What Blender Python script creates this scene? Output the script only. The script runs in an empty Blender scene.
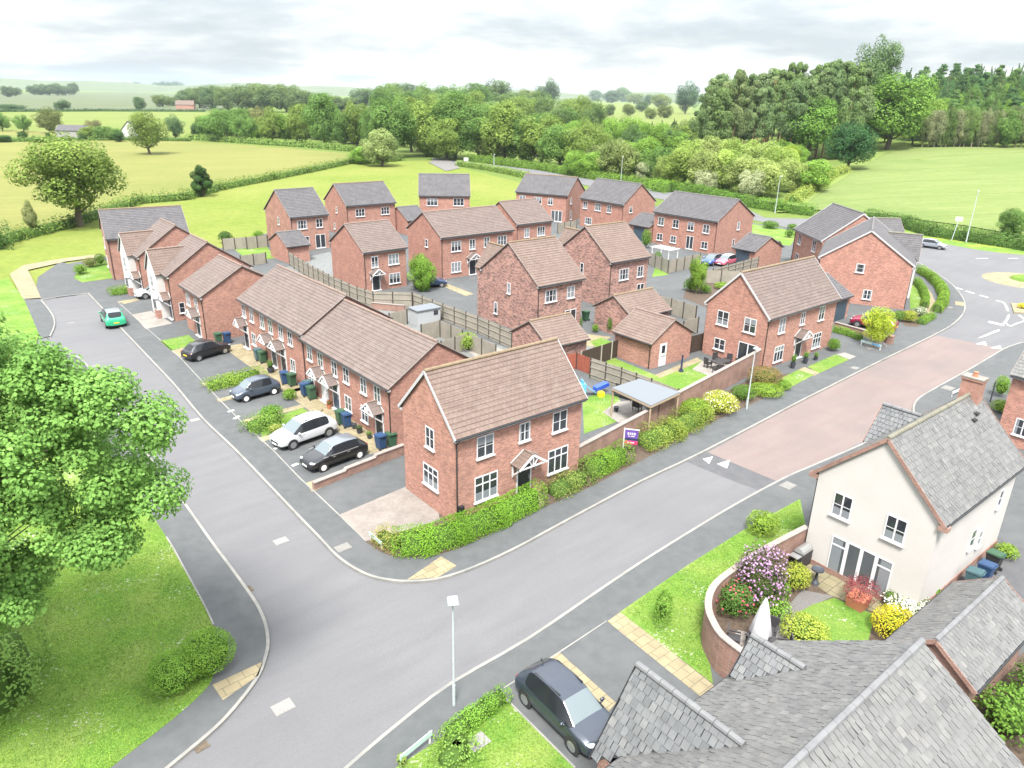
# An estate of brick houses seen from the air: everything is built in metres in world space.
EXPO, SUN_E, SKY_LO, SKY_HI, HAZE = 2.54, 1.9, 1.45, 5.9, .00005
import bpy, bmesh, math, random
import numpy as np
random.seed(7)
RNG = np.random.default_rng(11)
SC = bpy.context.scene
COL = SC.collection
R_ = math.radians

# ------------------------------------------------------------------ camera model (used as a measuring tape)
H = 22.0
FPX = 735.0
_p, _r = R_(21.5), R_(1.2)
CF = np.array([0, math.cos(_p), -math.sin(_p)])
_R0 = np.array([1.0, 0, 0]); _U0 = np.cross(_R0, CF)
CR = math.cos(_r) * _R0 + math.sin(_r) * _U0
CU = -math.sin(_r) * _R0 + math.cos(_r) * _U0

def ray(px, py):
    return CF + CR * (px - 512) / FPX - CU * (py - 384) / FPX

def at(px, py, z=0.0):
    d = ray(px, py); t = (z - H) / d[2]
    return (float(d[0] * t), float(d[1] * t))

def sstep(a, b, x):
    t = min(1.0, max(0.0, (x - a) / (b - a))); return t * t * (3 - 2 * t)

def terrain(x, y):
    """height of the land: flat round the houses, rising to a wooded hill beyond on the right"""
    if y < 60: return 0.0
    k = sstep(0.22, 0.55, x / y)
    d = math.hypot(x, y)
    pts = ((165, 0), (290, 5.5), (350, 9), (460, 24), (640, 40), (900, 46), (6000, 30))
    z = 0.0
    for (d0, z0), (d1, z1) in zip(pts, pts[1:]):
        if d0 <= d <= d1:
            z = z0 + (z1 - z0) * (d - d0) / (d1 - d0)
    return k * z

def gt(px, py):
    """where the view through a pixel meets the land"""
    z = 0.0
    for _ in range(40):
        x, y = at(px, py, z)
        z = 0.6 * z + 0.4 * terrain(x, y)
        if z > H - 1: z = H - 1
    return x, y, terrain(x, y)

def ppm(x, y, z=0.0):
    return FPX / float(np.dot(np.array([x, y, z - H]), CF))

# ------------------------------------------------------------------ materials
M = {}
def _new(name):
    m = bpy.data.materials.new(name); m.use_nodes = True
    nt = m.node_tree; b = nt.nodes['Principled BSDF']
    M[name] = m
    return m, nt, b

def _n(nt, t, **kw):
    n = nt.nodes.new(t)
    for k, v in kw.items():
        if k in n.inputs: n.inputs[k].default_value = v
        else: setattr(n, k, v)
    return n

def _ramp(nt, fac, stops):
    r = nt.nodes.new('ShaderNodeValToRGB')
    while len(r.color_ramp.elements) < len(stops): r.color_ramp.elements.new(0.5)
    for e, (p, c) in zip(r.color_ramp.elements, stops):
        e.position = p; e.color = (*c, 1)
    nt.links.new(fac, r.inputs[0]); return r.outputs[0]

def _mix(nt, fac, a, b, mode='MIX'):
    n = nt.nodes.new('ShaderNodeMix'); n.data_type = 'RGBA'; n.blend_type = mode
    for sock, v in ((n.inputs[0], fac), (n.inputs[6], a), (n.inputs[7], b)):
        if hasattr(v, 'is_output'): nt.links.new(v, sock)
        elif isinstance(v, (int, float)): sock.default_value = v
        else: sock.default_value = (*v, 1)
    return n.outputs[2]

def plain(name, c, rough=0.6, metal=0.0, spec=0.5, emit=None):
    m, nt, b = _new(name)
    b.inputs['Base Color'].default_value = (*c, 1); b.inputs['Roughness'].default_value = rough
    b.inputs['Metallic'].default_value = metal; b.inputs['Specular IOR Level'].default_value = spec
    return m

def noisy(name, c1, c2, scale=4.0, rough=0.9, bump=0.0, bscale=40.0, c3=None, s3=0.3, w3=(0.45, 0.7), spec=0.3, detail=6.0, grain=None, stretch=None, specks=None, tram=None):
    """two-tone weathered surface; c3 adds large patches, grain adds fine speckle"""
    m, nt, b = _new(name)
    tc = _n(nt, 'ShaderNodeTexCoord'); vec = tc.outputs['Object']
    if stretch:
        m1 = _n(nt, 'ShaderNodeMapping'); m1.inputs['Rotation'].default_value = (0, 0, -stretch[1]); nt.links.new(vec, m1.inputs['Vector'])
        mp = _n(nt, 'ShaderNodeMapping'); mp.inputs['Scale'].default_value = stretch[0]
        nt.links.new(m1.outputs[0], mp.inputs['Vector']); svec = mp.outputs[0]
    else: svec = vec
    n1 = _n(nt, 'ShaderNodeTexNoise', Scale=scale, Detail=detail, Roughness=0.6); nt.links.new(svec, n1.inputs['Vector'])
    col = _ramp(nt, n1.outputs['Fac'], [(0.35, c1), (0.65, c2)])
    if c3 is not None:
        n2 = _n(nt, 'ShaderNodeTexNoise', Scale=s3, Detail=4.0, Roughness=0.55); nt.links.new(vec, n2.inputs['Vector'])
        mr = _n(nt, 'ShaderNodeMapRange'); mr.inputs[1].default_value, mr.inputs[2].default_value = w3
        nt.links.new(n2.outputs['Fac'], mr.inputs[0])
        col = _mix(nt, mr.outputs[0], col, c3)
    if grain:
        n3 = _n(nt, 'ShaderNodeTexNoise', Scale=grain[0], Detail=2.0); nt.links.new(vec, n3.inputs['Vector'])
        g = _ramp(nt, n3.outputs['Fac'], [(0.3, (1 - grain[1],) * 3), (0.7, (1 + grain[1],) * 3)])
        col = _mix(nt, 1.0, col, g, 'MULTIPLY')
    if tram:        # the sprayer's wheel lines
        mt_ = _n(nt, 'ShaderNodeMapping'); mt_.inputs['Rotation'].default_value = (0, 0, -tram[0]); nt.links.new(vec, mt_.inputs['Vector'])
        wv = _n(nt, 'ShaderNodeTexNoise', Scale=.02, Detail=1.0); nt.links.new(mt_.outputs[0], wv.inputs['Vector'])
        st = _n(nt, 'ShaderNodeSeparateXYZ'); nt.links.new(mt_.outputs[0], st.inputs[0])
        wob = _n(nt, 'ShaderNodeMath', operation='MULTIPLY_ADD'); nt.links.new(wv.outputs['Fac'], wob.inputs[0]); wob.inputs[1].default_value = 14.0; nt.links.new(st.outputs[1], wob.inputs[2])
        dv = _n(nt, 'ShaderNodeMath', operation='DIVIDE'); nt.links.new(wob.outputs[0], dv.inputs[0]); dv.inputs[1].default_value = tram[1]
        fr = _n(nt, 'ShaderNodeMath', operation='FRACT'); nt.links.new(dv.outputs[0], fr.inputs[0])
        lt = _n(nt, 'ShaderNodeMath', operation='LESS_THAN'); nt.links.new(fr.outputs[0], lt.inputs[0]); lt.inputs[1].default_value = tram[2]
        ml = _n(nt, 'ShaderNodeMath', operation='MULTIPLY'); nt.links.new(lt.outputs[0], ml.inputs[0]); ml.inputs[1].default_value = .8
        col = _mix(nt, ml.outputs[0], col, tram[3])
    if specks:      # daisies and clover: small pale flowers in drifts
        n5 = _n(nt, 'ShaderNodeTexNoise', Scale=specks[1], Detail=1.0); nt.links.new(vec, n5.inputs['Vector'])
        n6 = _n(nt, 'ShaderNodeTexNoise', Scale=.5, Detail=3.0); nt.links.new(vec, n6.inputs['Vector'])
        ad = _n(nt, 'ShaderNodeMath', operation='MULTIPLY'); nt.links.new(n5.outputs['Fac'], ad.inputs[0]); nt.links.new(n6.outputs['Fac'], ad.inputs[1])
        m5 = _n(nt, 'ShaderNodeMapRange'); m5.inputs[1].default_value, m5.inputs[2].default_value = specks[2]; nt.links.new(ad.outputs[0], m5.inputs[0])
        col = _mix(nt, m5.outputs[0], col, specks[0])
    nt.links.new(col, b.inputs['Base Color'])
    b.inputs['Roughness'].default_value = rough; b.inputs['Specular IOR Level'].default_value = spec
    if bump:
        n4 = _n(nt, 'ShaderNodeTexNoise', Scale=bscale, Detail=4.0); nt.links.new(svec, n4.inputs['Vector'])
        bp = _n(nt, 'ShaderNodeBump', Strength=bump, Distance=0.05); nt.links.new(n4.outputs['Fac'], bp.inputs['Height'])
        nt.links.new(bp.outputs[0], b.inputs['Normal'])
    return m

def bricked(name, ca, cb, cm, w=0.225, h=0.075, mortar=0.01, dark=None, bias=0.0, rough=0.9, patch=0.18):
    """brickwork on upright faces: courses follow z, the run follows x + y in the object's own axes"""
    m, nt, b = _new(name)
    tc = _n(nt, 'ShaderNodeTexCoord')
    sp = _n(nt, 'ShaderNodeSeparateXYZ'); nt.links.new(tc.outputs['Object'], sp.inputs[0])
    ad = _n(nt, 'ShaderNodeMath', operation='ADD'); nt.links.new(sp.outputs[0], ad.inputs[0]); nt.links.new(sp.outputs[1], ad.inputs[1])
    cb_ = _n(nt, 'ShaderNodeCombineXYZ'); nt.links.new(ad.outputs[0], cb_.inputs[0]); nt.links.new(sp.outputs[2], cb_.inputs[1])
    br = _n(nt, 'ShaderNodeTexBrick'); nt.links.new(cb_.outputs[0], br.inputs['Vector'])
    br.inputs['Color1'].default_value = (*ca, 1); br.inputs['Color2'].default_value = (*cb, 1); br.inputs['Mortar'].default_value = (*cm, 1)
    br.inputs['Scale'].default_value = 1.0; br.inputs['Mortar Size'].default_value = mortar; br.inputs['Mortar Smooth'].default_value = 0.3
    br.inputs['Brick Width'].default_value = w; br.inputs['Row Height'].default_value = h; br.inputs['Bias'].default_value = bias
    col = br.outputs['Color']
    if dark is not None:
        b2 = _n(nt, 'ShaderNodeTexBrick'); nt.links.new(cb_.outputs[0], b2.inputs['Vector'])
        b2.inputs['Color1'].default_value = (0, 0, 0, 1); b2.inputs['Color2'].default_value = (1, 1, 1, 1); b2.inputs['Mortar'].default_value = (0, 0, 0, 1)
        b2.inputs['Scale'].default_value = 1.0; b2.inputs['Brick Width'].default_value = w; b2.inputs['Row Height'].default_value = h
        b2.inputs['Mortar Size'].default_value = mortar; b2.offset = 0.5
        wn = _n(nt, 'ShaderNodeTexNoise', Scale=2.6, Detail=3.0); nt.links.new(cb_.outputs[0], wn.inputs['Vector'])
        mu = _n(nt, 'ShaderNodeMath', operation='MULTIPLY'); nt.links.new(b2.outputs['Color'], mu.inputs[0]); nt.links.new(wn.outputs['Fac'], mu.inputs[1])
        mr = _n(nt, 'ShaderNodeMapRange'); mr.inputs[1].default_value = 0.2; mr.inputs[2].default_value = 0.55; nt.links.new(mu.outputs[0], mr.inputs[0])
        col = _mix(nt, mr.outputs[0], col, dark)
    nz = _n(nt, 'ShaderNodeTexNoise', Scale=1.3, Detail=5.0); nt.links.new(tc.outputs['Object'], nz.inputs['Vector'])
    g = _ramp(nt, nz.outputs['Fac'], [(0.3, (1 - patch,) * 3), (0.7, (1 + patch,) * 3)])
    col = _mix(nt, 1.0, col, g, 'MULTIPLY')
    nt.links.new(col, b.inputs['Base Color']); b.inputs['Roughness'].default_value = rough; b.inputs['Specular IOR Level'].default_value = 0.25
    bp = _n(nt, 'ShaderNodeBump', Strength=0.35, Distance=0.01); nt.links.new(br.outputs['Fac'], bp.inputs['Height']); bp.invert = True
    nt.links.new(bp.outputs[0], b.inputs['Normal'])
    return m

def flagged(name, ca, cb, cm, w, h, rot, mortar=0.02, rough=.9):
    """paving laid flat, its joints turned to the line of the street"""
    m, nt, b = _new(name); tc = _n(nt, 'ShaderNodeTexCoord'); mp = _n(nt, 'ShaderNodeMapping'); mp.inputs['Rotation'].default_value = (0, 0, -rot)
    nt.links.new(tc.outputs['Object'], mp.inputs['Vector'])
    br = _n(nt, 'ShaderNodeTexBrick'); nt.links.new(mp.outputs[0], br.inputs['Vector'])
    br.inputs['Color1'].default_value = (*ca, 1); br.inputs['Color2'].default_value = (*cb, 1); br.inputs['Mortar'].default_value = (*cm, 1)
    br.inputs['Scale'].default_value = 1.0; br.inputs['Brick Width'].default_value = w; br.inputs['Row Height'].default_value = h; br.inputs['Mortar Size'].default_value = mortar; br.inputs['Mortar Smooth'].default_value = .3
    nz = _n(nt, 'ShaderNodeTexNoise', Scale=1.1, Detail=6.0, Roughness=.6); nt.links.new(tc.outputs['Object'], nz.inputs['Vector'])
    g = _ramp(nt, nz.outputs['Fac'], [(.3, (.82,) * 3), (.7, (1.14,) * 3)])
    nt.links.new(_mix(nt, 1.0, br.outputs['Color'], g, 'MULTIPLY'), b.inputs['Base Color']); b.inputs['Roughness'].default_value = rough; b.inputs['Specular IOR Level'].default_value = .25
    return m

def tiled(name, ca, cb, cm, w=0.3, h=0.28, moss=None, rough=0.85, patch=0.12, mw=(0.55, 0.75)):
    """roof tiles: uses the UV map of the roof meshes, u along the eaves and v up the slope, both in metres"""
    m, nt, b = _new(name)
    tc = _n(nt, 'ShaderNodeTexCoord'); uv = tc.outputs['UV']
    br = _n(nt, 'ShaderNodeTexBrick'); nt.links.new(uv, br.inputs['Vector'])
    br.inputs['Color1'].default_value = (*ca, 1); br.inputs['Color2'].default_value = (*cb, 1); br.inputs['Mortar'].default_value = (*cm, 1)
    br.inputs['Scale'].default_value = 1.0; br.inputs['Mortar Size'].default_value = 0.012; br.inputs['Brick Width'].default_value = w
    br.inputs['Row Height'].default_value = h; br.inputs['Mortar Smooth'].default_value = 0.2
    nz = _n(nt, 'ShaderNodeTexNoise', Scale=0.9, Detail=6.0, Roughness=0.6); nt.links.new(tc.outputs['Object'], nz.inputs['Vector'])
    g = _ramp(nt, nz.outputs['Fac'], [(0.3, (1 - patch,) * 3), (0.7, (1 + patch,) * 3)])
    col = _mix(nt, 1.0, br.outputs['Color'], g, 'MULTIPLY')
    if moss is not None:
        n2 = _n(nt, 'ShaderNodeTexNoise', Scale=1.7, Detail=8.0, Roughness=0.7); nt.links.new(tc.outputs['Object'], n2.inputs['Vector'])
        mr = _n(nt, 'ShaderNodeMapRange'); mr.inputs[1].default_value, mr.inputs[2].default_value = mw; nt.links.new(n2.outputs['Fac'], mr.inputs[0])
        col = _mix(nt, mr.outputs[0], col, moss)
    nt.links.new(col, b.inputs['Base Color']); b.inputs['Roughness'].default_value = rough; b.inputs['Specular IOR Level'].default_value = 0.3
    return m

def varied(name, stops, rough=0.8, spec=0.3, objcol=False, transl=0.0, noise=None):
    """colour by the per-piece number stored in the mesh (each slate or leaf has its own tone)"""
    m, nt, b = _new(name)
    a = _n(nt, 'ShaderNodeAttribute', attribute_name='lv')
    col = _ramp(nt, a.outputs['Fac'], stops)
    tc = _n(nt, 'ShaderNodeTexCoord')
    if objcol:
        oi = _n(nt, 'ShaderNodeObjectInfo'); col = _mix(nt, 1.0, oi.outputs['Color'], col, 'MULTIPLY')
    if noise:
        nz = _n(nt, 'ShaderNodeTexNoise', Scale=noise[0], Detail=6.0, Roughness=0.65); nt.links.new(tc.outputs['Object'], nz.inputs['Vector'])
        g = _ramp(nt, nz.outputs['Fac'], [(0.3, (1 - noise[1],) * 3), (0.7, (1 + noise[1],) * 3)])
        col = _mix(nt, 1.0, col, g, 'MULTIPLY')
    nt.links.new(col, b.inputs['Base Color']); b.inputs['Roughness'].default_value = rough; b.inputs['Specular IOR Level'].default_value = spec
    if transl:
        tr = _n(nt, 'ShaderNodeBsdfTranslucent'); nt.links.new(col, tr.inputs[0])
        ms = _n(nt, 'ShaderNodeMixShader'); ms.inputs[0].default_value = transl
        nt.links.new(b.outputs[0], ms.inputs[1]); nt.links.new(tr.outputs[0], ms.inputs[2])
        nt.links.new(ms.outputs[0], nt.nodes['Material Output'].inputs[0])
    return m

# ------------------------------------------------------------------ mesh builder
class MB:
    def __init__(s): s.v = []; s.f = []; s.m = []; s.uv = {}; s.lv = None
    def add(s, vs, fs, mi=0, uv=None, lv=None):
        o = len(s.v); s.v += [tuple(map(float, p)) for p in vs]
        for f in fs:
            if uv is not None: s.uv[len(s.f)] = [uv[i] for i in f]
            s.f.append(tuple(o + i for i in f)); s.m.append(mi)
        if lv is not None:
            if s.lv is None: s.lv = {}
            for i in range(len(vs)): s.lv[o + i] = lv
        return s
    def box(s, c, d, rz=0.0, mi=0, taper=1.0):
        cs, sn = math.cos(rz), math.sin(rz); vs = []
        for z in (-1, 1):
            k = taper if z > 0 else 1.0
            for x, y in ((-1, -1), (1, -1), (1, 1), (-1, 1)):
                a, b = x * d[0] / 2 * k, y * d[1] / 2 * k
                vs.append((c[0] + a * cs - b * sn, c[1] + a * sn + b * cs, c[2] + z * d[2] / 2))
        return s.add(vs, [(3, 2, 1, 0), (4, 5, 6, 7), (0, 1, 5, 4), (1, 2, 6, 5), (2, 3, 7, 6), (3, 0, 4, 7)], mi)
    def beam(s, p0, p1, w, h, mi=0, up=(0, 0, 1)):
        p0, p1 = np.array(p0, float), np.array(p1, float); d = p1 - p0; d /= np.linalg.norm(d) + 1e-9
        u = np.array(up, float); r = np.cross(d, u)
        if np.linalg.norm(r) < 1e-6: r = np.array([1.0, 0, 0])
        r /= np.linalg.norm(r); u = np.cross(r, d); vs = []
        for p in (p0, p1):
            for a, b in ((-1, -1), (1, -1), (1, 1), (-1, 1)): vs.append(p + r * a * w / 2 + u * b * h / 2)
        return s.add(vs, [(3, 2, 1, 0), (4, 5, 6, 7), (0, 1, 5, 4), (1, 2, 6, 5), (2, 3, 7, 6), (3, 0, 4, 7)], mi)
    def cyl(s, p0, p1, r0, r1=None, n=10, mi=0, caps=True):
        r1 = r0 if r1 is None else r1
        p0, p1 = np.array(p0, float), np.array(p1, float); d = p1 - p0; d /= np.linalg.norm(d) + 1e-9
        a = np.array([0, 0, 1.0]) if abs(d[2]) < 0.9 else np.array([1.0, 0, 0])
        x = np.cross(d, a); x /= np.linalg.norm(x); y = np.cross(d, x); vs = []
        for p, r in ((p0, r0), (p1, r1)):
            for i in range(n):
                t = 2 * math.pi * i / n; vs.append(p + (x * math.cos(t) + y * math.sin(t)) * r)
        fs = [(i, (i + 1) % n, n + (i + 1) % n, n + i) for i in range(n)]
        if caps: fs += [tuple(range(n))[::-1], tuple(range(n, 2 * n))]
        return s.add(vs, fs, mi)
    def ball(s, c, r, nu=10, nv=7, mi=0, jit=0.0):
        vs = []; fs = []
        for j in range(nv + 1):
            t = math.pi * j / nv
            for i in range(nu):
                a = 2 * math.pi * i / nu; k = 1 + random.uniform(-jit, jit)
                vs.append((c[0] + r[0] * k * math.sin(t) * math.cos(a), c[1] + r[1] * k * math.sin(t) * math.sin(a), c[2] + r[2] * k * math.cos(t)))
        for j in range(nv):
            for i in range(nu): fs.append((j * nu + i, (j + 1) * nu + i, (j + 1) * nu + (i + 1) % nu, j * nu + (i + 1) % nu))
        return s.add(vs, fs, mi)
    def lathe(s, prof, c=(0, 0, 0), n=14, mi=0):
        vs = []; fs = []
        for r, z in prof:
            for i in range(n):
                a = 2 * math.pi * i / n; vs.append((c[0] + r * math.cos(a), c[1] + r * math.sin(a), c[2] + z))
        for j in range(len(prof) - 1):
            for i in range(n): fs.append((j * n + i, j * n + (i + 1) % n, (j + 1) * n + (i + 1) % n, (j + 1) * n + i))
        fs.append(tuple(range(n))[::-1]); fs.append(tuple(range((len(prof) - 1) * n, len(prof) * n)))
        return s.add(vs, fs, mi)
    def prism(s, pts, z0, z1, mi=0, bottom=False):
        n = len(pts); a = sum(pts[i][0] * pts[(i + 1) % n][1] - pts[(i + 1) % n][0] * pts[i][1] for i in range(n))
        if a < 0: pts = pts[::-1]
        vs = [(p[0], p[1], z0) for p in pts] + [(p[0], p[1], z1) for p in pts]
        fs = [tuple(range(n, 2 * n))] + [(i, (i + 1) % n, n + (i + 1) % n, n + i) for i in range(n)]
        if bottom: fs.append(tuple(range(n))[::-1])
        return s.add(vs, fs, mi)
    def mesh(s, name, mats, smooth=False, recalc=True):
        me = bpy.data.meshes.new(name); me.from_pydata(s.v, [], s.f)
        for m in (mats if isinstance(mats, (list, tuple)) else [mats]): me.materials.append(M[m] if isinstance(m, str) else m)
        me.polygons.foreach_set('material_index', s.m)
        if s.uv:
            ul = me.uv_layers.new(name='UVMap')
            for fi, uvs in s.uv.items():
                for li, u in zip(me.polygons[fi].loop_indices, uvs): ul.data[li].uv = u
        if s.lv is not None:
            at_ = me.attributes.new('lv', 'FLOAT', 'POINT')
            at_.data.foreach_set('value', [s.lv.get(i, 0.5) for i in range(len(s.v))])
        if smooth: me.polygons.foreach_set('use_smooth', [True] * len(s.f))
        if recalc:
            bm = bmesh.new(); bm.from_mesh(me)
            if any(len(f.verts) > 4 for f in bm.faces): bmesh.ops.triangulate(bm, faces=[f for f in bm.faces if len(f.verts) > 4])
            bmesh.ops.recalc_face_normals(bm, faces=bm.faces); bm.to_mesh(me); bm.free()
        me.update(); return me
    def build(s, name, mats, parent=None, loc=None, rz=0.0, smooth=False, recalc=True):
        return link(name, s.mesh(name, mats, smooth, recalc), parent, loc, rz)

def link(name, me, parent=None, loc=None, rz=0.0):
    o = bpy.data.objects.new(name, me); COL.objects.link(o)
    if parent is not None: o.parent = parent
    if loc is not None: o.location = loc
    if rz: o.rotation_euler = (0, 0, rz)
    return o

def tag(o, label=None, cat=None, group=None, kind=None):
    if label: o['label'] = label
    if cat: o['category'] = cat
    if group: o['group'] = group
    if kind: o['kind'] = kind
    return o

def thing(name, loc, rz=0.0, label=None, cat=None, group=None):
    o = bpy.data.objects.new(name, None); COL.objects.link(o); o.empty_display_size = 0.3
    o.location = loc; o.rotation_euler = (0, 0, rz); return tag(o, label, cat, group)

def copy_tree(o, parent=None):
    c = o.copy(); COL.objects.link(c)
    if parent is not None: c.parent = parent
    for ch in list(o.children): copy_tree(ch, c)
    return c
# ------------------------------------------------------------------ the palette
noisy('asphalt', (.099, .099, .104), (.111, .111, .115), .8, .9, .1, 60, c3=(.092, .092, .098), s3=.12, w3=(.45, .78), grain=(26, .09), stretch=((.22, 1.2, 1), R_(40)))
noisy('asphalt_path', (.062, .066, .068), (.076, .08, .082), 1.6, .92, .12, 60, c3=(.086, .088, .09), s3=.35, w3=(.5, .75), grain=(35, .12))
noisy('asphalt_patch', (.066, .067, .071), (.08, .08, .084), 2.0, .9, .1, 60, grain=(35, .1))
noisy('red_tarmac', (.134, .104, .097), (.148, .117, .11), .8, .92, .1, 60, c3=(.12, .1, .096), s3=.2, w3=(.45, .7), grain=(26, .1), stretch=((.22, 1.4, 1), R_(40)))
noisy('kerb_stone', (0.175, 0.171, 0.157), (0.221, 0.213, 0.196), 3.0, .9, .1, 40, c3=(0.140, 0.140, 0.133), s3=.6)
flagged('buff_paving', (0.221, 0.189, 0.117), (0.189, 0.159, 0.099), (0.117, 0.101, 0.068), .62, .46, R_(40))
flagged('buff_flags', (0.180, 0.156, 0.096), (0.150, 0.134, 0.084), (0.084, 0.074, 0.050), .6, .6, R_(40), .025)
flagged('pale_setts', (.205, .182, .165), (.172, .15, .135), (.125, .112, .1), .21, .105, R_(40), .01)
noisy('patio_stone', (0.180, 0.166, 0.150), (0.222, 0.206, 0.188), 2.5, .9, .1, 20, c3=(0.156, 0.142, 0.126), s3=.8)
noisy('grey_slabs', (.105, .112, .112), (.14, .146, .142), 2.0, .9, .1, 20)
noisy('gravel', (.095, .09, .088), (.145, .137, .13), 14, .95, .5, 60)
noisy('soil', (.05, .036, .026), (.085, .062, .045), 5, .95, .4, 20)
noisy('white_line', (0.330, 0.330, 0.323), (0.450, 0.450, 0.435), 5, .8, grain=(25, .12))
noisy('lawn', (0.068, 0.144, 0.022), (0.107, 0.185, 0.032), 2.6, .95, .6, 55, c3=(.15, .2, .048), s3=.4, w3=(.42, .7), spec=.1, grain=(16, .25), detail=8, specks=((.3, .32, .24), 7.0, (.36, .44)))
noisy('verge_grass', (0.074, 0.147, 0.026), (0.126, 0.189, 0.037), 1.3, .95, .8, 30, c3=(0.210, 0.247, 0.042), s3=.22, w3=(.45, .68), spec=.1, grain=(9, .28), detail=8)
noisy('meadow', (.098, .135, .027), (.128, .157, .033), .5, .97, .5, 6, c3=(.15, .165, .045), s3=.035, w3=(.4, .7), spec=.05, grain=(1.5, .1))
noisy('barley', (.128, .135, .042), (.152, .15, .052), .25, .97, .3, 4, c3=(.112, .128, .038), s3=.02, w3=(.45, .7), spec=.05, grain=(.7, .06), stretch=((.12, 1, 1), R_(25)), tram=(R_(28), 24.0, .035, (.105, .118, .034)))
noisy('wheat', (.108, .145, .046), (.132, .16, .058), .3, .97, .3, 4, c3=(.092, .13, .04), s3=.02, w3=(.5, .72), spec=.05, grain=(.7, .06), stretch=((.14, 1, 1), R_(12)), tram=(R_(14), 22.0, .035, (.088, .122, .038)))
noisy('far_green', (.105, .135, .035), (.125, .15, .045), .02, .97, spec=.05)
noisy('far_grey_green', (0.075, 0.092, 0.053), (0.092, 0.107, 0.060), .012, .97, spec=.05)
noisy('rough_grass', (.105, .155, .035), (.145, .175, .055), .8, .97, .6, 8, spec=.05, grain=(2, .2))
noisy('track_line', (.135, .18, .06), (.145, .19, .064), .5, .97, spec=.05)
noisy('land', (.078, .118, .028), (.105, .138, .035), .06, .97, spec=.05, grain=(.6, .1))
bricked('brick_orange', (.36, .172, .127), (.225, .094, .07), (.32, .235, .195), dark=(.2, .088, .07), patch=.1)
bricked('brick_pink', (.3, .15, .115), (.23, .108, .083), (.29, .21, .17))
bricked('brick_mixed', (.33, .19, .155), (.22, .11, .09), (.26, .2, .17), .3, .11, dark=(.1, .066, .064), patch=.14)
bricked('brick_wall', (.235, .13, .105), (.175, .092, .074), (.24, .19, .155))
tiled('tile_red', (.138, .1, .084), (.118, .085, .071), (.07, .05, .043), .3, .28, moss=(.155, .122, .106), mw=(.5, .78), patch=.09)
tiled('tile_brown', (.124, .096, .086), (.106, .082, .074), (.066, .051, .046), .3, .28, moss=(.142, .119, .109), mw=(.5, .78), patch=.09)
tiled('tile_grey', (0.087, 0.084, 0.087), (0.070, 0.067, 0.072), (0.043, 0.041, 0.044), .3, .3, moss=(0.095, 0.089, 0.084), mw=(.55, .8))
varied('slate', [(0, (0.074, 0.074, 0.074)), (.35, (0.096, 0.096, 0.095)), (.7, (0.108, 0.107, 0.104)), (1, (0.130, 0.126, 0.120))], .5, .5, noise=(2.2, .2))
varied('slate_dark', [(0, (0.067, 0.071, 0.074)), (.4, (0.088, 0.091, 0.095)), (.8, (0.103, 0.106, 0.107)), (1, (0.125, 0.124, 0.120))], .5, .5, noise=(2.5, .2))
noisy('ridge_red', (.15, .105, .088), (.18, .135, .115), 3, .9)
noisy('ridge_gold', (.17, .132, .085), (.145, .105, .07), 2, .9)
noisy('ridge_grey', (.1, .098, .098), (.13, .127, .124), 3, .9)
noisy('ridge_slate', (.108, .11, .114), (.14, .142, .146), 2, .8)
noisy('ridge_moss', (.115, .11, .088), (.15, .142, .108), 2, .9)
noisy('mortar', (0.188, 0.156, 0.141), (0.231, 0.198, 0.181), 3, .9)
noisy('render_cream', (.385, .368, .35), (.41, .393, .375), .8, .9, .05, 60)
noisy('render_white', (.42, .41, .4), (.46, .45, .435), .8, .9, .05, 60)
plain('upvc', (.5, .5, .51), .35)
plain('fascia_white', (.36, .36, .365), .4)
plain('black_plastic', (.018, .018, .02), .4)
plain('glass', (.022, .026, .032), .06, 0, .8)
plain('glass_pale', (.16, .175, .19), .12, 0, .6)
plain('door_black', (.02, .022, .026), .4)
plain('door_blue', (.03, .05, .075), .4)
plain('door_red', (.09, .02, .022), .4)
plain('garage_blue', (.035, .055, .075), .45)
plain('steel', (.4, .41, .41), .35, .7)
noisy('galvanised', (.3, .35, .35), (.38, .42, .42), 6, .5)
noisy('fence_pale', (0.204, 0.182, 0.150), (0.258, 0.236, 0.198), 3, .95, .2, 30, stretch=((8, 8, .6), 0), c3=(0.174, 0.168, 0.138), s3=.7)
noisy('fence_post', (.03, .025, .02), (.05, .042, .034), 4, .95)
noisy('fence_dark', (.035, .024, .018), (.055, .038, .028), 4, .9, .2, 20, stretch=((.6, .6, 9), 0))
noisy('fence_red', (.2, .06, .04), (.26, .08, .05), 4, .9)
noisy('fence_grey', (.2, .2, .19), (.26, .25, .24), 3, .95)
noisy('timber', (.24, .18, .12), (.3, .23, .16), 5, .9)
noisy('bark', (.07, .055, .04), (.12, .095, .07), 6, .95, .5, 20, stretch=((1, 1, .2), 0))
noisy('bark_pale', (.2, .165, .12), (.27, .23, .18), 6, .95)
noisy('bark_pine', (.17, .095, .055), (.22, .13, .08), 5, .95)
varied('leaf', [(0, (.72, .85, .6)), (.5, (1.45, 1.55, 1.2)), (1, (2.05, 2.1, 1.7))], .7, .12, objcol=True, transl=.38)
plain('flat_roof', (.115, .128, .142), .7)
plain('shed_white', (.3, .31, .32), .6)
plain('parasol_cloth', (.45, .45, .46), .8)
plain('rattan', (.028, .026, .028), .7)
plain('bin_blue', (.02, .05, .115), .5)
plain('bin_green', (.028, .075, .04), .5)
plain('bin_black', (.02, .022, .022), .5)
plain('bin_teal', (.04, .085, .095), .5)
plain('rubber', (.016, .016, .017), .8)
plain('rim', (.42, .43, .44), .3, .8)
plain('rim_white', (.6, .6, .6), .35)
plain('red_lens', (.3, .012, .012), .2)
plain('lamp_lens', (.3, .32, .34), .12)
plain('plate_yellow', (.6, .4, .03), .5)
plain('plate_white', (.7, .7, .68), .5)
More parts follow.
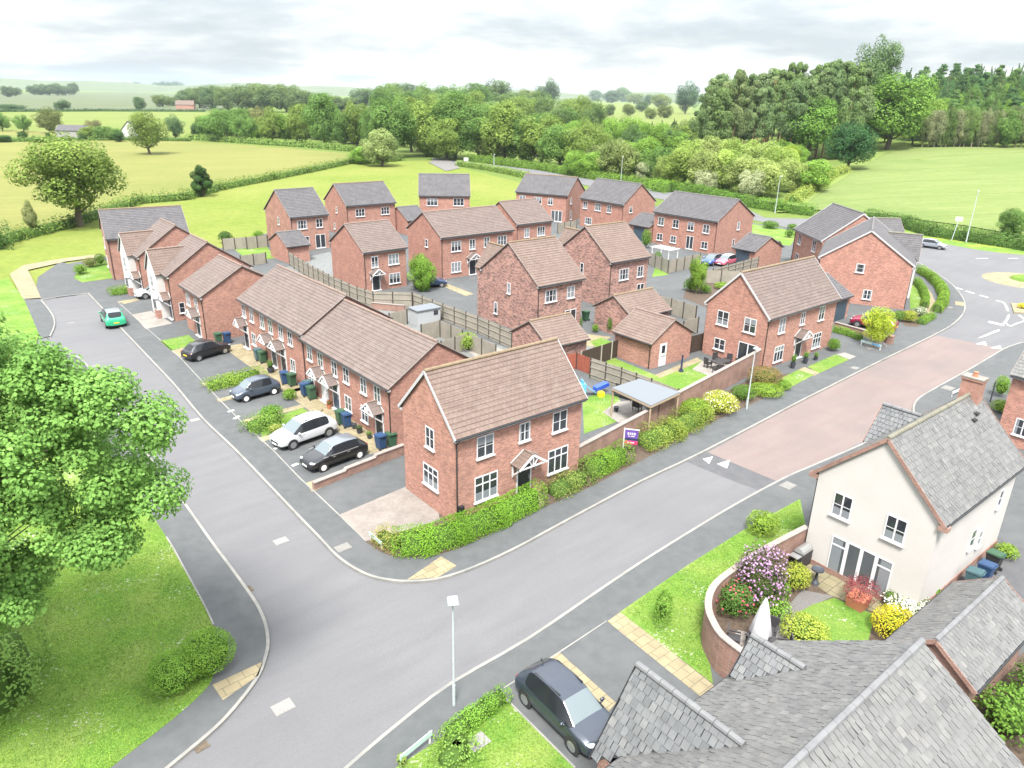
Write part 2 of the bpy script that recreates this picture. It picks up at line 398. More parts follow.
plain('sign_purple', (.1, .05, .24), .5)
plain('sign_red', (.45, .03, .09), .5)
plain('sign_white', (.5, .5, .5), .5)
plain('sign_navy', (.02, .025, .06), .5)
plain('sign_teal', (.36, .47, .46), .5)
plain('play_blue', (.02, .06, .35), .4)
plain('play_sky', (.1, .3, .5), .4)
plain('play_yellow', (.6, .5, .02), .4)
plain('terracotta', (.35, .13, .07), .8)
plain('pot_dark', (.03, .035, .045), .6)
noisy('cover_iron', (.16, .155, .15), (.2, .195, .185), 8, .8)
noisy('cover_pale', (0.134, 0.130, 0.123), (0.168, 0.162, 0.152), 6, .9)
plain('car_glass', (.012, .014, .017), .08, 0, .35)
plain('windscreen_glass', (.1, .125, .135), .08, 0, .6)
plain('glass_mid', (.06, .068, .075), .07, 0, .7)
plain('glass_room', (.1, .11, .105), .1, 0, .6)
bricked('brick_red', (.335, .158, .115), (.225, .098, .074), (.29, .21, .175), dark=(.19, .085, .068), patch=.1)
# ------------------------------------------------------------------ houses
EO, VO = 0.28, 0.12          # eaves and verge overhang
def V3(*a): return np.array(a, float)

def roof_slope(mb, E0, E1, R0, R1, row=0.3, lift=0.028, thick=0.09, mi=0, under=True):
    """one tiled slope in stepped courses, with its underside and edges"""
    E0, E1, R0, R1 = map(lambda p: np.array(p, float), (E0, E1, R0, R1))
    nr = np.cross(E1 - E0, R0 - E0); nr /= np.linalg.norm(nr)
    if nr[2] < 0: nr = -nr
    ua = (E1 - E0) / np.linalg.norm(E1 - E0); sl = np.linalg.norm(R0 - E0); n = max(3, int(round(sl / row)))
    uvo = random.uniform(0, 50)
    def pt(t, k): return (E0 + (R0 - E0) * t) * (1 - k) + (E1 + (R1 - E1) * t) * k
    for i in range(n):
        a, b = i / n, (i + 1) / n
        p0, p1, p2, p3 = pt(a, 0) + nr * lift, pt(a, 1) + nr * lift, pt(b, 1), pt(b, 0)
        uv = [(float(np.dot(p - E0, ua)) + uvo, (i + j) * row) for p, j in ((p0, .03), (p1, .03), (p2, .97), (p3, .97))]
        mb.add([p0, p1, p2, p3], [(0, 1, 2, 3)], mi, uv)
        q0, q1 = pt(a, 0) - nr * (thick if i == 0 else 0), pt(a, 1) - nr * (thick if i == 0 else 0)
        mb.add([q0, q1, p1, p0], [(0, 1, 2, 3)], mi, [(uv[0][0], i * row + .005), (uv[1][0], i * row + .005), uv[1], uv[0]])
    if under:
        d = nr * thick
        mb.add([E0 - d, E1 - d, R1 - d, R0 - d], [(3, 2, 1, 0)], mi, [(0, 0)] * 4)
        mb.add([E0 - d, E0, R0, R0 - d], [(0, 1, 2, 3)], mi, [(0, 0)] * 4)
        mb.add([E1 - d, E1, R1, R1 - d], [(3, 2, 1, 0)], mi, [(0, 0)] * 4)

def slate_slope(mb, E0, E1, R0, R1, row=0.27, w=0.235, thick=0.018):
    """one slope laid with single slates, each a thin slab with its own tone and a slightly uneven seat"""
    E0, E1, R0, R1 = map(lambda p: np.array(p, float), (E0, E1, R0, R1))
    ua = (E1 - E0) / np.linalg.norm(E1 - E0); va = R0 - E0
    va = va - ua * np.dot(va, ua); sl = np.linalg.norm(va); va /= sl
    nr = np.cross(ua, va)
    flip = nr[2] < 0; tone = {}
    if flip: nr = -nr
    n = max(2, int(round(sl / row))); rh = sl / n
    def xr(t):      # extent along the eaves at height fraction t
        a = np.dot(E0 + (R0 - E0) * t - E0, ua); b = np.dot(E1 + (R1 - E1) * t - E0, ua); return a, b
    for i in range(n):
        a, b = xr((i + .5) / n); a0, b0 = xr(i / n); a1, b1 = xr((i + 1) / n)
        x = a + (w * .5 if i % 2 else 0.0) - w
        while x < b:
            ww = w * random.uniform(.88, 1.1); x0, x1 = max(x, a), min(x + ww, b); x += ww
            if x1 - x0 < .04: continue
            g = random.choice((.004, .007, .014)); lf = random.uniform(.03, .046); tw = random.uniform(-.008, .008); s0 = i * rh + random.uniform(-.012, .012); s1 = (i + 1) * rh + .02
            f = lambda u, v, z: E0 + ua * u + va * v + nr * z
            P = [f(x0 + g, s0, lf + tw), f(x1 - g, s0, lf - tw), f(x1 - g, s1, .012), f(x0 + g, s1, .012)]
            Q = [f(x0 + g, s0, lf + tw - thick), f(x1 - g, s0, lf - tw - thick)]
            lv = min(1, max(0, random.gauss(.5, .17)))
            mb.add(P + Q + [f(x1 - g, s1, -.02), f(x0 + g, s1, -.02)], [(0, 1, 2, 3), (4, 5, 1, 0), (5, 6, 2, 1), (7, 4, 0, 3)], 0, lv=lv)
    d = nr * .06
    mb.add([E0 - nr * .012, E1 - nr * .012, R1 - nr * .012, R0 - nr * .012, E0 - d, E1 - d, R1 - d, R0 - d],
           [(0, 1, 2, 3), (7, 6, 5, 4), (0, 1, 5, 4), (1, 2, 6, 5), (3, 0, 4, 7)], 1, lv=0)

def ridge_tiles(p0, p1, mat, parent, r=0.11, seg=0.45):
    mb = MB(); p0, p1 = np.array(p0, float), np.array(p1, float); L = np.linalg.norm(p1 - p0); n = max(2, int(L / seg)); d = (p1 - p0) / L
    for i in range(n):
        a, b = p0 + d * (L * i / n + .008), p0 + d * (L * (i + 1) / n - .008)
        k = r * random.uniform(.95, 1.06); mb.cyl(a + V3(0, 0, -.02), b + V3(0, 0, -.02 + random.uniform(0, .012)), k, k, 9)
    return mb.build('ridge_tiles', mat, parent)

_wcache = {}
def window_meshes(w, h, cols, style):
    key = (round(w, 2), round(h, 2), cols, style)
    if key in _wcache: return _wcache[key]
    f, p = MB(), MB(); fw = .062; d0, d1 = -.03, .035
    def bar(x0, x1, z0, z1, da=d0, db=d1): f.box(((x0 + x1) / 2, -(da + db) / 2, (z0 + z1) / 2), (x1 - x0, db - da, z1 - z0))
    bar(-w / 2, -w / 2 + fw, -h / 2, h / 2); bar(w / 2 - fw, w / 2, -h / 2, h / 2)
    bar(-w / 2 + fw, w / 2 - fw, h / 2 - fw, h / 2); bar(-w / 2 + fw, w / 2 - fw, -h / 2, -h / 2 + fw)
    ix = w - 2 * fw; tz = h / 2 - fw
    if 'g' in style or 'q' in style: tz = h / 2 - .33 * h
    for i in range(1, cols):
        x = -w / 2 + fw + ix * i / cols; k_ = .085 if 'r' in style else .055 if 'd' in style else .036; bar(x - k_, x + k_, -h / 2 + fw, h / 2 - fw, d0 + .002, d1 - .003)
    if 'g' in style: bar(-w / 2 + fw, w / 2 - fw, tz - .035, tz + .035, d0 + .004, d1 - .006)
    if 'd' not in style and 'g' not in style:      # one glazing bar across
        bar(-w / 2 + fw, w / 2 - fw, -.013, .013, d0 + .004, d1 - .012)
    if 'r' in style:
        for sx in (-1, 1): bar(sx * (w / 2 - fw - ix / 8) - ix / 8, sx * (w / 2 - fw - ix / 8) + ix / 8, h / 2 - .5, h / 2 - .42, d0 + .002, d1 - .002)
    if 'd' in style:                                # glazed doors: deep bottom rail
        bar(-w / 2 + fw, w / 2 - fw, -h / 2 + fw, -h / 2 + fw + .12, d0 + .004, d1 - .004)
    else: f.box((0, -.045, -h / 2 - .035), (w + .12, .15, .07))   # sill
    if 'k' in style: f.box((0, -.03, h / 2 + .05), (w + .16, .06, .1))
    p.box((0, 0, 0), (w - fw, .022, h - fw))
    def curt(kind):      # the same pane with drawn-back curtains or a half lowered blind showing behind the glass
        q = MB(); q.box((0, 0, 0), (w - fw, .022, h - fw)); iw, ih = w - 2 * fw, h - 2 * fw
        if kind == 0:
            for sx in (-1, 1): q.box((sx * iw * .41, -.012, 0), (iw * .17, .006, ih), 0, 1)
        elif kind == 1: q.box((0, -.012, ih * .3), (iw, .006, ih * .4), 0, 1)
        else: q.box((0, -.012, -ih * .32), (iw, .006, ih * .34), 0, 1)
        return q.mesh('window_pane', ['glass_mid' if 'r' in style else 'glass', 'glass_pale'])
    extra_ = [curt(0)] * 9 if 'r' in style else [] if h > 1.7 else [curt(k) for k in (0, 1, 2)]
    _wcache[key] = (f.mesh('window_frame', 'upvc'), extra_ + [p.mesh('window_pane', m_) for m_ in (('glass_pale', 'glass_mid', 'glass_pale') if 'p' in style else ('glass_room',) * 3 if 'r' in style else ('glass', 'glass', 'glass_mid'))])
    return _wcache[key]

def put(root, face, s, z, hl, hw):
    return {'F': ((s, -hw, z), 0.0), 'B': ((s, hw, z), math.pi), 'L': ((-hl, s, z), -math.pi / 2), 'R': ((hl, s, z), math.pi / 2)}[face]

def window(root, face, s, z, w, h, cols, style, hl, hw):
    fm, pm = window_meshes(w, h, cols, style); loc, rz = put(root, face, s, z, hl, hw)
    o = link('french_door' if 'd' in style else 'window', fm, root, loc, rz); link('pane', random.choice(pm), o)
    return o

def front_door(root, face, s, z0, hl, hw, mat='door_black', w=.95, h=2.1, light=True):
    f = MB(); f.box((-w / 2 - .03, -.01, h / 2), (.09, .1, h + .06)); f.box((w / 2 + .03, -.01, h / 2), (.09, .1, h + .06)); f.box((0, -.01, h + .03), (w - .03, .1, .08)); f.box((0, -.12, .03), (w + .3, .3, .06))
    loc, rz = put(root, face, s, z0, hl, hw); o = f.build('front_door', 'upvc', root, loc, rz)
    d = MB(); d.box((0, -.012, h / 2), (w - .03, .045, h - .04))
    for zc, hh in ((.5, .6), (1.25, .5)):
        for x in (-.2, .2): d.box((x, -.038, zc), (.26, .016, hh))
    d.build('door_leaf', mat, o)
    if light: MB().box((0, -.04, 1.78), (.5, .018, .26)).build('door_light', 'glass', o)
    MB().box((w / 2 - .13, -.06, 1.05), (.03, .05, .22)).build('handle', 'steel', o)
    return o

def canopy(root, face, s, z, hl, hw, w=1.7, dep=.85, tile='tile_red', rise=.62, lead=True):
    """small gabled porch canopy with a tiled roof, white truss and brackets"""
    loc, rz = put(root, face, s, z, hl, hw); mb = MB()
    roof_slope(mb, (-w / 2, -dep, 0), (-w / 2, 0, 0), (0, -dep, rise), (0, 0, rise), .2, .015, .05)
    roof_slope(mb, (w / 2, -dep, 0), (w / 2, 0, 0), (0, -dep, rise), (0, 0, rise), .2, .015, .05)
    o = mb.build('porch_canopy', tile, root, loc, rz)
    t = MB(); y = -dep - .012
    for sx in (-1, 1):
        t.beam((sx * (w / 2 + .02), y, -.1), (0, y, rise - .03), .045, .13)
        t.beam((sx * (w / 2 - .14), -.04, -.75), (sx * (w / 2 - .14), -dep + .05, -.12), .08, .08)
        t.beam((sx * (w / 2 - .14), -.05, -.85), (sx * (w / 2 - .14), -.05, -.1), .08, .08)
        t.beam((sx * .06, y + .03, -.08), (sx * .3, y + .03, rise * .45), .05, .05)
    t.box((0, y + .03, -.09), (w - .06, .05, .08)); t.box((0, y + .03, rise * .35), (.06, .05, rise * .8))
    t.build('truss', 'upvc', o)
    MB().cyl((0, -dep - .02, rise + .03), (0, -.02, rise + .03), .06, .06, 8).build('ridge_tiles', 'ridge_red', o)
    if lead: MB().beam((-w / 2, -.02, .06), (0, -.02, rise + .06), .06, .02).beam((w / 2, -.02, .06), (0, -.02, rise + .06), .06, .02).build('lead_flashing', 'galvanised', o)
    return o

def pentagon(mb, hl, hw, zf, zr, zb=None, mi=0, x0=None, z0=-.15):
    zb = zf if zb is None else zb; a = -hl if x0 is None else x0; b = hl
    vs = []
    for x in (a, b): vs += [(x, -hw, z0), (x, -hw, zf), (x, 0, zr), (x, hw, zb), (x, hw, z0)]
    mb.add(vs, [(0, 1, 2, 3, 4), (9, 8, 7, 6, 5), (0, 5, 6, 1), (3, 8, 9, 4), (1, 6, 7, 2), (2, 7, 8, 3)], mi)

def wing(root, P, s, w, out, ze, zr, wallm, roofm, side=-1, roof=None, ridge='ridge_red', barge='fascia_white', slates=False):
    """gabled cross wing on the front (side=-1) or back of a house"""
    x, y, th, L, W, he, hr = P; hw = W / 2 - EO; sl = (hr - he) / (W / 2)
    yin = lambda z: max(0.0, W / 2 - (z - he) / sl)
    yf = hw + out; ww = w / 2 - .16; k = (zr - ze) / (w / 2); t = .07
    mb = MB(); vs = []
    for yy in (yf, min(hw - .3, yf - .3)):
        vs += [(s - ww, side * yy, -.15), (s - ww, side * yy, ze + (w / 2 - ww) * k - t), (s, side * yy, zr - t), (s + ww, side * yy, ze + (w / 2 - ww) * k - t), (s + ww, side * yy, -.15)]
    mb.add(vs, [(0, 1, 2, 3, 4), (9, 8, 7, 6, 5), (0, 5, 6, 1), (3, 8, 9, 4)])
    mb.build('wing_wall', wallm, root)
    rb = MB(); ye, yr = min(yin(ze), yf), yin(zr)
    fn = slate_slope if slates else roof_slope
    for sg in (-1, 1): fn(rb, (s + sg * w / 2, side * (yf + .14), ze), (s + sg * w / 2, side * ye, ze), (s, side * (yf + .14), zr), (s, side * yr, zr))
    r = rb.build('wing_roof', [roofm, 'black_plastic'] if slates else roofm, root, recalc=not slates)
    ridge_tiles((s, side * (yf + .14), zr + .03), (s, side * (yr + .05), zr + .03), ridge, r)
    b = MB()
    for sg in (-1, 1): b.beam((s + sg * (w / 2 + .02), side * (yf + .155), ze - .07), (s, side * (yf + .155), zr - .05), .03, .16)
    b.build('bargeboard', barge, root)
    return yf

def house(name, label, cat, P, wallm, roofm, wins=(), barge='mortar', ridge='ridge_red', pipes=(), doors=(), canopies=(), group=None, fascia='fascia_white', gut=('F', 'B'), slates=False, zoff=0.0, zb=0.0):
    x, y, th, L, W, he, hr = P
    hl, hw = L / 2 - VO, W / 2 - EO; sl = (hr - he) / (W / 2)
    root = thing(name, (x, y, zoff), R_(th), label, cat, group)
    zw = he + EO * sl - .075 / math.cos(math.atan(sl))
    wm = MB(); pentagon(wm, hl, hw, zw, hr - .1, z0=-.15 + zb); wall = wm.build('wall', wallm, root)
    rm = MB(); fn = slate_slope if slates else roof_slope
    for sg in (-1, 1): fn(rm, (-L / 2, sg * W / 2, he), (L / 2, sg * W / 2, he), (-L / 2, 0, hr), (L / 2, 0, hr))
    rf = rm.build('roof', [roofm, 'black_plastic'] if slates else roofm, root, recalc=not slates)
    ridge_tiles((-L / 2, 0, hr + .03), (L / 2, 0, hr + .03), ridge, rf)
    if barge:
        for sx in (-1, 1):
            b = MB(); hgt = .06 if barge == 'mortar' else .17
            for sg in (-1, 1): b.beam((sx * (L / 2 + .016), sg * (W / 2 + .01), he - hgt / 2 + .03), (sx * (L / 2 + .016), 0, hr - hgt / 2 + .04), .03, hgt)
            b.build('bargeboard', barge, root)
    for g in gut:
        sg = -1 if g == 'F' else 1
        m = MB(); m.cyl((-L / 2, sg * (W / 2 + .04), he - .06), (L / 2, sg * (W / 2 + .04), he - .06), .055, .055, 8); m.build('gutter', 'black_plastic', root)
        if fascia: MB().box((0, sg * (W / 2 - .03 - (EO - .06) / 2), he - .13), (L - .06, EO - .06, .16)).build('fascia', fascia, root)
    for fc, sx in pipes:          # corner downpipes: face F/B, at left (-1) or right (+1) end
        sg = -1 if fc == 'F' else 1; m = MB()
        xx = sx * (hl - .12)
        m.cyl((xx, sg * (W / 2 + .03), he - .1), (xx, sg * (hw + .06), he - .45), .035, .035, 8); m.cyl((xx, sg * (hw + .06), he - .43), (xx, sg * (hw + .06), zb), .038, .038, 8)
        m.build('downpipe', 'black_plastic', root)
    for face, s, z, w, h, cols, st in wins: window(root, face, s, z, w, h, cols, st, hl, hw)
    for face, s, z0, mat in doors: front_door(root, face, s, z0, hl, hw, mat)
    for face, s, z, w in canopies: canopy(root, face, s, z, hl, hw, w, tile=roofm if not slates else 'tile_grey')
    return root

def garage_door(root, face, s, hl, hw, w=2.4, h=2.1, mat='garage_blue'):
    loc, rz = put(root, face, s, h / 2, hl, hw); mb = MB(); mb.box((0, -.01, 0), (w, .06, h))
    for i in range(9): mb.box((-w / 2 + w * (i + .5) / 9, -.045, 0), (w / 9 - .03, .012, h - .1))
    return mb.build('garage_door', mat, root, loc, rz)

def bay(root, s, z, hw, w=1.7, dep=.6, h=1.4):
    b = MB(); o = MB()
    o.prism([(-w / 2, 0), (-w / 2, -dep), (w / 2, -dep), (w / 2, 0)], -h / 2 - .9, -h / 2, bottom=True)
    base = o.build('bay_base', 'brick_orange', root, (s, -hw, z))
    b.box((0, -dep / 2, 0), (w, dep, h)); f = b.build('bay_frame', 'upvc', base)
    p = MB(); p.box((-w / 4, -dep - .006, 0), (w / 2 - .12, .02, h - .2)); p.box((w / 4, -dep - .006, 0), (w / 2 - .12, .02, h - .2)); p.build('pane', 'glass', base)
    r = MB(); r.add([(-w / 2 - .08, -dep - .1, h / 2), (w / 2 + .08, -dep - .1, h / 2), (w / 2 - .1, .0, h / 2 + .45), (-w / 2 + .1, 0, h / 2 + .45), (-w / 2 - .08, 0, h / 2), (w / 2 + .08, 0, h / 2)], [(0, 1, 2, 3), (0, 3, 4), (1, 5, 2), (0, 4, 5, 1)])
    r.build('bay_roof', 'galvanised', base)

# ---- every house of the estate: x, y, bearing, roof length, roof width, eaves height, ridge height
P_A = (-1.01, 39.50, 39.5, 9.51, 5.68, 5.3, 8.26)
A = house('detached_house', 'red brick corner house with clipped hedges in front and block paved drive alongside', 'house', P_A, 'brick_orange', 'tile_red',
    [('F', -2.6, 4.24, 1.15, 1.3, 2, 'n'), ('F', .19, 4.3, .8, 1.15, 2, 'n'), ('F', 2.88, 4.24, 1.15, 1.3, 2, 'n'), ('F', -2.52, 1.7, 1.6, 1.55, 3, 'g'), ('F', 2.87, 1.7, 1.6, 1.55, 3, 'g'),
     ('L', -.25, 4.4, .85, 1.25, 2, 'n'), ('L', -.25, 2.0, 1.5, 1.3, 3, 'g')],
    barge='fascia_white', ridge='ridge_gold', pipes=[('F', -1), ('B', -1)], doors=[('F', .2, .3, 'door_black')], canopies=[('F', .2, 2.55, 2.0)])
MB().box((-4.3, -2.7, .9), (.28, .2, .5)).build('meter_box', 'black_plastic', A)
P_T1 = (-9.24, 51.18, -50, 13.31, 7.83, 4.25, 6.72)
T1 = house('terraced_house', 'lower brick terrace block of three doors with parked white and black cars in front', 'terrace', P_T1, 'brick_red', 'tile_brown',
    [('F', s, 3.3, .85, 1.15, 2, 'n') for s in (-5.4, -3.6, -1.35, .45, 2.95, 4.8)] + [('F', .5, 1.15, 1.0, 1.15, 2, 'n'), ('F', 2.9, 1.15, 1.0, 1.15, 2, 'n'), ('F', -5.45, 1.15, .9, 1.1, 2, 'n')],
    pipes=[('F', 1), ('F', -1)], doors=[('F', -3.15, .05, 'upvc'), ('F', -1.3, .05, 'door_blue'), ('F', 4.95, .05, 'door_black')],
    canopies=[('F', -3.6, 2.2, 1.6), ('F', -1.6, 2.2, 1.6), ('F', 4.75, 2.2, 1.7)])
P_T2 = (-17.40, 61.20, -50, 13.2, 8.1, 4.55, 7.08)
T2 = house('terraced_house', 'higher brick terrace block stepping up behind the grey blue city car', 'terrace', P_T2, 'brick_red', 'tile_brown',
    [('F', s, 3.55, .85, 1.15, 2, 'n') for s in (-5.9, -4.1, -1.75, 0, 2.1, 3.9)] + [('F', -4.2, 1.35, .9, 1.1, 2, 'n'), ('F', 4.0, 1.25, .9, 1.1, 2, 'n')],
    pipes=[('F', 1)], doors=[('F', -5.85, .05, 'door_black'), ('F', .25, .05, 'door_black'), ('F', 2.2, .05, 'door_black')],
    canopies=[('F', -6.0, 2.3, 1.3), ('F', -.35, 2.3, 1.6), ('F', 1.9, 2.3, 1.6)])
P_D1 = (-27.22, 69.57, -50, 6.0, 8.36, 4.3, 6.7)
house('detached_house', 'plain brick house with canopy door beside the small green lawn and the black hatchback', 'house', P_D1, 'brick_red', 'tile_brown',
    [('F', -1.45, 3.15, 1.1, 1.15, 3, 'n'), ('F', .85, 3.15, .9, 1.15, 2, 'n')], pipes=[('F', 1)], doors=[('F', .75, .05, 'door_black')], canopies=[('F', .75, 2.2, 1.7)])
for key, P, lab in (('D2', (-32.6, 75.7, -50, 5.2, 8.75, 4.6, 7.6), 'brick house with white rendered front gable, nearer of the pair beside the white van'),
                    ('D3', (-39.6, 84.4, -50, 5.4, 9.0, 4.6, 7.7), 'brick house with white rendered front gable, farther of the pair, small hedge in front')):
    D = house('gabled_house', lab, 'house', P, 'brick_red', 'tile_brown', [('R', -3.0, 1.3, 1.1, 1.1, 2, 'n')] if key == 'D2' else [], pipes=[('F', 1)], barge='mortar')
    yf = wing(D, P, -1.0, 3.7, .7, 4.5, 6.75, 'render_white', 'tile_red')
    for sx, zz, ww in ((-1.2, 3.5, .9), (-1.2, 1.35, 1.1)): window(D, 'F', sx, zz, ww, 1.2, 2, 'n', 0, yf)
    front_door(D, 'F', 1.55, .05, 0, P[4] / 2 - EO, 'door_black'); canopy(D, 'F', 1.45, 2.2, 0, P[4] / 2 - EO, 1.5)
    bay(D, .15, 1.5, yf, 1.0, .4, 1.2)
P_E = (-46.98, 93.37, 32, 9.4, 8.32, 5.0, 7.9)
house('detached_house', 'grey roofed brick house at the far left end of the close beside the open field', 'house', P_E, 'brick_pink', 'tile_grey',
    [('L', 1.46, 3.65, 1.0, 1.3, 2, 'p'), ('L', 2.0, 1.2, 1.0, 1.4, 2, 'p')], ridge='ridge_gold', pipes=[('F', -1), ('B', -1)], barge='mortar')
P_M1 = (-17.87, 89.05, 40, 5.96, 8.62, 4.75, 7.42)
house('detached_house', 'red tiled brick house behind the long timber fence, round green tree at its side', 'house', P_M1, 'brick_red', 'tile_brown',
    [('F', -1.4, 3.45, .9, 1.25, 2, 'pk'), ('F', 1.15, 3.5, 1.45, 1.25, 3, 'p'), ('F', 1.2, 1.2, 1.5, 1.25, 3, 'p')], pipes=[('F', -1)], doors=[('F', -1.35, .05, 'door_black')], canopies=[('F', -1.35, 2.15, 1.7)])
P_M2 = (-7.26, 98.09, 38.5, 11.62, 8.54, 5.3, 7.9)
house('semi_detached_house', 'long red tiled brick pair in the middle of the estate behind the round green tree', 'house', P_M2, 'brick_red', 'tile_brown',
    [('F', -3.4, 4.0, 1.5, 1.3, 3, 'p'), ('F', -.9, 4.0, .9, 1.3, 2, 'n'), ('F', 1.4, 4.05, .9, 1.3, 2, 'n'), ('F', 3.9, 4.0, 1.5, 1.3, 3, 'p'), ('F', -3.45, 1.35, 1.5, 1.3, 3, 'p'), ('F', 3.6, 1.35, 1.5, 1.3, 3, 'n'), ('L', -.65, 4.1, .65, 1.0, 1, 'p')],
    pipes=[('F', -1)], doors=[('F', -.88, .05, 'door_black')], canopies=[('F', -.88, 2.3, 1.9)])
P_M3 = (0.27, 109.44, 40, 6.92, 8.2, 5.0, 7.71)
house('detached_house', 'red tiled brick house stepping up just right of the long middle pair', 'house', P_M3, 'brick_red', 'tile_brown',
    [('F', -1.4, 3.65, .9, 1.3, 2, 'p'), ('F', 1.33, 3.65, 1.45, 1.3, 3, 'p'), ('F', 1.2, 1.2, 1.5, 1.2, 3, 'p')], pipes=[('F', -1)])
P_N1 = (-32.96, 111.82, 40, 6.11, 9.54, 5.0, 8.34)
house('detached_house', 'grey roofed brick house with french doors behind a small garage, leftmost of the back row', 'house', P_N1, 'brick_pink', 'tile_grey',
    [('F', -1.2, 3.8, 1.5, 1.25, 3, 'n'), ('F', 1.5, 3.8, 1.05, 1.25, 2, 'n'), ('F', 1.5, 1.1, 1.6, 2.1, 2, 'd'), ('F', -.65, 1.5, .8, 1.1, 1, 'n'), ('L', -.3, 3.95, .55, 1.1, 1, 'p')], ridge='ridge_grey', pipes=[('B', -1), ('F', -1)])
P_N2 = (-26.03, 125.01, 37.2, 8.99, 8.81, 5.0, 7.97)
house('detached_house', 'grey roofed brick house with two triple windows, second from the left in the back row', 'house', P_N2, 'brick_red', 'tile_grey',
    [('F', -2.0, 3.75, 1.6, 1.2, 3, 'n'), ('F', 2.5, 3.75, 1.5, 1.2, 3, 'n'), ('L', -.4, 3.9, .5, 1.0, 1, 'p'), ('L', .8, 1.1, .5, 1.0, 1, 'p')], ridge='ridge_gold', pipes=[('F', -1)])
P_N3 = (-13.14, 138.14, 5.8, 9.23, 8.81, 5.0, 8.31)
house('detached_house', 'square on grey roofed brick house standing against the open green', 'house', P_N3, 'brick_red', 'tile_grey',
    [('F', -2.2, 3.88, 1.9, 1.3, 3, 'n'), ('F', 2.5, 3.88, 1.9, 1.3, 3, 'n'), ('F', 0, 1.2, 1.5, 1.3, 3, 'n')], ridge='ridge_grey')
P_N4 = (6.60, 143.79, -26, 10.7, 9.01, 5.0, 7.91)
house('detached_house', 'grey roofed brick house with wide patio doors right of the open green', 'house', P_N4, 'brick_red', 'tile_grey',
    [('F', -.7, 3.7, 1.5, 1.25, 3, 'n'), ('F', 1.85, 3.7, 1.0, 1.25, 2, 'n'), ('F', -3.9, 3.8, 1.2, 1.2, 2, 'p'), ('F', 3.2, 1.1, 2.2, 2.1, 3, 'd'), ('R', -2.4, 3.85, .7, 1.1, 1, 'p'), ('R', -2.2, 1.2, .7, 1.6, 1, 'p')], ridge='ridge_gold', pipes=[('F', 1)])
P_N5 = (18.09, 133.76, -50, 10.61, 8.59, 5.0, 8.17)
house('detached_house', 'grey roofed brick house with orange gable and dark roofed garage tucked at its right', 'house', P_N5, 'brick_red', 'tile_grey',
    [('F', -4.0, 3.87, 1.0, 1.25, 2, 'n'), ('F', -.85, 3.87, 1.4, 1.25, 3, 'n'), ('F', 1.85, 3.87, 1.0, 1.25, 2, 'p'), ('F', -3.0, 1.15, 1.7, 1.2, 3, 'n'), ('R', -2.2, 4.0, .75, 1.0, 1, 'n')], ridge='ridge_grey', pipes=[('F', 1)])
P_N6 = (29.82, 118.57, -48.9, 12.24, 10.01, 5.0, 7.85)
house('semi_detached_house', 'wide grey roofed brick pair with four upper windows behind the blue and pink cars', 'house', P_N6, 'brick_red', 'tile_grey',
    [('F', s, 3.63, 1.15, 1.3, 2, 'n') for s in (-4.55, -1.65, 1.2, 4.05)] + [('F', s, 1.15, 1.15, 1.1, 2, 'n') for s in (-4.55, -1.85, 4.05)] + [('F', 1.3, 1.1, 1.3, 2.1, 2, 'd'), ('R', .8, 3.85, .7, 1.2, 1, 'p'), ('R', 0, 1.3, .6, 1.2, 1, 'p')], ridge='ridge_grey', pipes=[('F', 1), ('B', 1)])
P_C1 = (1.72, 73.33, 39.1, 6.13, 9.40, 5.2, 8.61)
C1 = house('detached_house', 'mottled brick house with tall gable behind the timber fence, nearer of the mottled pair', 'house', P_C1, 'brick_mixed', 'tile_red',
    [('F', -1.2, 4.0, 1.5, 1.2, 3, 'p'), ('F', 1.4, 4.0, 1.0, 1.2, 2, 'p'), ('F', 1.5, 1.15, 1.5, 2.1, 2, 'd'), ('L', -.1, 4.1, .5, 1.1, 1, 'p'), ('L', 2.0, 1.6, .55, 1.2, 1, 'p')], pipes=[('B', -1), ('F', -1)], ridge='ridge_gold')
wing(C1, P_C1, -1.3, 3.4, .9, 5.2, 7.6, 'brick_mixed', 'tile_red', side=1, ridge='ridge_gold', barge='mortar')
P_C2 = (10.25, 84.54, 38.5, 6.4, 8.85, 5.2, 8.5)
C2 = house('detached_house', 'mottled brick house with arched gable window, farther of the mottled pair', 'house', P_C2, 'brick_mixed', 'tile_red',
    [('F', -.8, 3.6, 1.5, 1.25, 3, 'p'), ('F', 1.85, 3.6, 1.0, 1.25, 2, 'n'), ('F', 2.1, 1.1, 1.2, 2.1, 2, 'd'), ('L', .25, 3.75, .55, 1.2, 1, 'n')], pipes=[('F', -1)], ridge='ridge_gold')
wing(C2, P_C2, -1.4, 3.4, .9, 5.2, 7.5, 'brick_mixed', 'tile_red', side=1, ridge='ridge_gold', barge='mortar')
P_B = (24.05, 66.24, 40, 11.9, 6.75, 4.75, 8.14)
B = house('detached_house', 'brick house with white bargeboards and gabled porch facing the red surfaced road', 'house', P_B, 'brick_orange', 'tile_brown',
    [('F', -3.4, 3.72, 1.0, 1.35, 2, 'pn'), ('F', -.05, 3.78, .75, 1.15, 2, 'pn'), ('F', 3.25, 3.72, 1.0, 1.35, 2, 'pn'), ('F', -3.25, 1.1, 1.45, 1.45, 3, 'gp'), ('F', 3.2, 1.1, 1.45, 1.45, 3, 'gp'),
     ('L', 1.3, 3.75, 1.2, 1.3, 2, 'p'), ('L', -1.5, 3.75, 1.2, 1.3, 2, 'p'), ('L', 1.3, 1.3, 1.15, 1.05, 2, 'n'), ('L', -1.6, 1.1, 1.9, 2.05, 2, 'd')],
    barge='fascia_white', ridge='ridge_gold', pipes=[('F', -1), ('B', -1)], doors=[('F', -.05, .03, 'door_black')], canopies=[('F', -.05, 2.2, 1.9)])
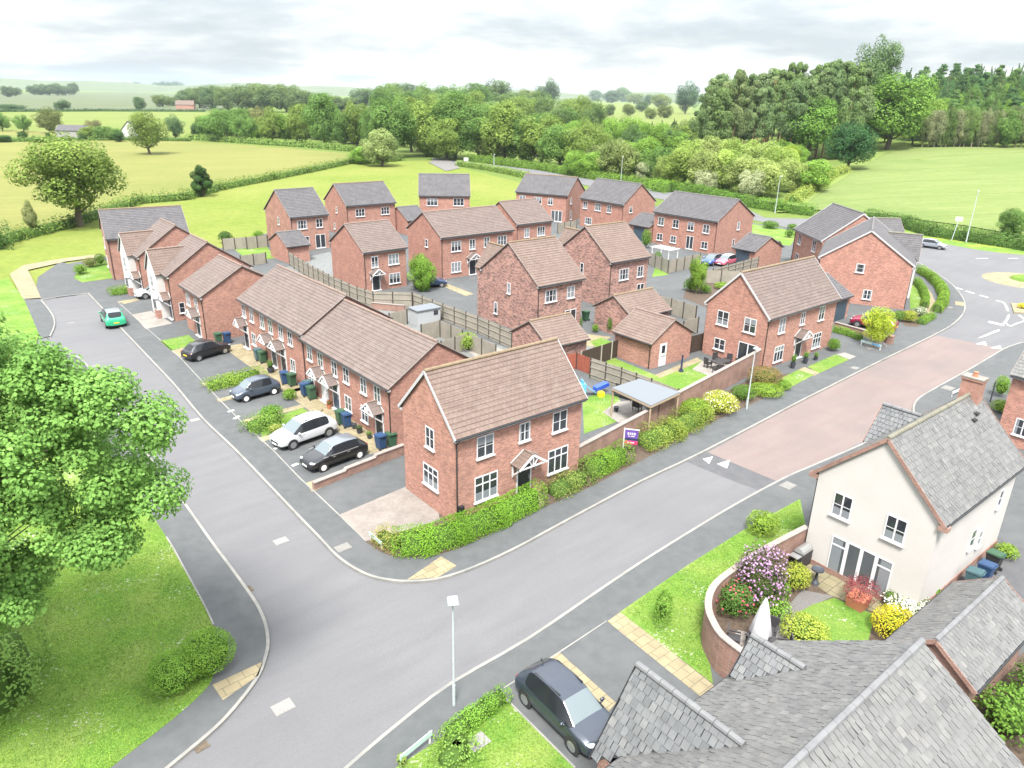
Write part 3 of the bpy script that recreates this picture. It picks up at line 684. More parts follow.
P_F = (42.6, 88.8, 64.8, 11.72, 10.19, 5.0, 8.54)
F_ = house('detached_house', 'large brick house with broad white edged gable end above the red car', 'house', P_F, 'brick_orange', 'tile_grey',
    [('L', .45, 4.2, .9, 1.0, 1, 'p'), ('L', -.8, 1.25, .95, 1.1, 2, 'n')], barge='fascia_white', ridge='ridge_grey', pipes=[('F', -1), ('B', -1)])
wing(F_, P_F, 2.6, 4.6, .7, 4.6, 7.3, 'render_white', 'tile_grey', side=-1, ridge='ridge_moss', barge='mortar')
P_F2 = (44.73, 101.14, -88.8, 9.62, 9.93, 5.0, 8.61)
house('detached_house', 'grey roofed brick house half hidden behind the broad gable, by the main road', 'house', P_F2, 'brick_pink', 'tile_grey',
    [('F', -2.8, 3.9, 1.2, 1.5, 2, 'p'), ('F', 2.3, 3.9, 1.2, 1.5, 2, 'n'), ('F', -2.8, 1.2, 1.2, 1.3, 2, 'n')], barge='fascia_white', ridge='ridge_grey', pipes=[('F', -1)])
wing_p = (49.2, 100.4, 1.0, 5.0, 7.0, 4.6, 7.5)
house('detached_house', 'low grey ridge just showing behind the broad gable, next to the roadside hedge', 'house', wing_p, 'brick_pink', 'tile_grey', ridge='ridge_moss')
P_K = (20.59, 32.84, 39.3, 9.70, 6.21, 5.0, 8.03)
K = house('rendered_house', 'cream rendered house with grey slate roof, brick plinth and chimney in the right foreground', 'house', P_K, 'render_cream', 'slate',
    [('L', 1.4, 3.85, .95, 1.25, 2, 'q'), ('L', -1.15, 3.85, .95, 1.25, 2, 'q'), ('L', .05, 1.12, 3.0, 2.1, 4, 'dr'),
     ('F', .5, 2.15, .65, 1.1, 1, 'p'), ('F', 1.6, 1.75, .5, .95, 1, 'p'), ('F', 3.1, 3.5, .55, 1.0, 1, 'p')], barge='brick_wall', ridge='ridge_moss', pipes=[('B', -1)], slates=True, fascia=None)
pl = MB(); hl, hw = P_K[3] / 2 - VO, P_K[4] / 2 - EO
pl.box((0, -hw - .012, .12), (2 * hl + .1, .06, .54)); pl.box((-hl - .012, 0, .12), (.06, 2 * hw + .02, .34)); pl.box((hl + .012, 0, .12), (.06, 2 * hw + .02, .54))
pl.build('plinth', 'brick_wall', K)
ch = MB(); ch.box((4.15, .0, 8.25), (.6, .95, 1.3)); ch.box((4.15, 0, 8.86), (.7, 1.05, .1)); co = ch.build('chimney', 'brick_pink', K)
MB().box((4.15, 0, 8.95), (.72, 1.08, .07)).build('chimney_cap', 'patio_stone', co); MB().lathe([(.13, 8.98), (.1, 9.18), (.12, 9.2), (.12, 9.23)], (4.15, 0, 0)).build('chimney_pot', 'terracotta', co)
for sx, sy in ((2.7, -.9), (3.3, -.75)): MB().box((sx, sy, P_K[6] - abs(sy) * (3.03 / 3.105) + .09), (.32, .2, .1)).build('roof_vent', 'black_plastic', K)
wing(K, P_K, 2.4, 2.9, .5, 4.9, 6.7, 'render_cream', 'slate_dark', side=1, ridge='ridge_slate', slates=True, barge='brick_wall')
for sg in (-1, 1):
    MB().box((-P_K[3] / 2 + .14, sg * (P_K[4] / 2 - .06), 4.86), (.34, .4, .22)).build('eaves_corbel', 'brick_wall', K)

# foreground slate roofed house: only its roof shows
th = R_(39.5); ax, nn = (math.cos(th), math.sin(th)), (-math.sin(th), math.cos(th)); ap = (12.46, 17.77); QL = 13.0
P_Q = (ap[0] - ax[0] * QL / 2, ap[1] - ax[1] * QL / 2, 39.5, QL, 8.8, 4.0, 7.0)
Q = house('slate_roofed_house', 'nearest house, its slate roof and two small front gables filling the bottom right corner', 'house', P_Q, 'brick_wall', 'slate', barge=None, ridge='ridge_slate', slates=True, fascia=None, gut=('F', 'B'))
wing(Q, P_Q, -.12, 3.5, 1.05, 3.45, 6.0, 'brick_wall', 'slate_dark', side=1, ridge='ridge_slate', barge='black_plastic', slates=True)
wing(Q, P_Q, 4.4, 1.9, 0.0, 4.3, 5.45, 'brick_wall', 'slate_dark', side=1, ridge='ridge_slate', barge='black_plastic', slates=True)
MB().box((3.1, -2.3, 7 - 2.3 * .682 + .1), (.22, .16, .12)).build('roof_vent', 'galvanised', Q)
P_P = (18.33, 23.93, 39.0, 6.3, 3.3, 2.3, 3.5)
G_P = house('garage', 'slate roofed brick garage between the nearest house and the cream house', 'garage', P_P, 'brick_wall', 'slate', barge='brick_wall', ridge='ridge_slate', slates=True, fascia=None)
house('detached_house', 'brick house cut off by the right edge of the picture, beyond the cream house chimney', 'house', (39.3, 45.6, -50, 9.0, 7.0, 5.0, 8.0), 'brick_orange', 'slate', [('F', -3.0, 1.5, 1.0, 1.2, 2, 'n')], barge='mortar', ridge='ridge_slate', slates=True, pipes=[('B', -1)])

# ---- garages
def garage(lab, P, wallm, roofm, **k): return house('garage', lab, 'garage', P, wallm, roofm, gut=k.pop('gut', ('F', 'B')), fascia=None, **k)
g3 = garage('brick garage with white side door on the striped garden lawn', (12.65, 63.4, -51, 4.6, 5.9, 2.35, 4.05), 'brick_orange', 'tile_red', pipes=[('F', 1)], ridge='ridge_red')
window(g3, 'R', -1.15, 1.45, .5, .75, 1, 'p', 2.18, 2.67)
d = MB(); d.box((0, -.02, 1.0), (.9, .07, 2.05)); loc, rz = put(g3, 'R', -1.15, .05, 2.18, 2.67); dd = d.build('side_door', 'upvc', g3, loc, rz); MB().box((0, -.06, 1.5), (.42, .02, .7)).build('door_light', 'glass', dd)
garage('mottled brick garage behind the ridge of the corner house', (3.2, 62.0, 37, 4.6, 5.6, 2.3, 3.95), 'brick_mixed', 'tile_red', ridge='ridge_gold')
garage('mottled brick garage joined to the white door garage, blank wall to the gravel garden', (11.9, 71.6, 38, 5.6, 5.6, 2.3, 3.95), 'brick_mixed', 'tile_red', ridge='ridge_gold')
g = garage('small grey roofed garage with blue door behind the two parked cars', (34.9, 105.6, -52, 3.9, 7.0, 2.3, 4.0), 'brick_orange', 'tile_grey', ridge='ridge_grey')
garage_door(g, 'F', -.2, 1.83, 3.22, 2.3)
g = garage('dark roofed garage with navy door squeezed between two houses of the back row', (22.6, 123.8, -50, 4.6, 6.4, 2.4, 4.0), 'brick_orange', 'tile_grey', ridge='ridge_grey')
garage_door(g, 'F', 0, 2.18, 2.92, 2.3)
g = garage('grey roofed garage with dark blue door beside the broad gable and the red car', (32.7, 78.6, 40, 5.0, 6.6, 2.5, 4.3), 'brick_orange', 'tile_grey', ridge='ridge_grey')
garage_door(g, 'F', 0.6, 2.38, 3.02, 2.4)
garage('grey roofed brick garage beside the left house of the back row', (-31.4, 102.0, 40, 3.4, 6.4, 2.3, 3.8), 'brick_orange', 'tile_grey', ridge='ridge_grey')
garage('narrow grey roofed garage left of the square on house in the back row', (-18.2, 125.5, 38, 4.0, 7.0, 2.4, 4.2), 'brick_orange', 'tile_grey', ridge='ridge_grey')
# ------------------------------------------------------------------ the land, roads, pavements
def struct(o, name=None): o['kind'] = 'structure'; return o

def px(pts, z=0.0): return [at(x, y, z) for x, y in pts]

def slab(name, mat, pts, z1, z0=None, world=False, z=0.0):
    p = pts if world else px(pts, z); mb = MB()
    if z0 is None:
        a = sum(p[i][0] * p[(i + 1) % len(p)][1] - p[(i + 1) % len(p)][0] * p[i][1] for i in range(len(p)))
        if a < 0: p = p[::-1]
        mb.add([(q[0], q[1], z1) for q in p], [tuple(range(len(p)))])
        return struct(mb.build(name, mat, recalc=True))
    mb.prism(p, z0, z1); return struct(mb.build(name, mat))

def smooth_line(pts, n=3):
    """Catmull-Rom through points"""
    out = []; P = [np.array(p, float) for p in pts]
    for i in range(len(P) - 1):
        a, b, c, d = P[max(i - 1, 0)], P[i], P[i + 1], P[min(i + 2, len(P) - 1)]
        for k in range(n):
            t = k / n; out.append(tuple(.5 * ((2 * b) + (-a + c) * t + (2 * a - 5 * b + 4 * c - d) * t * t + (-a + 3 * b - 3 * c + d) * t ** 3)))
    out.append(tuple(P[-1])); return out

def strip(name, mat, pts, w, z0, z1, off=0.0):
    """a low strip with a square section along a world line"""
    mb = MB(); n = len(pts); L, Rr = [], []
    for i in range(n):
        a, b = np.array(pts[max(i - 1, 0)]), np.array(pts[min(i + 1, n - 1)]); d = b - a; d /= np.linalg.norm(d) + 1e-9; m = np.array([-d[1], d[0]]); p = np.array(pts[i])
        L.append(p + m * (off + w / 2)); Rr.append(p + m * (off - w / 2))
    for i in range(n - 1):
        q = [(*L[i], z0), (*Rr[i], z0), (*Rr[i + 1], z0), (*L[i + 1], z0), (*L[i], z1), (*Rr[i], z1), (*Rr[i + 1], z1), (*L[i + 1], z1)]
        mb.add(q, [(4, 5, 6, 7), (0, 4, 7, 3), (1, 2, 6, 5)] + ([(0, 1, 5, 4)] if i == 0 else []) + ([(2, 3, 7, 6)] if i == n - 2 else []))
    return mb.build(name, mat)

# the land as one sheet: fine near the houses, coarse towards the horizon
def axis(lo, hi, fine, lim):
    a = list(np.arange(-lim, lim + .1, fine)); s = fine; x = lim
    while x < hi: s *= 1.22; x = min(x + s, hi); a.append(x); a.insert(0, -x)
    return [v for v in sorted(set(a)) if v >= lo]
xs = axis(-4500, 4500, 20, 420); ys = axis(-60, 4500, 20, 640)
mb = MB(); nx = len(xs)
vs = [(x, y, terrain(x, y) - .16) for y in ys for x in xs]
mb.add(vs, [(j * nx + i, j * nx + i + 1, (j + 1) * nx + i + 1, (j + 1) * nx + i) for j in range(len(ys) - 1) for i in range(nx - 1)])
struct(mb.build('ground', 'land', smooth=True, recalc=False))

def field(name, mat, pts, dz, grid=25.0, world=False, hmax=None):
    """a field draped over the land, cut into a grid so that it follows the rise"""
    p = pts if world else [gt(x, y)[:2] for x, y in pts]
    bm = bmesh.new(); bm.faces.new([bm.verts.new((x, y, 0)) for x, y in p])
    x0, x1 = min(q[0] for q in p), max(q[0] for q in p); y0, y1 = min(q[1] for q in p), max(q[1] for q in p)
    gx = max(grid, (x1 - x0) / 40); gy = max(grid, (y1 - y0) / 40)
    for ax_, a, b, g in ((0, x0, x1, gx), (1, y0, y1, gy)):
        v = math.ceil(a / 20) * 20.0
        while v < b:
            co = (v, 0, 0) if ax_ == 0 else (0, v, 0); no = (1, 0, 0) if ax_ == 0 else (0, 1, 0)
            bmesh.ops.bisect_plane(bm, geom=bm.verts[:] + bm.edges[:] + bm.faces[:], plane_co=co, plane_no=no)
            v += 20.0 * max(1, round(g / 20))
    bmesh.ops.triangulate(bm, faces=bm.faces[:])
    for v in bm.verts: v.co.z = terrain(v.co.x, v.co.y) - .16 + dz
    for f in bm.faces:
        if f.normal.z < 0: f.normal_flip()
    me = bpy.data.meshes.new(name); bm.to_mesh(me); bm.free(); me.materials.append(M[mat])
    return struct(link(name, me))

field('meadow', 'meadow', [(-120, 330), (-40, 262), (18, 238), (75, 227), (140, 203), (185, 200), (222, 190), (275, 179), (310, 172), (352, 163), (402, 161), (430, 160), (455, 166), (520, 182), (600, 200), (640, 215), (560, 240), (420, 240), (300, 262), (110, 275), (20, 305), (-60, 350)], .03)
field('barley_field', 'barley', [(-400, 245), (-120, 270), (-10, 241), (70, 223), (137, 201), (184, 197), (220, 188), (273, 178), (308, 171), (350, 160), (345, 153), (300, 149), (250, 145), (190, 141), (110, 140), (0, 142), (-400, 146)], .05)
field('pasture', 'far_green', [(-400, 137), (0, 137), (110, 136.5), (200, 138), (215, 130), (205, 112.5), (100, 111.5), (0, 112), (-400, 112)], .06)
field('stubble_field', 'barley', [(-400, 134), (-30, 134.5), (75, 135.5), (108, 136.2), (70, 131.5), (0, 130), (-400, 129)], .12)
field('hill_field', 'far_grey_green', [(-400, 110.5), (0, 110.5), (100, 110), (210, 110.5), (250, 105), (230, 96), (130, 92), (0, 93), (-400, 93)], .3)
field('crop_field', 'wheat', [(778, 213), (850, 171), (884, 152), (905, 148), (960, 147.2), (1030, 147.5), (1250, 151), (1250, 262), (1024, 236), (965, 226), (925, 221), (880, 214), (830, 210)], .28, grid=14)
field('field_margin', 'rough_grass', [(776, 213), (790, 199), (835, 173), (868, 151), (884, 143), (905, 142), (908, 148.5), (886, 153.5), (858, 169.5), (815, 197), (798, 212)], .36, grid=14)
field('hill_meadow', 'far_green', [(560, 140), (620, 150), (690, 140), (700, 128), (690, 104), (560, 101), (540, 108)], .3)
field('verge', 'verge_grass', [(905, 234.5), (930, 240.5), (948, 245), (973, 249.5), (997, 252.8), (1024, 255.3), (1200, 275), (1200, 262), (1024, 246), (960, 236), (905, 226), (820, 212), (815, 216)], .05)
# carriageways lie 0.1 m below the pavements
slab('road', 'asphalt', [(-220, 420), (-120, 330), (20, 297), (40, 299), (88, 292), (125, 320), (240, 440), (420, 560), (600, 480), (800, 390), (925, 318), (955, 300), (905, 257), (890, 251), (850, 241), (800, 231), (780, 226), (740, 217), (700, 206), (660, 199), (620, 192), (580, 184), (540, 176.5), (500, 170.5), (455, 164), (432, 162), (432, 158), (468, 161.5), (500, 165.5), (540, 170.5), (580, 177.5), (620, 184), (660, 190), (700, 196), (740, 206), (780, 213), (815, 217.5), (860, 224), (905, 233), (930, 240), (948, 244.5), (973, 249), (997, 252.4), (1024, 255), (1400, 300), (1400, 345), (1030, 356), (920, 420), (780, 500), (600, 620), (330, 830), (80, 860), (120, 790), (230, 660), (150, 500), (60, 360), (30, 352), (-80, 400)], -.1, z=-.1)
slab('red_surface', 'red_tarmac', [(708, 452.5), (776, 481), (818, 464.5), (907, 418), (918, 404), (931, 392), (972, 369), (1001.5, 348.5), (934.5, 335.2), (878, 362.2), (831, 385.8), (800, 401.3)], -.092, z=-.1)
slab('road_ramp', 'asphalt_patch', [(702, 454), (708, 452), (776, 481), (764, 487), (740, 478), (694, 459)], -.095, z=-.1)
slab('road_patch', 'asphalt_patch', [(694, 459), (740, 478), (764, 487), (758, 490), (733, 481), (687, 462)], -.096, z=-.1)
for tri in ([(703, 459), (713, 456.5), (709, 464)], [(717, 464), (730, 460), (727, 468.5)], [(976, 344), (985, 341.6), (987, 345.5)], [(990, 348), (1000, 345.5), (1002, 349)]):
    slab('ramp_marking', 'white_line', tri, -.088, z=-.1)
for quad in ([(977, 338.5), (994, 331), (999, 329.5), (1000, 330.8), (984, 336.8)], [(989, 321), (1004, 324.5), (1004, 326), (988, 322.6)]):
    slab('lane_marking', 'white_line', quad, -.088, z=-.1)
def lines(pts, w, name='lane_marking', n=4):
    s = strip(name, 'white_line', smooth_line(px(pts, -.1), n), w, -.1, -.088); return struct(s)
lines([(996, 300.5), (1004, 303), (1008, 311)], .22); lines([(1009, 315), (1006, 321), (1002, 325)], .22)
lines([(1006, 323), (1010, 326), (1018, 323), (1034, 318)], .18); lines([(1019, 315), (1028, 322)], .25)
lines([(966, 291), (974, 293.5)], .35); lines([(980, 295.3), (988, 297.5)], .35); lines([(954, 287), (962, 289.5)], .35)
lines([(976, 258.6), (988, 258.2)], .2); lines([(1008, 258.4), (1018, 258.4)], .2)
# roundabout apron
c = at(1026, 281, -.1); mb = MB(); mb.lathe([(5.2, -.1), (5.0, -.03), (3.0, .03), (.1, .05)], (c[0], c[1], 0), 36)
struct(mb.build('roundabout_apron', 'buff_paving'))
mb = MB(); mb.lathe([(2.2, .02), (1.9, .3), (1.0, .55), (.1, .6)], (c[0] + .4, c[1] + .2, 0), 24); struct(mb.build('roundabout_mound', 'verge_grass'))
isl = px([(1011, 303), (1030, 304), (1032, 313), (1014, 312.5)], 0); slab('traffic_island', 'buff_paving', isl, .02, -.15, world=True)

# pavements and the ground the houses stand on
KERB_N = [(88, 293), (104, 309.7), (123, 330), (147.7, 356), (175, 385), (202.4, 417.7), (235, 449), (270, 485.5), (300, 517), (318, 535.5), (336.5, 555), (354.7, 568), (372, 575.8), (390, 579.6), (407.4, 580.8), (437, 578.6), (472, 567.5), (516, 547.5), (565, 521), (641.6, 480.5), (702.5, 451.7), (800, 401), (831, 385.5), (877.7, 362), (914, 344.5), (936, 333.8), (950, 326), (958, 319.5), (963.5, 313), (965, 306.5), (963.5, 299), (957.7, 290.5), (948, 281), (926.5, 267), (905, 256)]
kn = smooth_line(px(KERB_N), 3)
back = px([(890, 250), (850, 238), (800, 230), (760, 224), (700, 214), (640, 203), (560, 206), (480, 214), (400, 214), (330, 224), (262, 234), (235, 247), (118, 254), (101, 257.5), (80, 261.5), (62, 264.5), (52, 268), (42, 275), (37, 283), (38, 291), (42, 299)])
slab('estate_pavement', 'asphalt_path', kn + back, 0.0, -.2, world=True)
struct(strip('kerb', 'kerb_stone', kn, .14, -.16, .012))
KERB_S = [(1230, 300), (1100, 325), (1040, 338), (1009, 346.5), (990, 357), (971.5, 368), (929.3, 391.4), (917, 400), (913.5, 408), (914, 416), (905, 424), (888, 433)]
KERB_S2 = [(888, 433), (821.5, 461.7), (784, 478), (735, 504.5), (688, 532.7), (640, 562.7), (592, 595), (527.5, 638.8), (451.3, 683), (400, 722), (345.9, 768), (300, 812)]
ks = smooth_line(px(KERB_S), 3); ks2 = smooth_line(px(KERB_S2), 3)
slab('south_pavement', 'asphalt_path', ks + ks2 + px([(320, 900)]) + [(-3, 3), (60, 3), (80, 60)], 0.0, -.2, world=True)
struct(strip('kerb', 'kerb_stone', ks, .14, -.16, .012)); struct(strip('kerb', 'kerb_stone', ks2, .14, -.16, .012))
KERB_W = [(52, 352.5), (66, 353.5), (78, 357), (86, 364), (92, 373), (100, 386), (125, 422), (150, 458), (183, 501), (209.4, 538.4), (230, 566), (246, 588), (258, 606), (265.5, 624), (268, 641), (266, 655), (259, 674), (246, 693), (228, 714.5), (209, 733), (168, 767), (110, 815)]
kw = smooth_line(px(KERB_W), 3)
W_IN = [(157, 522.7), (172, 546), (185, 569.8), (199, 595), (211, 619), (216, 634), (217, 650), (214, 668), (211, 682), (196, 699), (167.5, 723.4), (111.7, 767), (40, 822)]
w_in = smooth_line(px(W_IN), 3)
slab('west_pavement', 'asphalt_path', kw + px([(20, 850)]) + w_in[::-1] + px([(112, 458), (68, 398), (44, 366), (30, 353)]), 0.0, -.2, world=True)
struct(strip('kerb', 'kerb_stone', kw, .14, -.16, .012))
slab('west_lawn', 'lawn', w_in + px([(-140, 870), (-260, 560), (-160, 400), (-60, 352), (30, 353), (44, 366), (68, 398), (112, 458)]), .012, -.2, world=True)
struct(strip('path_edging', 'kerb_stone', w_in[2:14], .08, -.1, .03))
KW2 = [(41, 300), (47, 307), (53, 316), (54.5, 325), (50, 336)]
k2 = smooth_line(px(KW2), 3)
slab('west_pavement', 'asphalt_path', k2 + px([(40, 338), (24, 299)]), 0.0, -.2, world=True); struct(strip('kerb', 'kerb_stone', k2, .14, -.16, .012))
slab('west_verge', 'lawn', [(24, 299), (39, 334), (34, 350), (-120, 390), (-240, 330), (-20, 285), (8, 278)], .008, -.2)
slab('shared_drive', 'asphalt_path', [(41, 299.5), (88, 292.5), (100, 270), (60, 262), (38, 277), (36, 288)], .004)
struct(strip('kerb', 'kerb_stone', px([(41, 299.8), (60, 296.3), (88, 293)]), .14, -.16, .012))
slab('garden_path', 'buff_paving', [(23, 299), (41, 298), (35, 284), (28, 270), (66, 261.5), (101, 257), (101, 254), (62, 258.5), (24, 265), (9.6, 274)], .02)
slab('roadside_pavement', 'gravel', [(428, 162), (446, 171), (460, 168), (447, 158)], .0)

def patch(name, mat, pts, lvl=1): return slab(name, mat, pts, .004 * lvl)
def rect(P, x0, x1, y0, y1):
    c, s = math.cos(R_(P[2])), math.sin(R_(P[2])); return [(P[0] + c * a - s * b, P[1] + s * a + c * b) for a, b in ((x0, y0), (x1, y0), (x1, y1), (x0, y1))]
# house frontages
patch('front_lawn', 'lawn', [(73.8, 278), (79, 268.7), (95.7, 262.5), (106, 260.5), (115.5, 278), (82, 282.5)], 4)
patch('garden_path', 'buff_paving', [(117, 301.5), (137, 298.5), (140, 300), (124.5, 304)], 2)
patch('house_apron', 'patio_stone', [(132.7, 314.5), (151.4, 311), (165, 319), (172.5, 323.5), (145.5, 329)], 2)
patch('front_lawn', 'lawn', [(160, 341), (188.7, 335), (198, 343.4), (171, 350.7)], 4)
patch('garden_path', 'buff_paving', [(171, 351), (198, 343.6), (202, 348), (180, 357)], 2)
for P in (P_T1, P_T2):
    hl, hw = P[3] / 2 - VO, P[4] / 2 - EO
    slab('terrace_path', 'buff_paving', rect(P, -hl - (.6 if P is P_T1 else 1.2), hl - .1, -hw - 1.7, -hw), .006, world=True)
patch('garden_path', 'buff_paving', [(201.7, 383.7), (253.3, 369.6), (263, 371), (205.2, 386.5)], 2)
patch('garden_path', 'buff_paving', [(216, 399.5), (268, 386), (283, 387.5), (219, 402)], 2)
patch('garden_path', 'buff_paving', [(242.7, 420), (300, 404.8), (306, 407), (246.2, 424)], 2)
patch('garden_path', 'buff_paving', [(258, 438), (275, 433.5), (279, 436), (262, 442)], 2)
patch('garden_path', 'buff_paving', [(306, 483), (384, 455), (389, 457.5), (312, 492)], 2)
patch('front_lawn', 'lawn', [(258, 424), (302.5, 407.8), (312, 414), (288.4, 427), (262, 437)], 4)
for q in ([(274, 449), (282, 446.5)], [(292, 466), (298, 463.5)], [(228, 412), (234, 410)], [(234, 419), (239, 416)]):
    struct(strip('bay_marking', 'white_line', px(q), .25, .001, .009))
struct(strip('drive_edging', 'kerb_stone', px([(118, 302), (147.7, 329), (180.5, 358), (218.7, 399), (243, 423), (273.4, 450.5), (300, 478.3), (312.8, 490), (339, 514.8), (366, 541)]), .08, -.05, .016))
patch('block_paved_drive', 'pale_setts', [(339.2, 514.8), (407.5, 486), (437, 507), (440, 520), (401, 531.5), (366.5, 541)], 2)
patch('hedge_bed', 'soil', [(365, 541.5), (402, 529), (455, 509), (520, 478), (560, 462), (584, 453), (640, 430), (700, 405), (752, 378), (800, 372), (784, 388.5), (743, 408), (702.5, 427), (662, 449.5), (639, 462), (590, 487), (540, 509), (500, 529), (460, 548), (440, 554.5), (416.7, 557.5), (394, 557), (380, 551.5)], 1)
patch('hedge_bed_path', 'buff_paving', [(531, 512), (545, 504), (530, 488), (518, 495)], 3)
patch('back_lawn', 'lawn', [(582.6, 399), (600, 393), (618, 396), (622, 405), (619, 421), (600, 428), (584, 434)], 3)
patch('patio', 'patio_stone', [(602.4, 412), (617.4, 402), (636, 400), (650, 413), (618.8, 423)], 5)
patch('back_lawn', 'lawn', [(588, 376), (678, 411), (714, 380), (718, 372), (700, 359), (655, 375), (612, 357)], 2)
patch('garden_path', 'buff_paving', [(655, 375), (697, 357.5), (702, 361), (660, 378)], 3)
patch('patio', 'patio_stone', [(692, 369.5), (702.4, 361), (738, 362), (750, 360), (712, 377)], 4)
patch('patio', 'buff_paving', [(578, 333), (611, 337), (596, 347), (572, 346)], 3)
patch('back_lawn', 'lawn', [(590, 342), (601, 337.5), (613, 342.5), (597, 348)], 4)
patch('court_edging', 'buff_paving', [(434, 282.5), (440, 281), (474, 294), (466, 296)], 2)
patch('back_yard', 'grey_slabs', [(300, 262), (330, 262), (420, 318), (513, 350), (500, 370), (440, 345), (340, 300), (280, 270)], 1)
patch('patio', 'patio_stone', [(468, 352), (486, 344), (505, 350), (488, 364)], 2)
patch('patio', 'grey_slabs', [(563, 346), (585, 341), (594, 348), (574, 355)], 2)
patch('back_lawn', 'lawn', [(228, 244), (262, 240), (275, 258), (250, 262)], 3)
patch('patio', 'grey_slabs', [(302, 258), (330, 252), (346, 275), (330, 278)], 2)
patch('front_lawn', 'lawn', [(807.4, 366.8), (835.6, 354.5), (849, 359.8), (819, 373.5)], 4)
patch('front_lawn', 'lawn', [(748, 398), (770, 384), (798, 370), (814, 375), (784, 391)], 4)
patch('garden_path', 'buff_paving', [(798, 370), (804, 367), (820, 373), (814, 376)], 3)
patch('garden_path', 'patio_stone', [(836, 354.3), (845, 352.5), (856, 356.5), (849, 359.6)], 3)
patch('front_lawn', 'lawn', [(910, 284), (921, 288), (923, 307.8), (910, 309)], 4)
patch('garden_path', 'buff_paving', [(921, 281), (932, 294), (937, 306), (932, 317), (923, 313), (928, 303), (925, 292)], 5)
patch('corner_bed', 'soil', [(894, 312), (915, 309), (934, 316), (917, 327), (905, 326)], 2)
patch('side_lawn', 'lawn', [(752, 224), (800, 232), (790, 246), (752, 240)], 3)
patch('front_lawn', 'lawn', [(655, 268), (672, 266), (668, 275), (652, 277)], 3)
patch('planting_bed', 'soil', [(683, 298), (688, 285), (720, 280), (735, 290), (715, 310), (700, 305)], 3)
patch('tree_bed', 'gravel', [(864, 344), (884, 341), (888, 347), (868, 350)], 3)
# south side
patch('front_lawn', 'lawn', [(620, 612), (688, 565), (746.5, 528.3), (800, 499), (806, 527), (776, 541.5), (745, 566), (722, 585), (710, 612), (707, 644), (713, 684)], 4)
patch('garden_path', 'buff_paving', [(607.3, 621.5), (620.5, 612), (716, 687), (702, 698)], 3)
patch('garden_path', 'buff_paving', [(549.5, 658), (559.7, 652.5), (616, 703), (607, 713.5)], 3)
struct(strip('drive_edging', 'kerb_stone', px([(504, 688), (559.7, 652), (606.6, 621)]), .06, -.05, .013))
struct(strip('drive_edging', 'kerb_stone', px([(502, 695), (545, 738), (575, 768)]), .07, -.05, .03))
patch('front_lawn', 'lawn', [(398, 766), (434, 743), (500, 694), (504, 695), (545, 738), (578, 772), (590, 830), (340, 820)], 4)
patch('garden_bed', 'soil', [(806, 562), (884, 597), (905, 640), (830, 690), (735, 690), (712, 640), (712, 600), (735, 575)], 1)
patch('patio', 'buff_flags', [(797, 571), (808, 558), (831, 571), (890, 597), (885, 616), (851.5, 604), (827.7, 594)], 3)
patch('gravel_path', 'gravel', [(802, 590), (834, 596), (812, 606), (796, 615), (790, 628), (782, 640), (768, 640), (772, 622), (785, 610)], 2)
patch('back_lawn', 'lawn', [(796, 614), (812, 605), (834, 598), (875, 615), (868, 642), (790, 644), (790, 628)], 4)
patch('patio', 'pale_setts', [(720, 650), (738, 630), (775, 640), (775, 670), (730, 675)], 3)
patch('driveway', 'asphalt_patch', [(950, 610), (1024, 540), (1060, 520), (1100, 600), (980, 660)], 1)
patch('garden_bed', 'soil', [(960, 700), (1040, 640), (1100, 700), (1030, 790)], 1)
# dropped kerb pads and covers
for pts in ([(407, 579.8), (441, 556.5), (457, 566), (437, 577.8)], [(212.5, 685), (263, 661.5), (258.5, 675.5), (223, 700.5)], [(955, 301), (964, 302.5), (964.5, 306), (955.5, 305)]):
    patch('crossing_pad', 'buff_paving', pts, 3)
for i, (x, y, w, z) in enumerate(((343, 547.5, .6, 0), (281, 541, .55, -.1), (283, 707, .6, -.1), (253, 418, .6, -.1), (195, 420, .5, -.1), (171, 424, .45, -.1), (95, 366, .5, -.1), (71, 323, .45, -.1), (788, 485.5, .7, 0), (948, 388, .8, 0), (855, 368, .6, 0), (950, 307.5, .5, 0), (478, 742, .6, .02))):
    q = at(x, y, z); rz = R_(40)
    pale = i in (0, 8, 9, 10, 11, 5, 6, 7)
    o = MB().box((0, 0, 0), (w * 1.3, w, .012)).box((0, 0, .006), (w * 1.1, w * .8, .012)).build('manhole_cover', 'cover_pale' if pale else 'cover_iron', None, (q[0], q[1], z + (.022 if z > 0 else .008)), rz)
    lab = ['pale inspection cover in the pavement beside the corner hedge', 'greyish manhole cover in the middle of the junction', 'brown manhole cover in the road near the bottom left kerb', 'greyish manhole cover in the road opposite the parked white car', 'greyish manhole cover in the road by the big tree tips', 'small pale cover in the road nearest the big tree', 'pale cover in the road beyond the big tree top', 'pale cover in the road left of the green car', 'pale cover in the pavement beside the cream house', 'pale cover in the pavement beyond the cream house chimney', 'pale cover in the pavement before the brick house with gabled porch', 'pale cover in the pavement by the curved hedge', 'round grey cover in the lawn beside the grey suv'][i]
    tag(o, lab, 'manhole cover')
for q, lab in (((201, 746), 'dark drain grating against the kerb at bottom left'), ((247, 590), 'small dark drain grating at the kerb bend near the clipped bushes')):
    w = at(*q, -.1); g = MB()
    for k in range(6): g.box((-.22 + k * .088, 0, 0), (.045, .42, .02))
    g.box((0, .21, 0), (.5, .05, .022)); g.box((0, -.21, 0), (.5, .05, .022)); g.box((0, 0, -.006), (.46, .4, .006))
    tag(g.build('drain_grating', 'bark', None, (w[0], w[1], -.086), R_(45)), lab, 'drain')
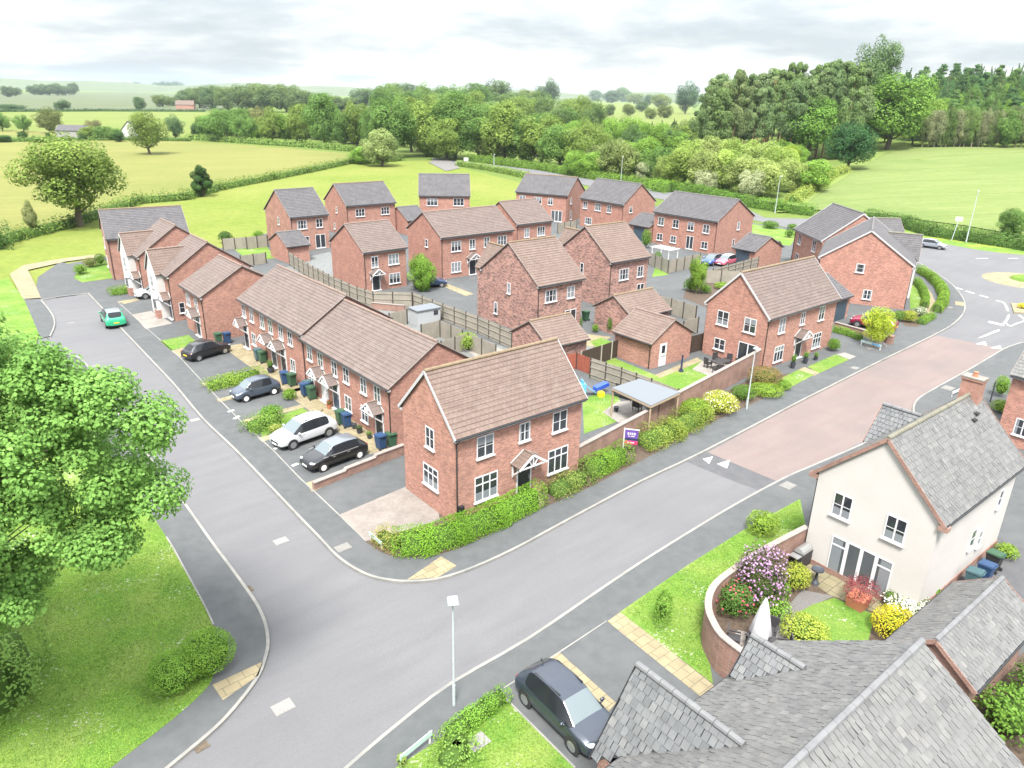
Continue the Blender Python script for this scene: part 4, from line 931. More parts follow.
# ------------------------------------------------------------------ leaves, trees, hedges, shrubs
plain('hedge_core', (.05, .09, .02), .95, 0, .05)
plain('blossom_lilac', (.3, .17, .3), .9)
plain('blossom_white', (.7, .7, .62), .9)
plain('blossom_red', (.35, .05, .08), .9)

def leaf_arrays(P, N, size, lv, rng, asp=0.62, mi=0):
    """one folded diamond leaf (two triangles) per point"""
    n = len(P); r = rng.normal(size=(n, 3)); N = N / (np.linalg.norm(N, axis=1, keepdims=True) + 1e-9)
    T = np.cross(N, r); T /= np.linalg.norm(T, axis=1, keepdims=True) + 1e-9; Bv = np.cross(N, T)
    s = np.asarray(size).reshape(-1, 1) * np.ones((n, 1))
    fold = N * s * .12
    v = np.stack([P - T * s * .5, P - Bv * s * asp * .5 + fold, P + T * s * .5, P + Bv * s * asp * .5 + fold], axis=1).reshape(-1, 3)
    return v, np.repeat(lv, 4), np.full(n, mi)

def leaf_mesh(name, parts, mats, extra=None):
    """parts: list of leaf_arrays results; extra: an MB of plain geometry put first (its material indices are kept)"""
    V = np.concatenate([p[0] for p in parts]); LV = np.concatenate([p[1] for p in parts]); MI = np.concatenate([p[2] for p in parts]); n = len(MI)
    me = bpy.data.meshes.new(name); ev, ef = (extra.v, extra.f) if extra else ([], [])
    nv0 = len(ev); nl0 = sum(len(f) for f in ef); nf0 = len(ef)
    me.vertices.add(nv0 + len(V)); me.loops.add(nl0 + 4 * n); me.polygons.add(nf0 + n)
    co = np.concatenate([np.array(ev, float).reshape(-1, 3), V]).astype(np.float32); me.vertices.foreach_set('co', co.ravel())
    li = np.concatenate([np.array([i for f in ef for i in f], int), np.arange(4 * n) + nv0]); me.loops.foreach_set('vertex_index', li.astype(np.int32))
    lens = [len(f) for f in ef]; st = np.concatenate([np.cumsum([0] + lens)[:-1].astype(int) if lens else np.array([], int), nl0 + 4 * np.arange(n)])
    me.polygons.foreach_set('loop_start', st.astype(np.int32))
    for m in mats: me.materials.append(M[m])
    me.polygons.foreach_set('material_index', np.concatenate([np.array(extra.m if extra else [], int), MI]).astype(np.int32))
    a = me.attributes.new('lv', 'FLOAT', 'POINT'); a.data.foreach_set('value', np.concatenate([np.full(nv0, .3), LV]).astype(np.float32))
    me.update(calc_edges=True); me.validate(); return me

def lobes_to_leaves(C, Rr, per, size, rng, up=.35, flat=1.0, inner=.45, centre=None, jit=.18):
    P, N, L, S = [], [], [], []
    if centre is None: centre = C.mean(0)
    for c, r, k in zip(C, Rr, per):
        d = rng.normal(size=(k, 3)); d /= np.linalg.norm(d, axis=1, keepdims=True)
        rad = r * np.clip(1 - np.abs(rng.normal(0, inner * .5, size=(k, 1))), .25, 1.15)
        p = c + d * rad * np.array([1, 1, flat])
        out = (p - centre); out /= np.linalg.norm(out, axis=1, keepdims=True) + 1e-9
        nrm = d * .6 + out * .35 + np.array([0, 0, up]) + rng.normal(0, .38, size=(k, 3))
        lb = rng.normal(.5, jit)
        P.append(p); N.append(nrm); L.append(np.clip(lb + rng.normal(0, .16, size=k), 0, 1)); S.append(np.full(k, size) * rng.uniform(.65, 1.3, k))
    P, N, L, S = map(np.concatenate, (P, N, L, S))
    # drop leaves buried deep in other lobes
    keep = np.ones(len(P), bool)
    for c, r in zip(C, Rr):
        q = (P - c) / np.array([1, 1, flat]); keep &= ~((q * q).sum(1) < (r * .5) ** 2) | (rng.random(len(P)) < .25)
    return P[keep], N[keep], L[keep], S[keep]

def crown_variant(seed, kind, n_leaf, size):
    rng = np.random.default_rng(seed)
    if kind == 'round': zc, rz, rx, nl, z0 = .52, .46, .43, 64, .04
    elif kind == 'tall': zc, rz, rx, nl, z0 = .52, .47, .40, 56, .03
    elif kind == 'wide': zc, rz, rx, nl, z0 = .56, .41, .44, 64, .12
    elif kind == 'scrub': zc, rz, rx, nl, z0 = .46, .46, .44, 52, .02
    elif kind == 'pine':
        nl = 46; C = []; Rr = []
        for i in range(nl):
            t = rng.random() ** .8; z = .34 + .6 * t; a = rng.uniform(0, 6.28); rr = (.36 - .22 * t) * rng.uniform(.3, 1)
            C.append((rr * math.cos(a), rr * math.sin(a), z)); Rr.append(rng.uniform(.075, .15) * (1.2 - .45 * t))
        C, Rr = np.array(C), np.array(Rr)
        P, N, L, S = lobes_to_leaves(C, Rr, [n_leaf // nl] * nl, size, rng, .5, .42)
        return leaf_mesh('pine_crown', [leaf_arrays(P, N, S, L, rng, .5)], ['leaf'])
    elif kind == 'spruce':
        C, Rr = [], []
        for i in range(15):
            t = i / 14; k = max(1, int(8 * (1 - t)))
            for j in range(k):
                a = 6.28 * j / k + rng.uniform(0, 1); rr = .34 * (1 - t) * rng.uniform(.7, 1)
                C.append((rr * math.cos(a), rr * math.sin(a), .12 + .85 * t)); Rr.append(.028 + .15 * (1 - t))
        C, Rr = np.array(C), np.array(Rr)
        P, N, L, S = lobes_to_leaves(C, Rr, [n_leaf // len(C)] * len(C), size, rng, .1, .6)
        return leaf_mesh('spruce_crown', [leaf_arrays(P, N, S, L, rng, .45)], ['leaf'])
    elif kind == 'cone': zc, rz, rx, nl, z0 = .5, .46, .38, 24, .03
    C, Rr = [], []
    while len(C) < nl:
        d = rng.normal(size=3); d /= np.linalg.norm(d); k = rng.random() ** .4
        z = zc + d[2] * rz * k * .8
        if z < z0 + .05: continue
        w = 1.0
        if kind == 'cone': w = max(.12, 1.25 * (1 - z)) * 1.1
        C.append((d[0] * rx * k * .8 * w, d[1] * rx * k * .8 * w, z)); Rr.append(rng.uniform(.085, .16) * (1 if kind != 'cone' else .85))
    C, Rr = np.array(C), np.array(Rr); wt = Rr ** 2 / (Rr ** 2).sum()
    P, N, L, S = lobes_to_leaves(C, Rr, np.maximum(8, (wt * n_leaf)).astype(int), size, rng, centre=np.array([0, 0, zc - .12]))
    return leaf_mesh('tree_crown', [leaf_arrays(P, N, S, L, rng)], ['leaf'])

def trunk_variant(seed, top=.72, bare=False):
    rng = np.random.default_rng(seed); mb = MB(); p = np.array([0, 0, -.01]); r = .028 if not bare else .02
    pts = [p]
    for i in range(5): p = p + np.array([rng.normal(0, .012), rng.normal(0, .012), top / 5]); pts.append(p)
    for i in range(5): mb.cyl(pts[i], pts[i + 1], r * (1 - i * .15), r * (1 - (i + 1) * .15), 8, caps=False)
    if not bare:
        for k in range(9):
            i = rng.integers(1, 5); a = rng.uniform(0, 6.28); ln = rng.uniform(.2, .34); q = pts[i]
            e = q + np.array([math.cos(a) * ln * .85, math.sin(a) * ln * .85, ln * rng.uniform(.35, .9)]); m_ = (q + e) / 2 + np.array([0, 0, -.02])
            mb.cyl(q, m_, r * .42, r * .3, 6, caps=False); mb.cyl(m_, e, r * .3, r * .1, 6, caps=False)
    return mb

CROWN, TRUNK = {}, {}
for kind, sd in (('round', (1, 2, 3)), ('tall', (4, 5)), ('wide', (6, 7)), ('scrub', (8, 9, 10)), ('pine', (11, 12, 13)), ('spruce', (14, 15)), ('cone', (16, 17))):
    CROWN[kind] = [crown_variant(s_, kind, 17000 if kind not in ('pine', 'spruce') else 8500, .0275 if kind not in ('pine', 'spruce') else .034) for s_ in sd]
TRUNK['oak'] = [trunk_variant(s_).mesh('tree_trunk', 'bark', recalc=False) for s_ in (21, 22, 23)]
TRUNK['pine'] = [trunk_variant(s_, .9, True).mesh('pine_trunk', 'bark_pine', recalc=False) for s_ in (24, 25)]
TRUNK['pale'] = [trunk_variant(s_, .9).mesh('tree_trunk', 'bark_pale', recalc=False) for s_ in (26, 27)]

def tree(name, label, kind, loc, w, h, col, group=None, trunk='oak', cat='tree', jit=.12, parts=True):
    k = 1 + random.uniform(-jit, jit)
    root = thing(name, loc, random.uniform(0, 6.28), label, cat, group); root.scale = (w, w, h)
    t = link('trunk', random.choice(TRUNK[trunk]), root)
    c = link('crown', random.choice(CROWN[kind]), root); c.color = (col[0] * k, col[1] * k, col[2] * k, 1)
    return root

def ptree(name, label, kind, bx, by, hp, wp, col, group=None, trunk='oak', cat='tree', lift=0.0):
    """a tree measured in the picture: foot at (bx, by), hp tall, wp wide"""
    x, y, z = gt(bx, by); s = ppm(x, y, z); return tree(name, label, kind, (x, y, z - .2), 1.22 * wp / s, hp / s * 1.05, col, group, trunk, cat)

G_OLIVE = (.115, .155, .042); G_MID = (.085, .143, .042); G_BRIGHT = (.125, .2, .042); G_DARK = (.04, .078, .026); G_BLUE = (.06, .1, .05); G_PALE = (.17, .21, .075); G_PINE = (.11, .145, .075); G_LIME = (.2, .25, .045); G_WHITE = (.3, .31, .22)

# ---- trees one by one: left side
def oak_mesh(seed, n, size, R3, lobes, lr):
    rng = np.random.default_rng(seed); C, Rr = [], []
    while len(C) < lobes:
        d = rng.normal(size=3); d /= np.linalg.norm(d); k = rng.random() ** .38
        if d[2] < -.75: continue
        C.append(d * k * .84 * np.array(R3)); Rr.append(rng.uniform(*lr))
    for _ in range(36):
        d = rng.normal(size=3); d /= np.linalg.norm(d); k = rng.random() ** .38; C.append(np.array([.8, -.4, -3.6]) + d * k * .84 * np.array([3.6, 3.2, 2.6])); Rr.append(rng.uniform(*lr))
    for cen, rad, k_n in (((2.5, .8, 3.6), (2.6, 2.6, 1.7), 24), ((7.6, -.2, -.3), (1.3, 1.3, .9), 9), ((6.2, .3, 2.2), (1.2, 1.2, .8), 7), ((4.6, -1.2, -2.6), (1.6, 1.4, .8), 8), ((8.2, 0, 1.7), (.9, .9, .8), 6), ((7.0, .2, 2.4), (1.3, 1.2, .8), 8), ((5.6, .4, 3.3), (1.3, 1.2, .8), 8), ((6.8, -.2, -1.5), (1.2, 1.1, .7), 7), ((3.5, -.5, -3.2), (1.5, 1.3, .9), 8)):
        for _ in range(k_n):
            d = rng.normal(size=3); d /= np.linalg.norm(d); k = rng.random() ** .38; C.append(np.array(cen) + d * k * .84 * np.array(rad)); Rr.append(rng.uniform(*lr) * .9)
    C, Rr = np.array(C), np.array(Rr); wt = Rr ** 2 / (Rr ** 2).sum()
    P, N, L, S = lobes_to_leaves(C, Rr, np.maximum(10, wt * n).astype(int), size, rng, .45, .72, centre=np.array([0, 0, -R3[2] * .4]), jit=.1, inner=.8)
    return leaf_mesh('maple_crown', [leaf_arrays(P, N, S, L, rng, .8)], ['leaf']), C

# the big maple in the left foreground
TX, TY = -18.6, 17.6
mt = thing('maple_tree', (TX, TY, 0), 0, 'large bright green maple tree overhanging the lawn and pavement at the left edge', 'tree')
cm, CC = oak_mesh(31, 300000, .118, (8.7, 6.2, 3.7), 260, (.45, 1.05)); mc = link('crown', cm, mt, (.35, .6, 11.7)); mc.color = (.11, .195, .058, 1)
tb = MB(); tb.cyl((0, 0, -.1), (.1, .1, 4.2), .42, .33, 12, caps=False); tb.cyl((.1, .1, 4.2), (.4, .1, 10), .33, .2, 10, caps=False); tb.cyl((.4, .1, 10), (1.0, .3, 15), .2, .06, 8, caps=False)
for c in CC[::6]:
    e = np.array([c[0] * .7 + .55, c[1] * .7 + .6, c[2] * .7 + 11.9]); s_ = np.array([.2, .1, max(3.2, min(11.5, e[2] - 3.0))]); m_ = s_ * .45 + e * .55 + np.array([0, 0, -.4])
    tb.cyl(s_, m_, .06, .04, 6, caps=False); tb.cyl(m_, e, .04, .012, 6, caps=False)
tb.build('trunk', 'bark', mt, recalc=False)

ptree('oak_tree', 'broad yellow green oak standing in the hedge line left of the grey roofed house', 'wide', 80, 226, 90, 98, G_OLIVE)
ptree('sapling', 'thin pale sapling with bare top in the hedge line left of the broad oak', 'cone', 34, 235, 38, 20, (.17, .18, .09), trunk='pale')
ptree('conical_bush', 'dark conical bush in the hedge between the barley and the green field', 'cone', 203, 196, 33, 30, G_DARK, cat='bush')
ptree('oak_tree', 'lone rounded tree standing inside the barley field', 'round', 150, 154, 43, 38, G_OLIVE)
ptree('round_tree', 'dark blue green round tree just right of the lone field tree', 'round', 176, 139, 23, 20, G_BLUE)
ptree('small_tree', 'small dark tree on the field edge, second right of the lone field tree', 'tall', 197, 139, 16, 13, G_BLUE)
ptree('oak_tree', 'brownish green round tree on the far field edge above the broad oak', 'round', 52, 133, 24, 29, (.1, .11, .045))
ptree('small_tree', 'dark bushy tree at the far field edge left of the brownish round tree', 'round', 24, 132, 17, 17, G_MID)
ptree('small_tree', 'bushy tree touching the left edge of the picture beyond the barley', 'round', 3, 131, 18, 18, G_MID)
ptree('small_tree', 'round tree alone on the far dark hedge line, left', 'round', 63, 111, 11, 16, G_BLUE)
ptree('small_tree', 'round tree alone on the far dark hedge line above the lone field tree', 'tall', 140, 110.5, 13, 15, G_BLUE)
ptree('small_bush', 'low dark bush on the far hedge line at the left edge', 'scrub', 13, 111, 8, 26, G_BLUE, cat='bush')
for i, (bx, by, hp, wp, c) in enumerate(((90, 139, 14, 22, G_OLIVE), (103, 139.5, 16, 22, G_MID), (116, 140, 13, 16, G_MID), (119, 141.5, 11, 14, G_DARK), (83, 141, 8, 8, G_DARK), (128, 137, 11, 13, G_LIME), (23, 138.5, 9, 11, G_DARK), (5, 142, 8, 16, G_DARK), (42, 142, 6, 24, G_MID), (50, 140, 9, 7, G_DARK), (96, 137, 19, 18, (.14, .13, .07)))):
    ptree('hedgerow_tree', 'tree or bush in the clump round the white cottage beyond the barley field' if 80 <= bx <= 130 else 'bush on the far edge of the barley field above the broad oak', 'scrub', bx, by, hp, wp, c, 'clump round the white cottage' if 80 <= bx <= 130 else 'bushes on the barley field edge')
for bx, by, hp, wp in ((34, 95, 10, 14), (42, 95, 12, 14), (50, 95.5, 12, 15), (58, 95.5, 13, 14), (66, 95.5, 11, 14), (74, 95, 13, 12), (8, 97, 12, 14), (16, 96, 9, 14)):
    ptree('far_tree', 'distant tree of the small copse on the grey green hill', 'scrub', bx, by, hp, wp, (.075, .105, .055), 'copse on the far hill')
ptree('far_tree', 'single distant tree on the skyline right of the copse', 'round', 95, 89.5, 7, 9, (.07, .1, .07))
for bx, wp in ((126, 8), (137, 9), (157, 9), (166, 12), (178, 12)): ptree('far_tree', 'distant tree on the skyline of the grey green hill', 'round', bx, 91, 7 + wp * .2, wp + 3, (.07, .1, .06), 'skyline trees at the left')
for i, (bx, by, hp, wp) in enumerate(((188, 106, 18, 22), (200, 108, 24, 26), (213, 109, 27, 26), (228, 110, 26, 28), (243, 111, 27, 30), (258, 111, 30, 32), (272, 112, 31, 34), (287, 112, 30, 32), (300, 113, 26, 30), (312, 113, 22, 28), (163, 107, 14, 18), (176, 106, 10, 16), (330, 112, 18, 26), (346, 112, 16, 26), (205, 101, 14, 22), (235, 103, 18, 26), (364, 108, 22, 30), (380, 108, 24, 30), (396, 108, 26, 30), (412, 109, 27, 32), (428, 110, 24, 30), (444, 110, 22, 26), (458, 110, 20, 22))):
    ptree('woodland_tree', 'hazy tree of the far wood behind the hedgerow trees, left of centre', 'scrub', bx, by, hp, wp * 1.1, random.choice([(.085, .115, .05), (.075, .11, .055), (.095, .125, .05)]), 'far wood left of centre')
for i, (bx, by, hp, wp, c) in enumerate(((222, 141, 31, 36, G_MID), (246, 142, 26, 28, G_MID), (258, 142, 18, 20, G_BRIGHT), (272, 143, 33, 30, G_OLIVE), (286, 143, 30, 22, G_BRIGHT), (301, 144, 38, 30, G_OLIVE), (325, 146, 50, 40, G_MID), (343, 147, 38, 26, G_MID), (357, 147, 46, 36, G_OLIVE), (374, 150, 42, 28, G_MID), (262, 138, 32, 26, (.12, .12, .055)), (240, 138, 30, 30, G_MID))):
    ptree('hedgerow_tree', 'full leafed tree in the row along the far edge of the barley field', random.choice(['round', 'tall']), bx, by, hp, wp, c, 'row of trees behind the barley field')
ptree('willow_tree', 'pale silvery green willow at the right end of the barley field hedge', 'scrub', 382, 166, 40, 40, (.16, .19, .085))
ptree('round_bush', 'bright green round bush beside the pale willow', 'scrub', 361, 164, 20, 22, G_BRIGHT, cat='bush')
ptree('hawthorn', 'pinkish bare looking hawthorn behind the open green', 'scrub', 427, 155, 26, 30, (.24, .22, .15))
for i, (bx, by, hp, wp, c) in enumerate(((394, 157, 62, 46, G_MID), (412, 152, 52, 40, G_OLIVE), (432, 156, 60, 46, G_OLIVE), (455, 158, 62, 48, G_MID), (447, 160, 40, 36, G_OLIVE), (478, 160, 52, 44, G_MID), (494, 161, 44, 34, (.12, .13, .06)), (505, 162, 64, 46, G_OLIVE), (522, 163, 55, 40, G_MID), (541, 165, 52, 44, G_OLIVE), (560, 168, 46, 40, G_MID), (584, 171, 52, 44, G_OLIVE), (604, 174, 34, 40, (.13, .15, .07)))):
    ptree('roadside_tree', 'tall leafy tree in the belt behind the open green and its hedges', random.choice(['round', 'tall', 'scrub']), bx, by, hp, wp * 1.18, c, 'tree belt behind the open green')
ptree('oak_tree', 'tall dark oak rising above the tree belt left of the skyline gap', 'round', 495, 118, 38, 38, (.07, .1, .045))
ptree('oak_tree', 'dark rounded tree on the skyline right of the tall oak', 'round', 547, 108, 27, 26, (.065, .095, .05))
ptree('oak_tree', 'dark rounded tree standing alone on the skyline left of the pine wood', 'round', 685, 114, 30, 26, (.055, .09, .055))
for bx, by, hp, wp in ((513, 112, 22, 22), (527, 112, 24, 22), (470, 112, 14, 18), (595, 101, 12, 16), (612, 103, 14, 20), (622, 102, 16, 18), (634, 104, 12, 18), (650, 105, 12, 16), (660, 108, 15, 22), (642, 112, 12, 14), (575, 120, 16, 14), (595, 120, 18, 16), (610, 116, 13, 12), (628, 116, 13, 14), (650, 119, 12, 14), (664, 118, 14, 18), (536, 113, 20, 16)):
    ptree('far_tree', 'scattered tree on the rough hill meadow in the centre distance', 'scrub', bx, by, hp, wp, random.choice([(.085, .12, .05), (.07, .1, .055), (.11, .13, .045)]), 'trees scattered on the hill meadow')
for bx in range(636, 702, 5):
    ptree('young_conifer', 'small dark conifer in the plantation row above the roadside trees', 'spruce', bx + random.uniform(-2, 2), 136 + random.uniform(-2, 3), random.uniform(9, 17), random.uniform(10, 14), (.04, .07, .035), 'plantation row')
for i, (bx, by, hp, wp, c) in enumerate(((576, 176, 30, 26, G_BRIGHT), (592, 177, 28, 30, G_BRIGHT), (616, 179, 44, 46, (.125, .15, .06)), (639, 178, 44, 44, G_BRIGHT), (655, 181, 40, 38, G_MID), (668, 184, 34, 34, (.15, .18, .06)))):
    ptree('roadside_tree', 'bushy bright tree behind the roadside hedge, between the white hawthorns', 'scrub', bx, by, hp, wp, c, 'bushy trees behind the roadside hedge')
for i, (bx, by, hp, wp) in enumerate(((684, 186, 46, 46), (703, 190, 44, 44), (722, 191, 46, 48), (743, 194, 44, 46), (762, 196, 40, 44), (713, 180, 46, 44), (735, 182, 48, 46), (757, 184, 46, 46), (775, 187, 44, 44), (695, 176, 42, 40), (790, 192, 36, 34))):
    ptree('willow_tree', 'pale yellow green bushy willow in the thicket beside the main road', 'scrub', bx, by, hp, wp, random.choice([G_PALE, (.17, .22, .06), (.19, .22, .085)]), 'pale thicket by the main road')
for bx, by, hp, wp, lab in ((574, 170, 15, 16, 'white flowering hawthorn at the left end of the roadside trees'), (644, 181, 22, 24, 'white flowering hawthorn left of the lamp post by the thicket'), (706, 192, 26, 26, 'white flowering hawthorn low in front of the pale thicket'), (751, 198, 32, 28, 'brightest white flowering hawthorn nearest the roadside hedge')):
    t = ptree('hawthorn', lab, 'scrub', bx, by, hp, wp, G_WHITE)
ptree('bushy_tree', 'mid green rounded tree between the pale thicket and the dark chestnut', 'scrub', 812, 192, 36, 40, G_BRIGHT)
ptree('chestnut_tree', 'dark green dense chestnut at the corner of the crop field', 'round', 847, 170, 48, 52, (.035, .085, .035))
ptree('ash_tree', 'tall fresh green drooping tree in front of the pine wood', 'round', 805, 160, 64, 58, (.09, .16, .035))
ptree('beech_tree', 'largest rounded bright green tree at the edge of the pine wood', 'round', 886, 150, 76, 76, (.095, .16, .035))
ptree('lime_tree', 'yellow green tree tucked behind the largest rounded tree', 'round', 922, 140, 40, 44, (.14, .2, .04))
ptree('beech_tree', 'tallest tree of the wood, its open crown above the skyline', 'wide', 865, 128, 84, 46, (.075, .115, .05))
for i in range(58):
    bx = random.uniform(702, 860); by = random.uniform(146, 172) - (bx - 702) * .09; top = 82 - (bx - 702) * .10 + random.uniform(-3, 16)
    ptree('scots_pine', 'grey green pine with a bare trunk in the wood behind the thicket', 'pine', bx, by, by - top, random.uniform(26, 36), random.choice([G_PINE, (.09, .13, .065), (.11, .135, .07), (.1, .14, .06)]), 'pine wood', 'pine')
ptree('scots_pine', 'dead orange brown pine standing among the grey green pines', 'pine', 762, 150, 64, 22, (.24, .14, .07), None, 'pine')
for i in range(16):
    bx = random.uniform(700, 850); ptree('understorey_tree', 'small fresh green broadleaf tree under the pines', 'scrub', bx, 172 - (bx - 700) * .08 + random.uniform(-4, 5), random.uniform(18, 30), random.uniform(18, 28), random.choice([G_BRIGHT, G_MID, G_LIME]), 'undergrowth of the pine wood')
for i in range(14):
    bx = 716 + i * 9.5; ptree('woodland_tree', 'broadleaf tree showing between the pines on the skyline', 'round', bx, 140 - (bx - 702) * .06, random.uniform(48, 60), random.uniform(28, 38), random.choice([G_OLIVE, G_MID, (.1, .14, .05)]), 'broadleaf trees among the pines')

for i in range(34):
    bx = 372 + i * 6.6 + random.uniform(-4, 4); by = random.uniform(120, 142)
    ptree('woodland_tree', 'bushy tree filling the wood behind the tree belt in the centre', random.choice(['round', 'scrub', 'tall']), bx, by, random.uniform(24, 38), random.uniform(26, 38), random.choice([G_MID, G_OLIVE, (.1, .15, .045), (.09, .13, .05)]), 'wood behind the tree belt')
for i in range(16):
    bx = 568 + i * 8.2 + random.uniform(-3, 3); ptree('woodland_tree', 'rounded tree behind the roadside trees left of the pine wood', random.choice(['round', 'scrub']), bx, random.uniform(150, 166), random.uniform(26, 38), random.uniform(26, 36), random.choice([G_MID, G_OLIVE, G_BRIGHT, (.06, .1, .04)]), 'trees behind the roadside trees')
for i in range(20):
    bx = 205 + i * 9.5 + random.uniform(-4, 4); ptree('hedgerow_tree', 'bushy tree filling the gaps of the far field edge row', 'scrub', bx, 139 + (bx - 205) * .05 - random.uniform(0, 8), random.uniform(18, 30), random.uniform(22, 32), random.choice([G_MID, G_OLIVE, (.085, .13, .045)]), 'scrub in the far field row')
D_EDGE = math.hypot(*gt(960, 147.4)[:2]); rows = 0
for d in np.arange(D_EDGE + 6, D_EDGE + 200, 13.0):
    az = .45
    while az < .80:
        r = d + random.uniform(-6, 6); x = r * math.sin(math.atan(az)); y = r * math.cos(math.atan(az)); z = terrain(x, y)
        if False: az += 12.0 / d; continue
        con = random.random() < .25 + (d - D_EDGE) / 200; hh = random.uniform(12, 16.5) if con else random.uniform(10, 14.5)
        cc = random.choice([(.06, .11, .05), (.065, .12, .055), (.08, .13, .05)]) if con else random.choice([G_MID, (.085, .14, .04), G_BRIGHT, (.065, .11, .04)])
        if rows < 280: tree('forest_conifer' if con else 'forest_tree', 'dark conifer in the forest covering the hill at the right' if con else 'green broadleaf tree in the forest covering the hill at the right', random.choice(['spruce', 'pine']) if con else 'round', (x, y, z - .3), hh * random.uniform(.5, .7) if con else hh * random.uniform(.75, 1.0), hh, cc, 'hill forest conifers' if con else 'hill forest broadleaves', 'pine' if con else 'oak')
        rows += 1; az += random.uniform(7.5, 11) / d
for i in range(26):
    bx = 921 + i * 6.2 + random.uniform(-1.5, 1.5); ptree('field_edge_tree', 'thin pale trunked tree in the screen along the far end of the crop field', 'tall', bx, 146.5 + (bx - 920) * .012, random.uniform(30, 40), random.uniform(13, 19), random.choice([(.11, .135, .06), (.1, .14, .05), (.15, .155, .1), (.09, .13, .045)]), 'tree screen at the end of the crop field', 'pale')
ptree('willow_bush', 'pale cream topped tree above the tree screen at the right edge', 'scrub', 1016, 138, 26, 44, (.26, .26, .16))
ptree('field_bush', 'round bushy tree in the roadside hedge at the right edge', 'scrub', 1009, 236, 32, 32, G_MID)

# ---- hedges
def hedge(label, pts, w, h, col, size=.12, dens=1.0, name='hedge', group=None, loose=.12, cat='hedge', flowers=None, z0=None):
    rng = np.random.default_rng(abs(hash(label)) % 1000 if False else len(label) * 7 + int(pts[0][0] * 3) % 97)
    size *= .85; P, N, L, S = [], [], [], []; core = MB(); pts = [np.array(p, float) for p in pts]
    tz = (lambda x, y: terrain(x, y) - (.16 if z0 is None else 0)) if z0 is None else (lambda x, y: z0)
    for i in range(len(pts) - 1):
        a, b = pts[i], pts[i + 1]; d = b - a; ln = np.linalg.norm(d); d /= ln; m_ = np.array([-d[1], d[0]])
        n = int(dens * ln * (w + 2 * h) / (size * size) * 1.9) + 20
        u = rng.uniform(-w * .32 / ln, 1 + w * .32 / ln, n); th = rng.uniform(-1.25, 1.25, n) * math.pi / 2
        hw_, hh = w / 2, h; e = 2.6
        sx = np.sign(np.sin(th)) * np.abs(np.sin(th)) ** (2 / e); sz = np.where(np.abs(th) > math.pi / 2, 0, np.abs(np.cos(th)) ** (2 / e))
        lump = 1 + loose * np.sin(u * ln * 2.1 + i) * np.cos(u * ln * .9 + 2 * i) + rng.normal(0, loose * .6, n)
        k = lump; off = sx * hw_ * k; zz = np.where(np.abs(th) > math.pi / 2, rng.uniform(0, .5, n) * hh, sz * hh * k)
        base = a + np.outer(u * ln, d) + np.outer(off, m_)
        g = np.array([tz(*q) for q in base[::max(1, n // 12)]]); gz = np.interp(np.arange(n), np.arange(0, n, max(1, n // 12)), g) if z0 is None and np.ptp(g) > .01 else np.full(n, g[0])
        if z0 is None and np.ptp(g) > .01: gz = tz(*a) + (tz(*b) - tz(*a)) * u
        P.append(np.column_stack([base, zz + gz + .02])); nn_ = np.column_stack([np.outer(sx, m_), sz * .9 + .25]); N.append(nn_ * .8 + rng.normal(0, .4, (n, 3)))
        L.append(np.clip(.5 + .18 * np.sin(u * ln * 1.3 + i * 2) + rng.normal(0, .2, n), 0, 1)); S.append(np.full(n, size) * rng.uniform(.7, 1.35, n))
        q = [(*(a + m_ * hw_ * .62), tz(*a)), (*(a - m_ * hw_ * .62), tz(*a)), (*(b - m_ * hw_ * .62), tz(*b)), (*(b + m_ * hw_ * .62), tz(*b))]
        tq = [(*(a + m_ * hw_ * .45), tz(*a) + h * .72), (*(a - m_ * hw_ * .45), tz(*a) + h * .72), (*(b - m_ * hw_ * .45), tz(*b) + h * .72), (*(b + m_ * hw_ * .45), tz(*b) + h * .72)]
        core.add(q + tq, [(4, 5, 6, 7), (0, 4, 7, 3), (1, 2, 6, 5), (0, 1, 5, 4), (2, 3, 7, 6)], 1)
    parts = [leaf_arrays(np.concatenate(P), np.concatenate(N), np.concatenate(S), np.concatenate(L), rng)]
    mats = ['leaf', 'hedge_core']
    if flowers:
        PP = np.concatenate(P); NN = np.concatenate(N); k = rng.choice(len(PP), int(len(PP) * flowers[1]), replace=False)
        parts.append(leaf_arrays(PP[k] + NN[k] / (np.linalg.norm(NN[k], axis=1, keepdims=True)) * .05, NN[k], np.full(len(k), size * .9), np.full(len(k), .5), rng, .9, 2)); mats.append(flowers[0])
    o = link(name, leaf_mesh(name, parts, mats, core)); o.color = (*col, 1); return tag(o, label, cat, group)

def phedge(label, pts, w, h, col, **k):
    z0 = k.pop('z', None); return hedge(label, [at(x, y, z0) if z0 is not None else gt(x, y)[:2] for x, y in pts], w, h, col, z0=z0, **k)

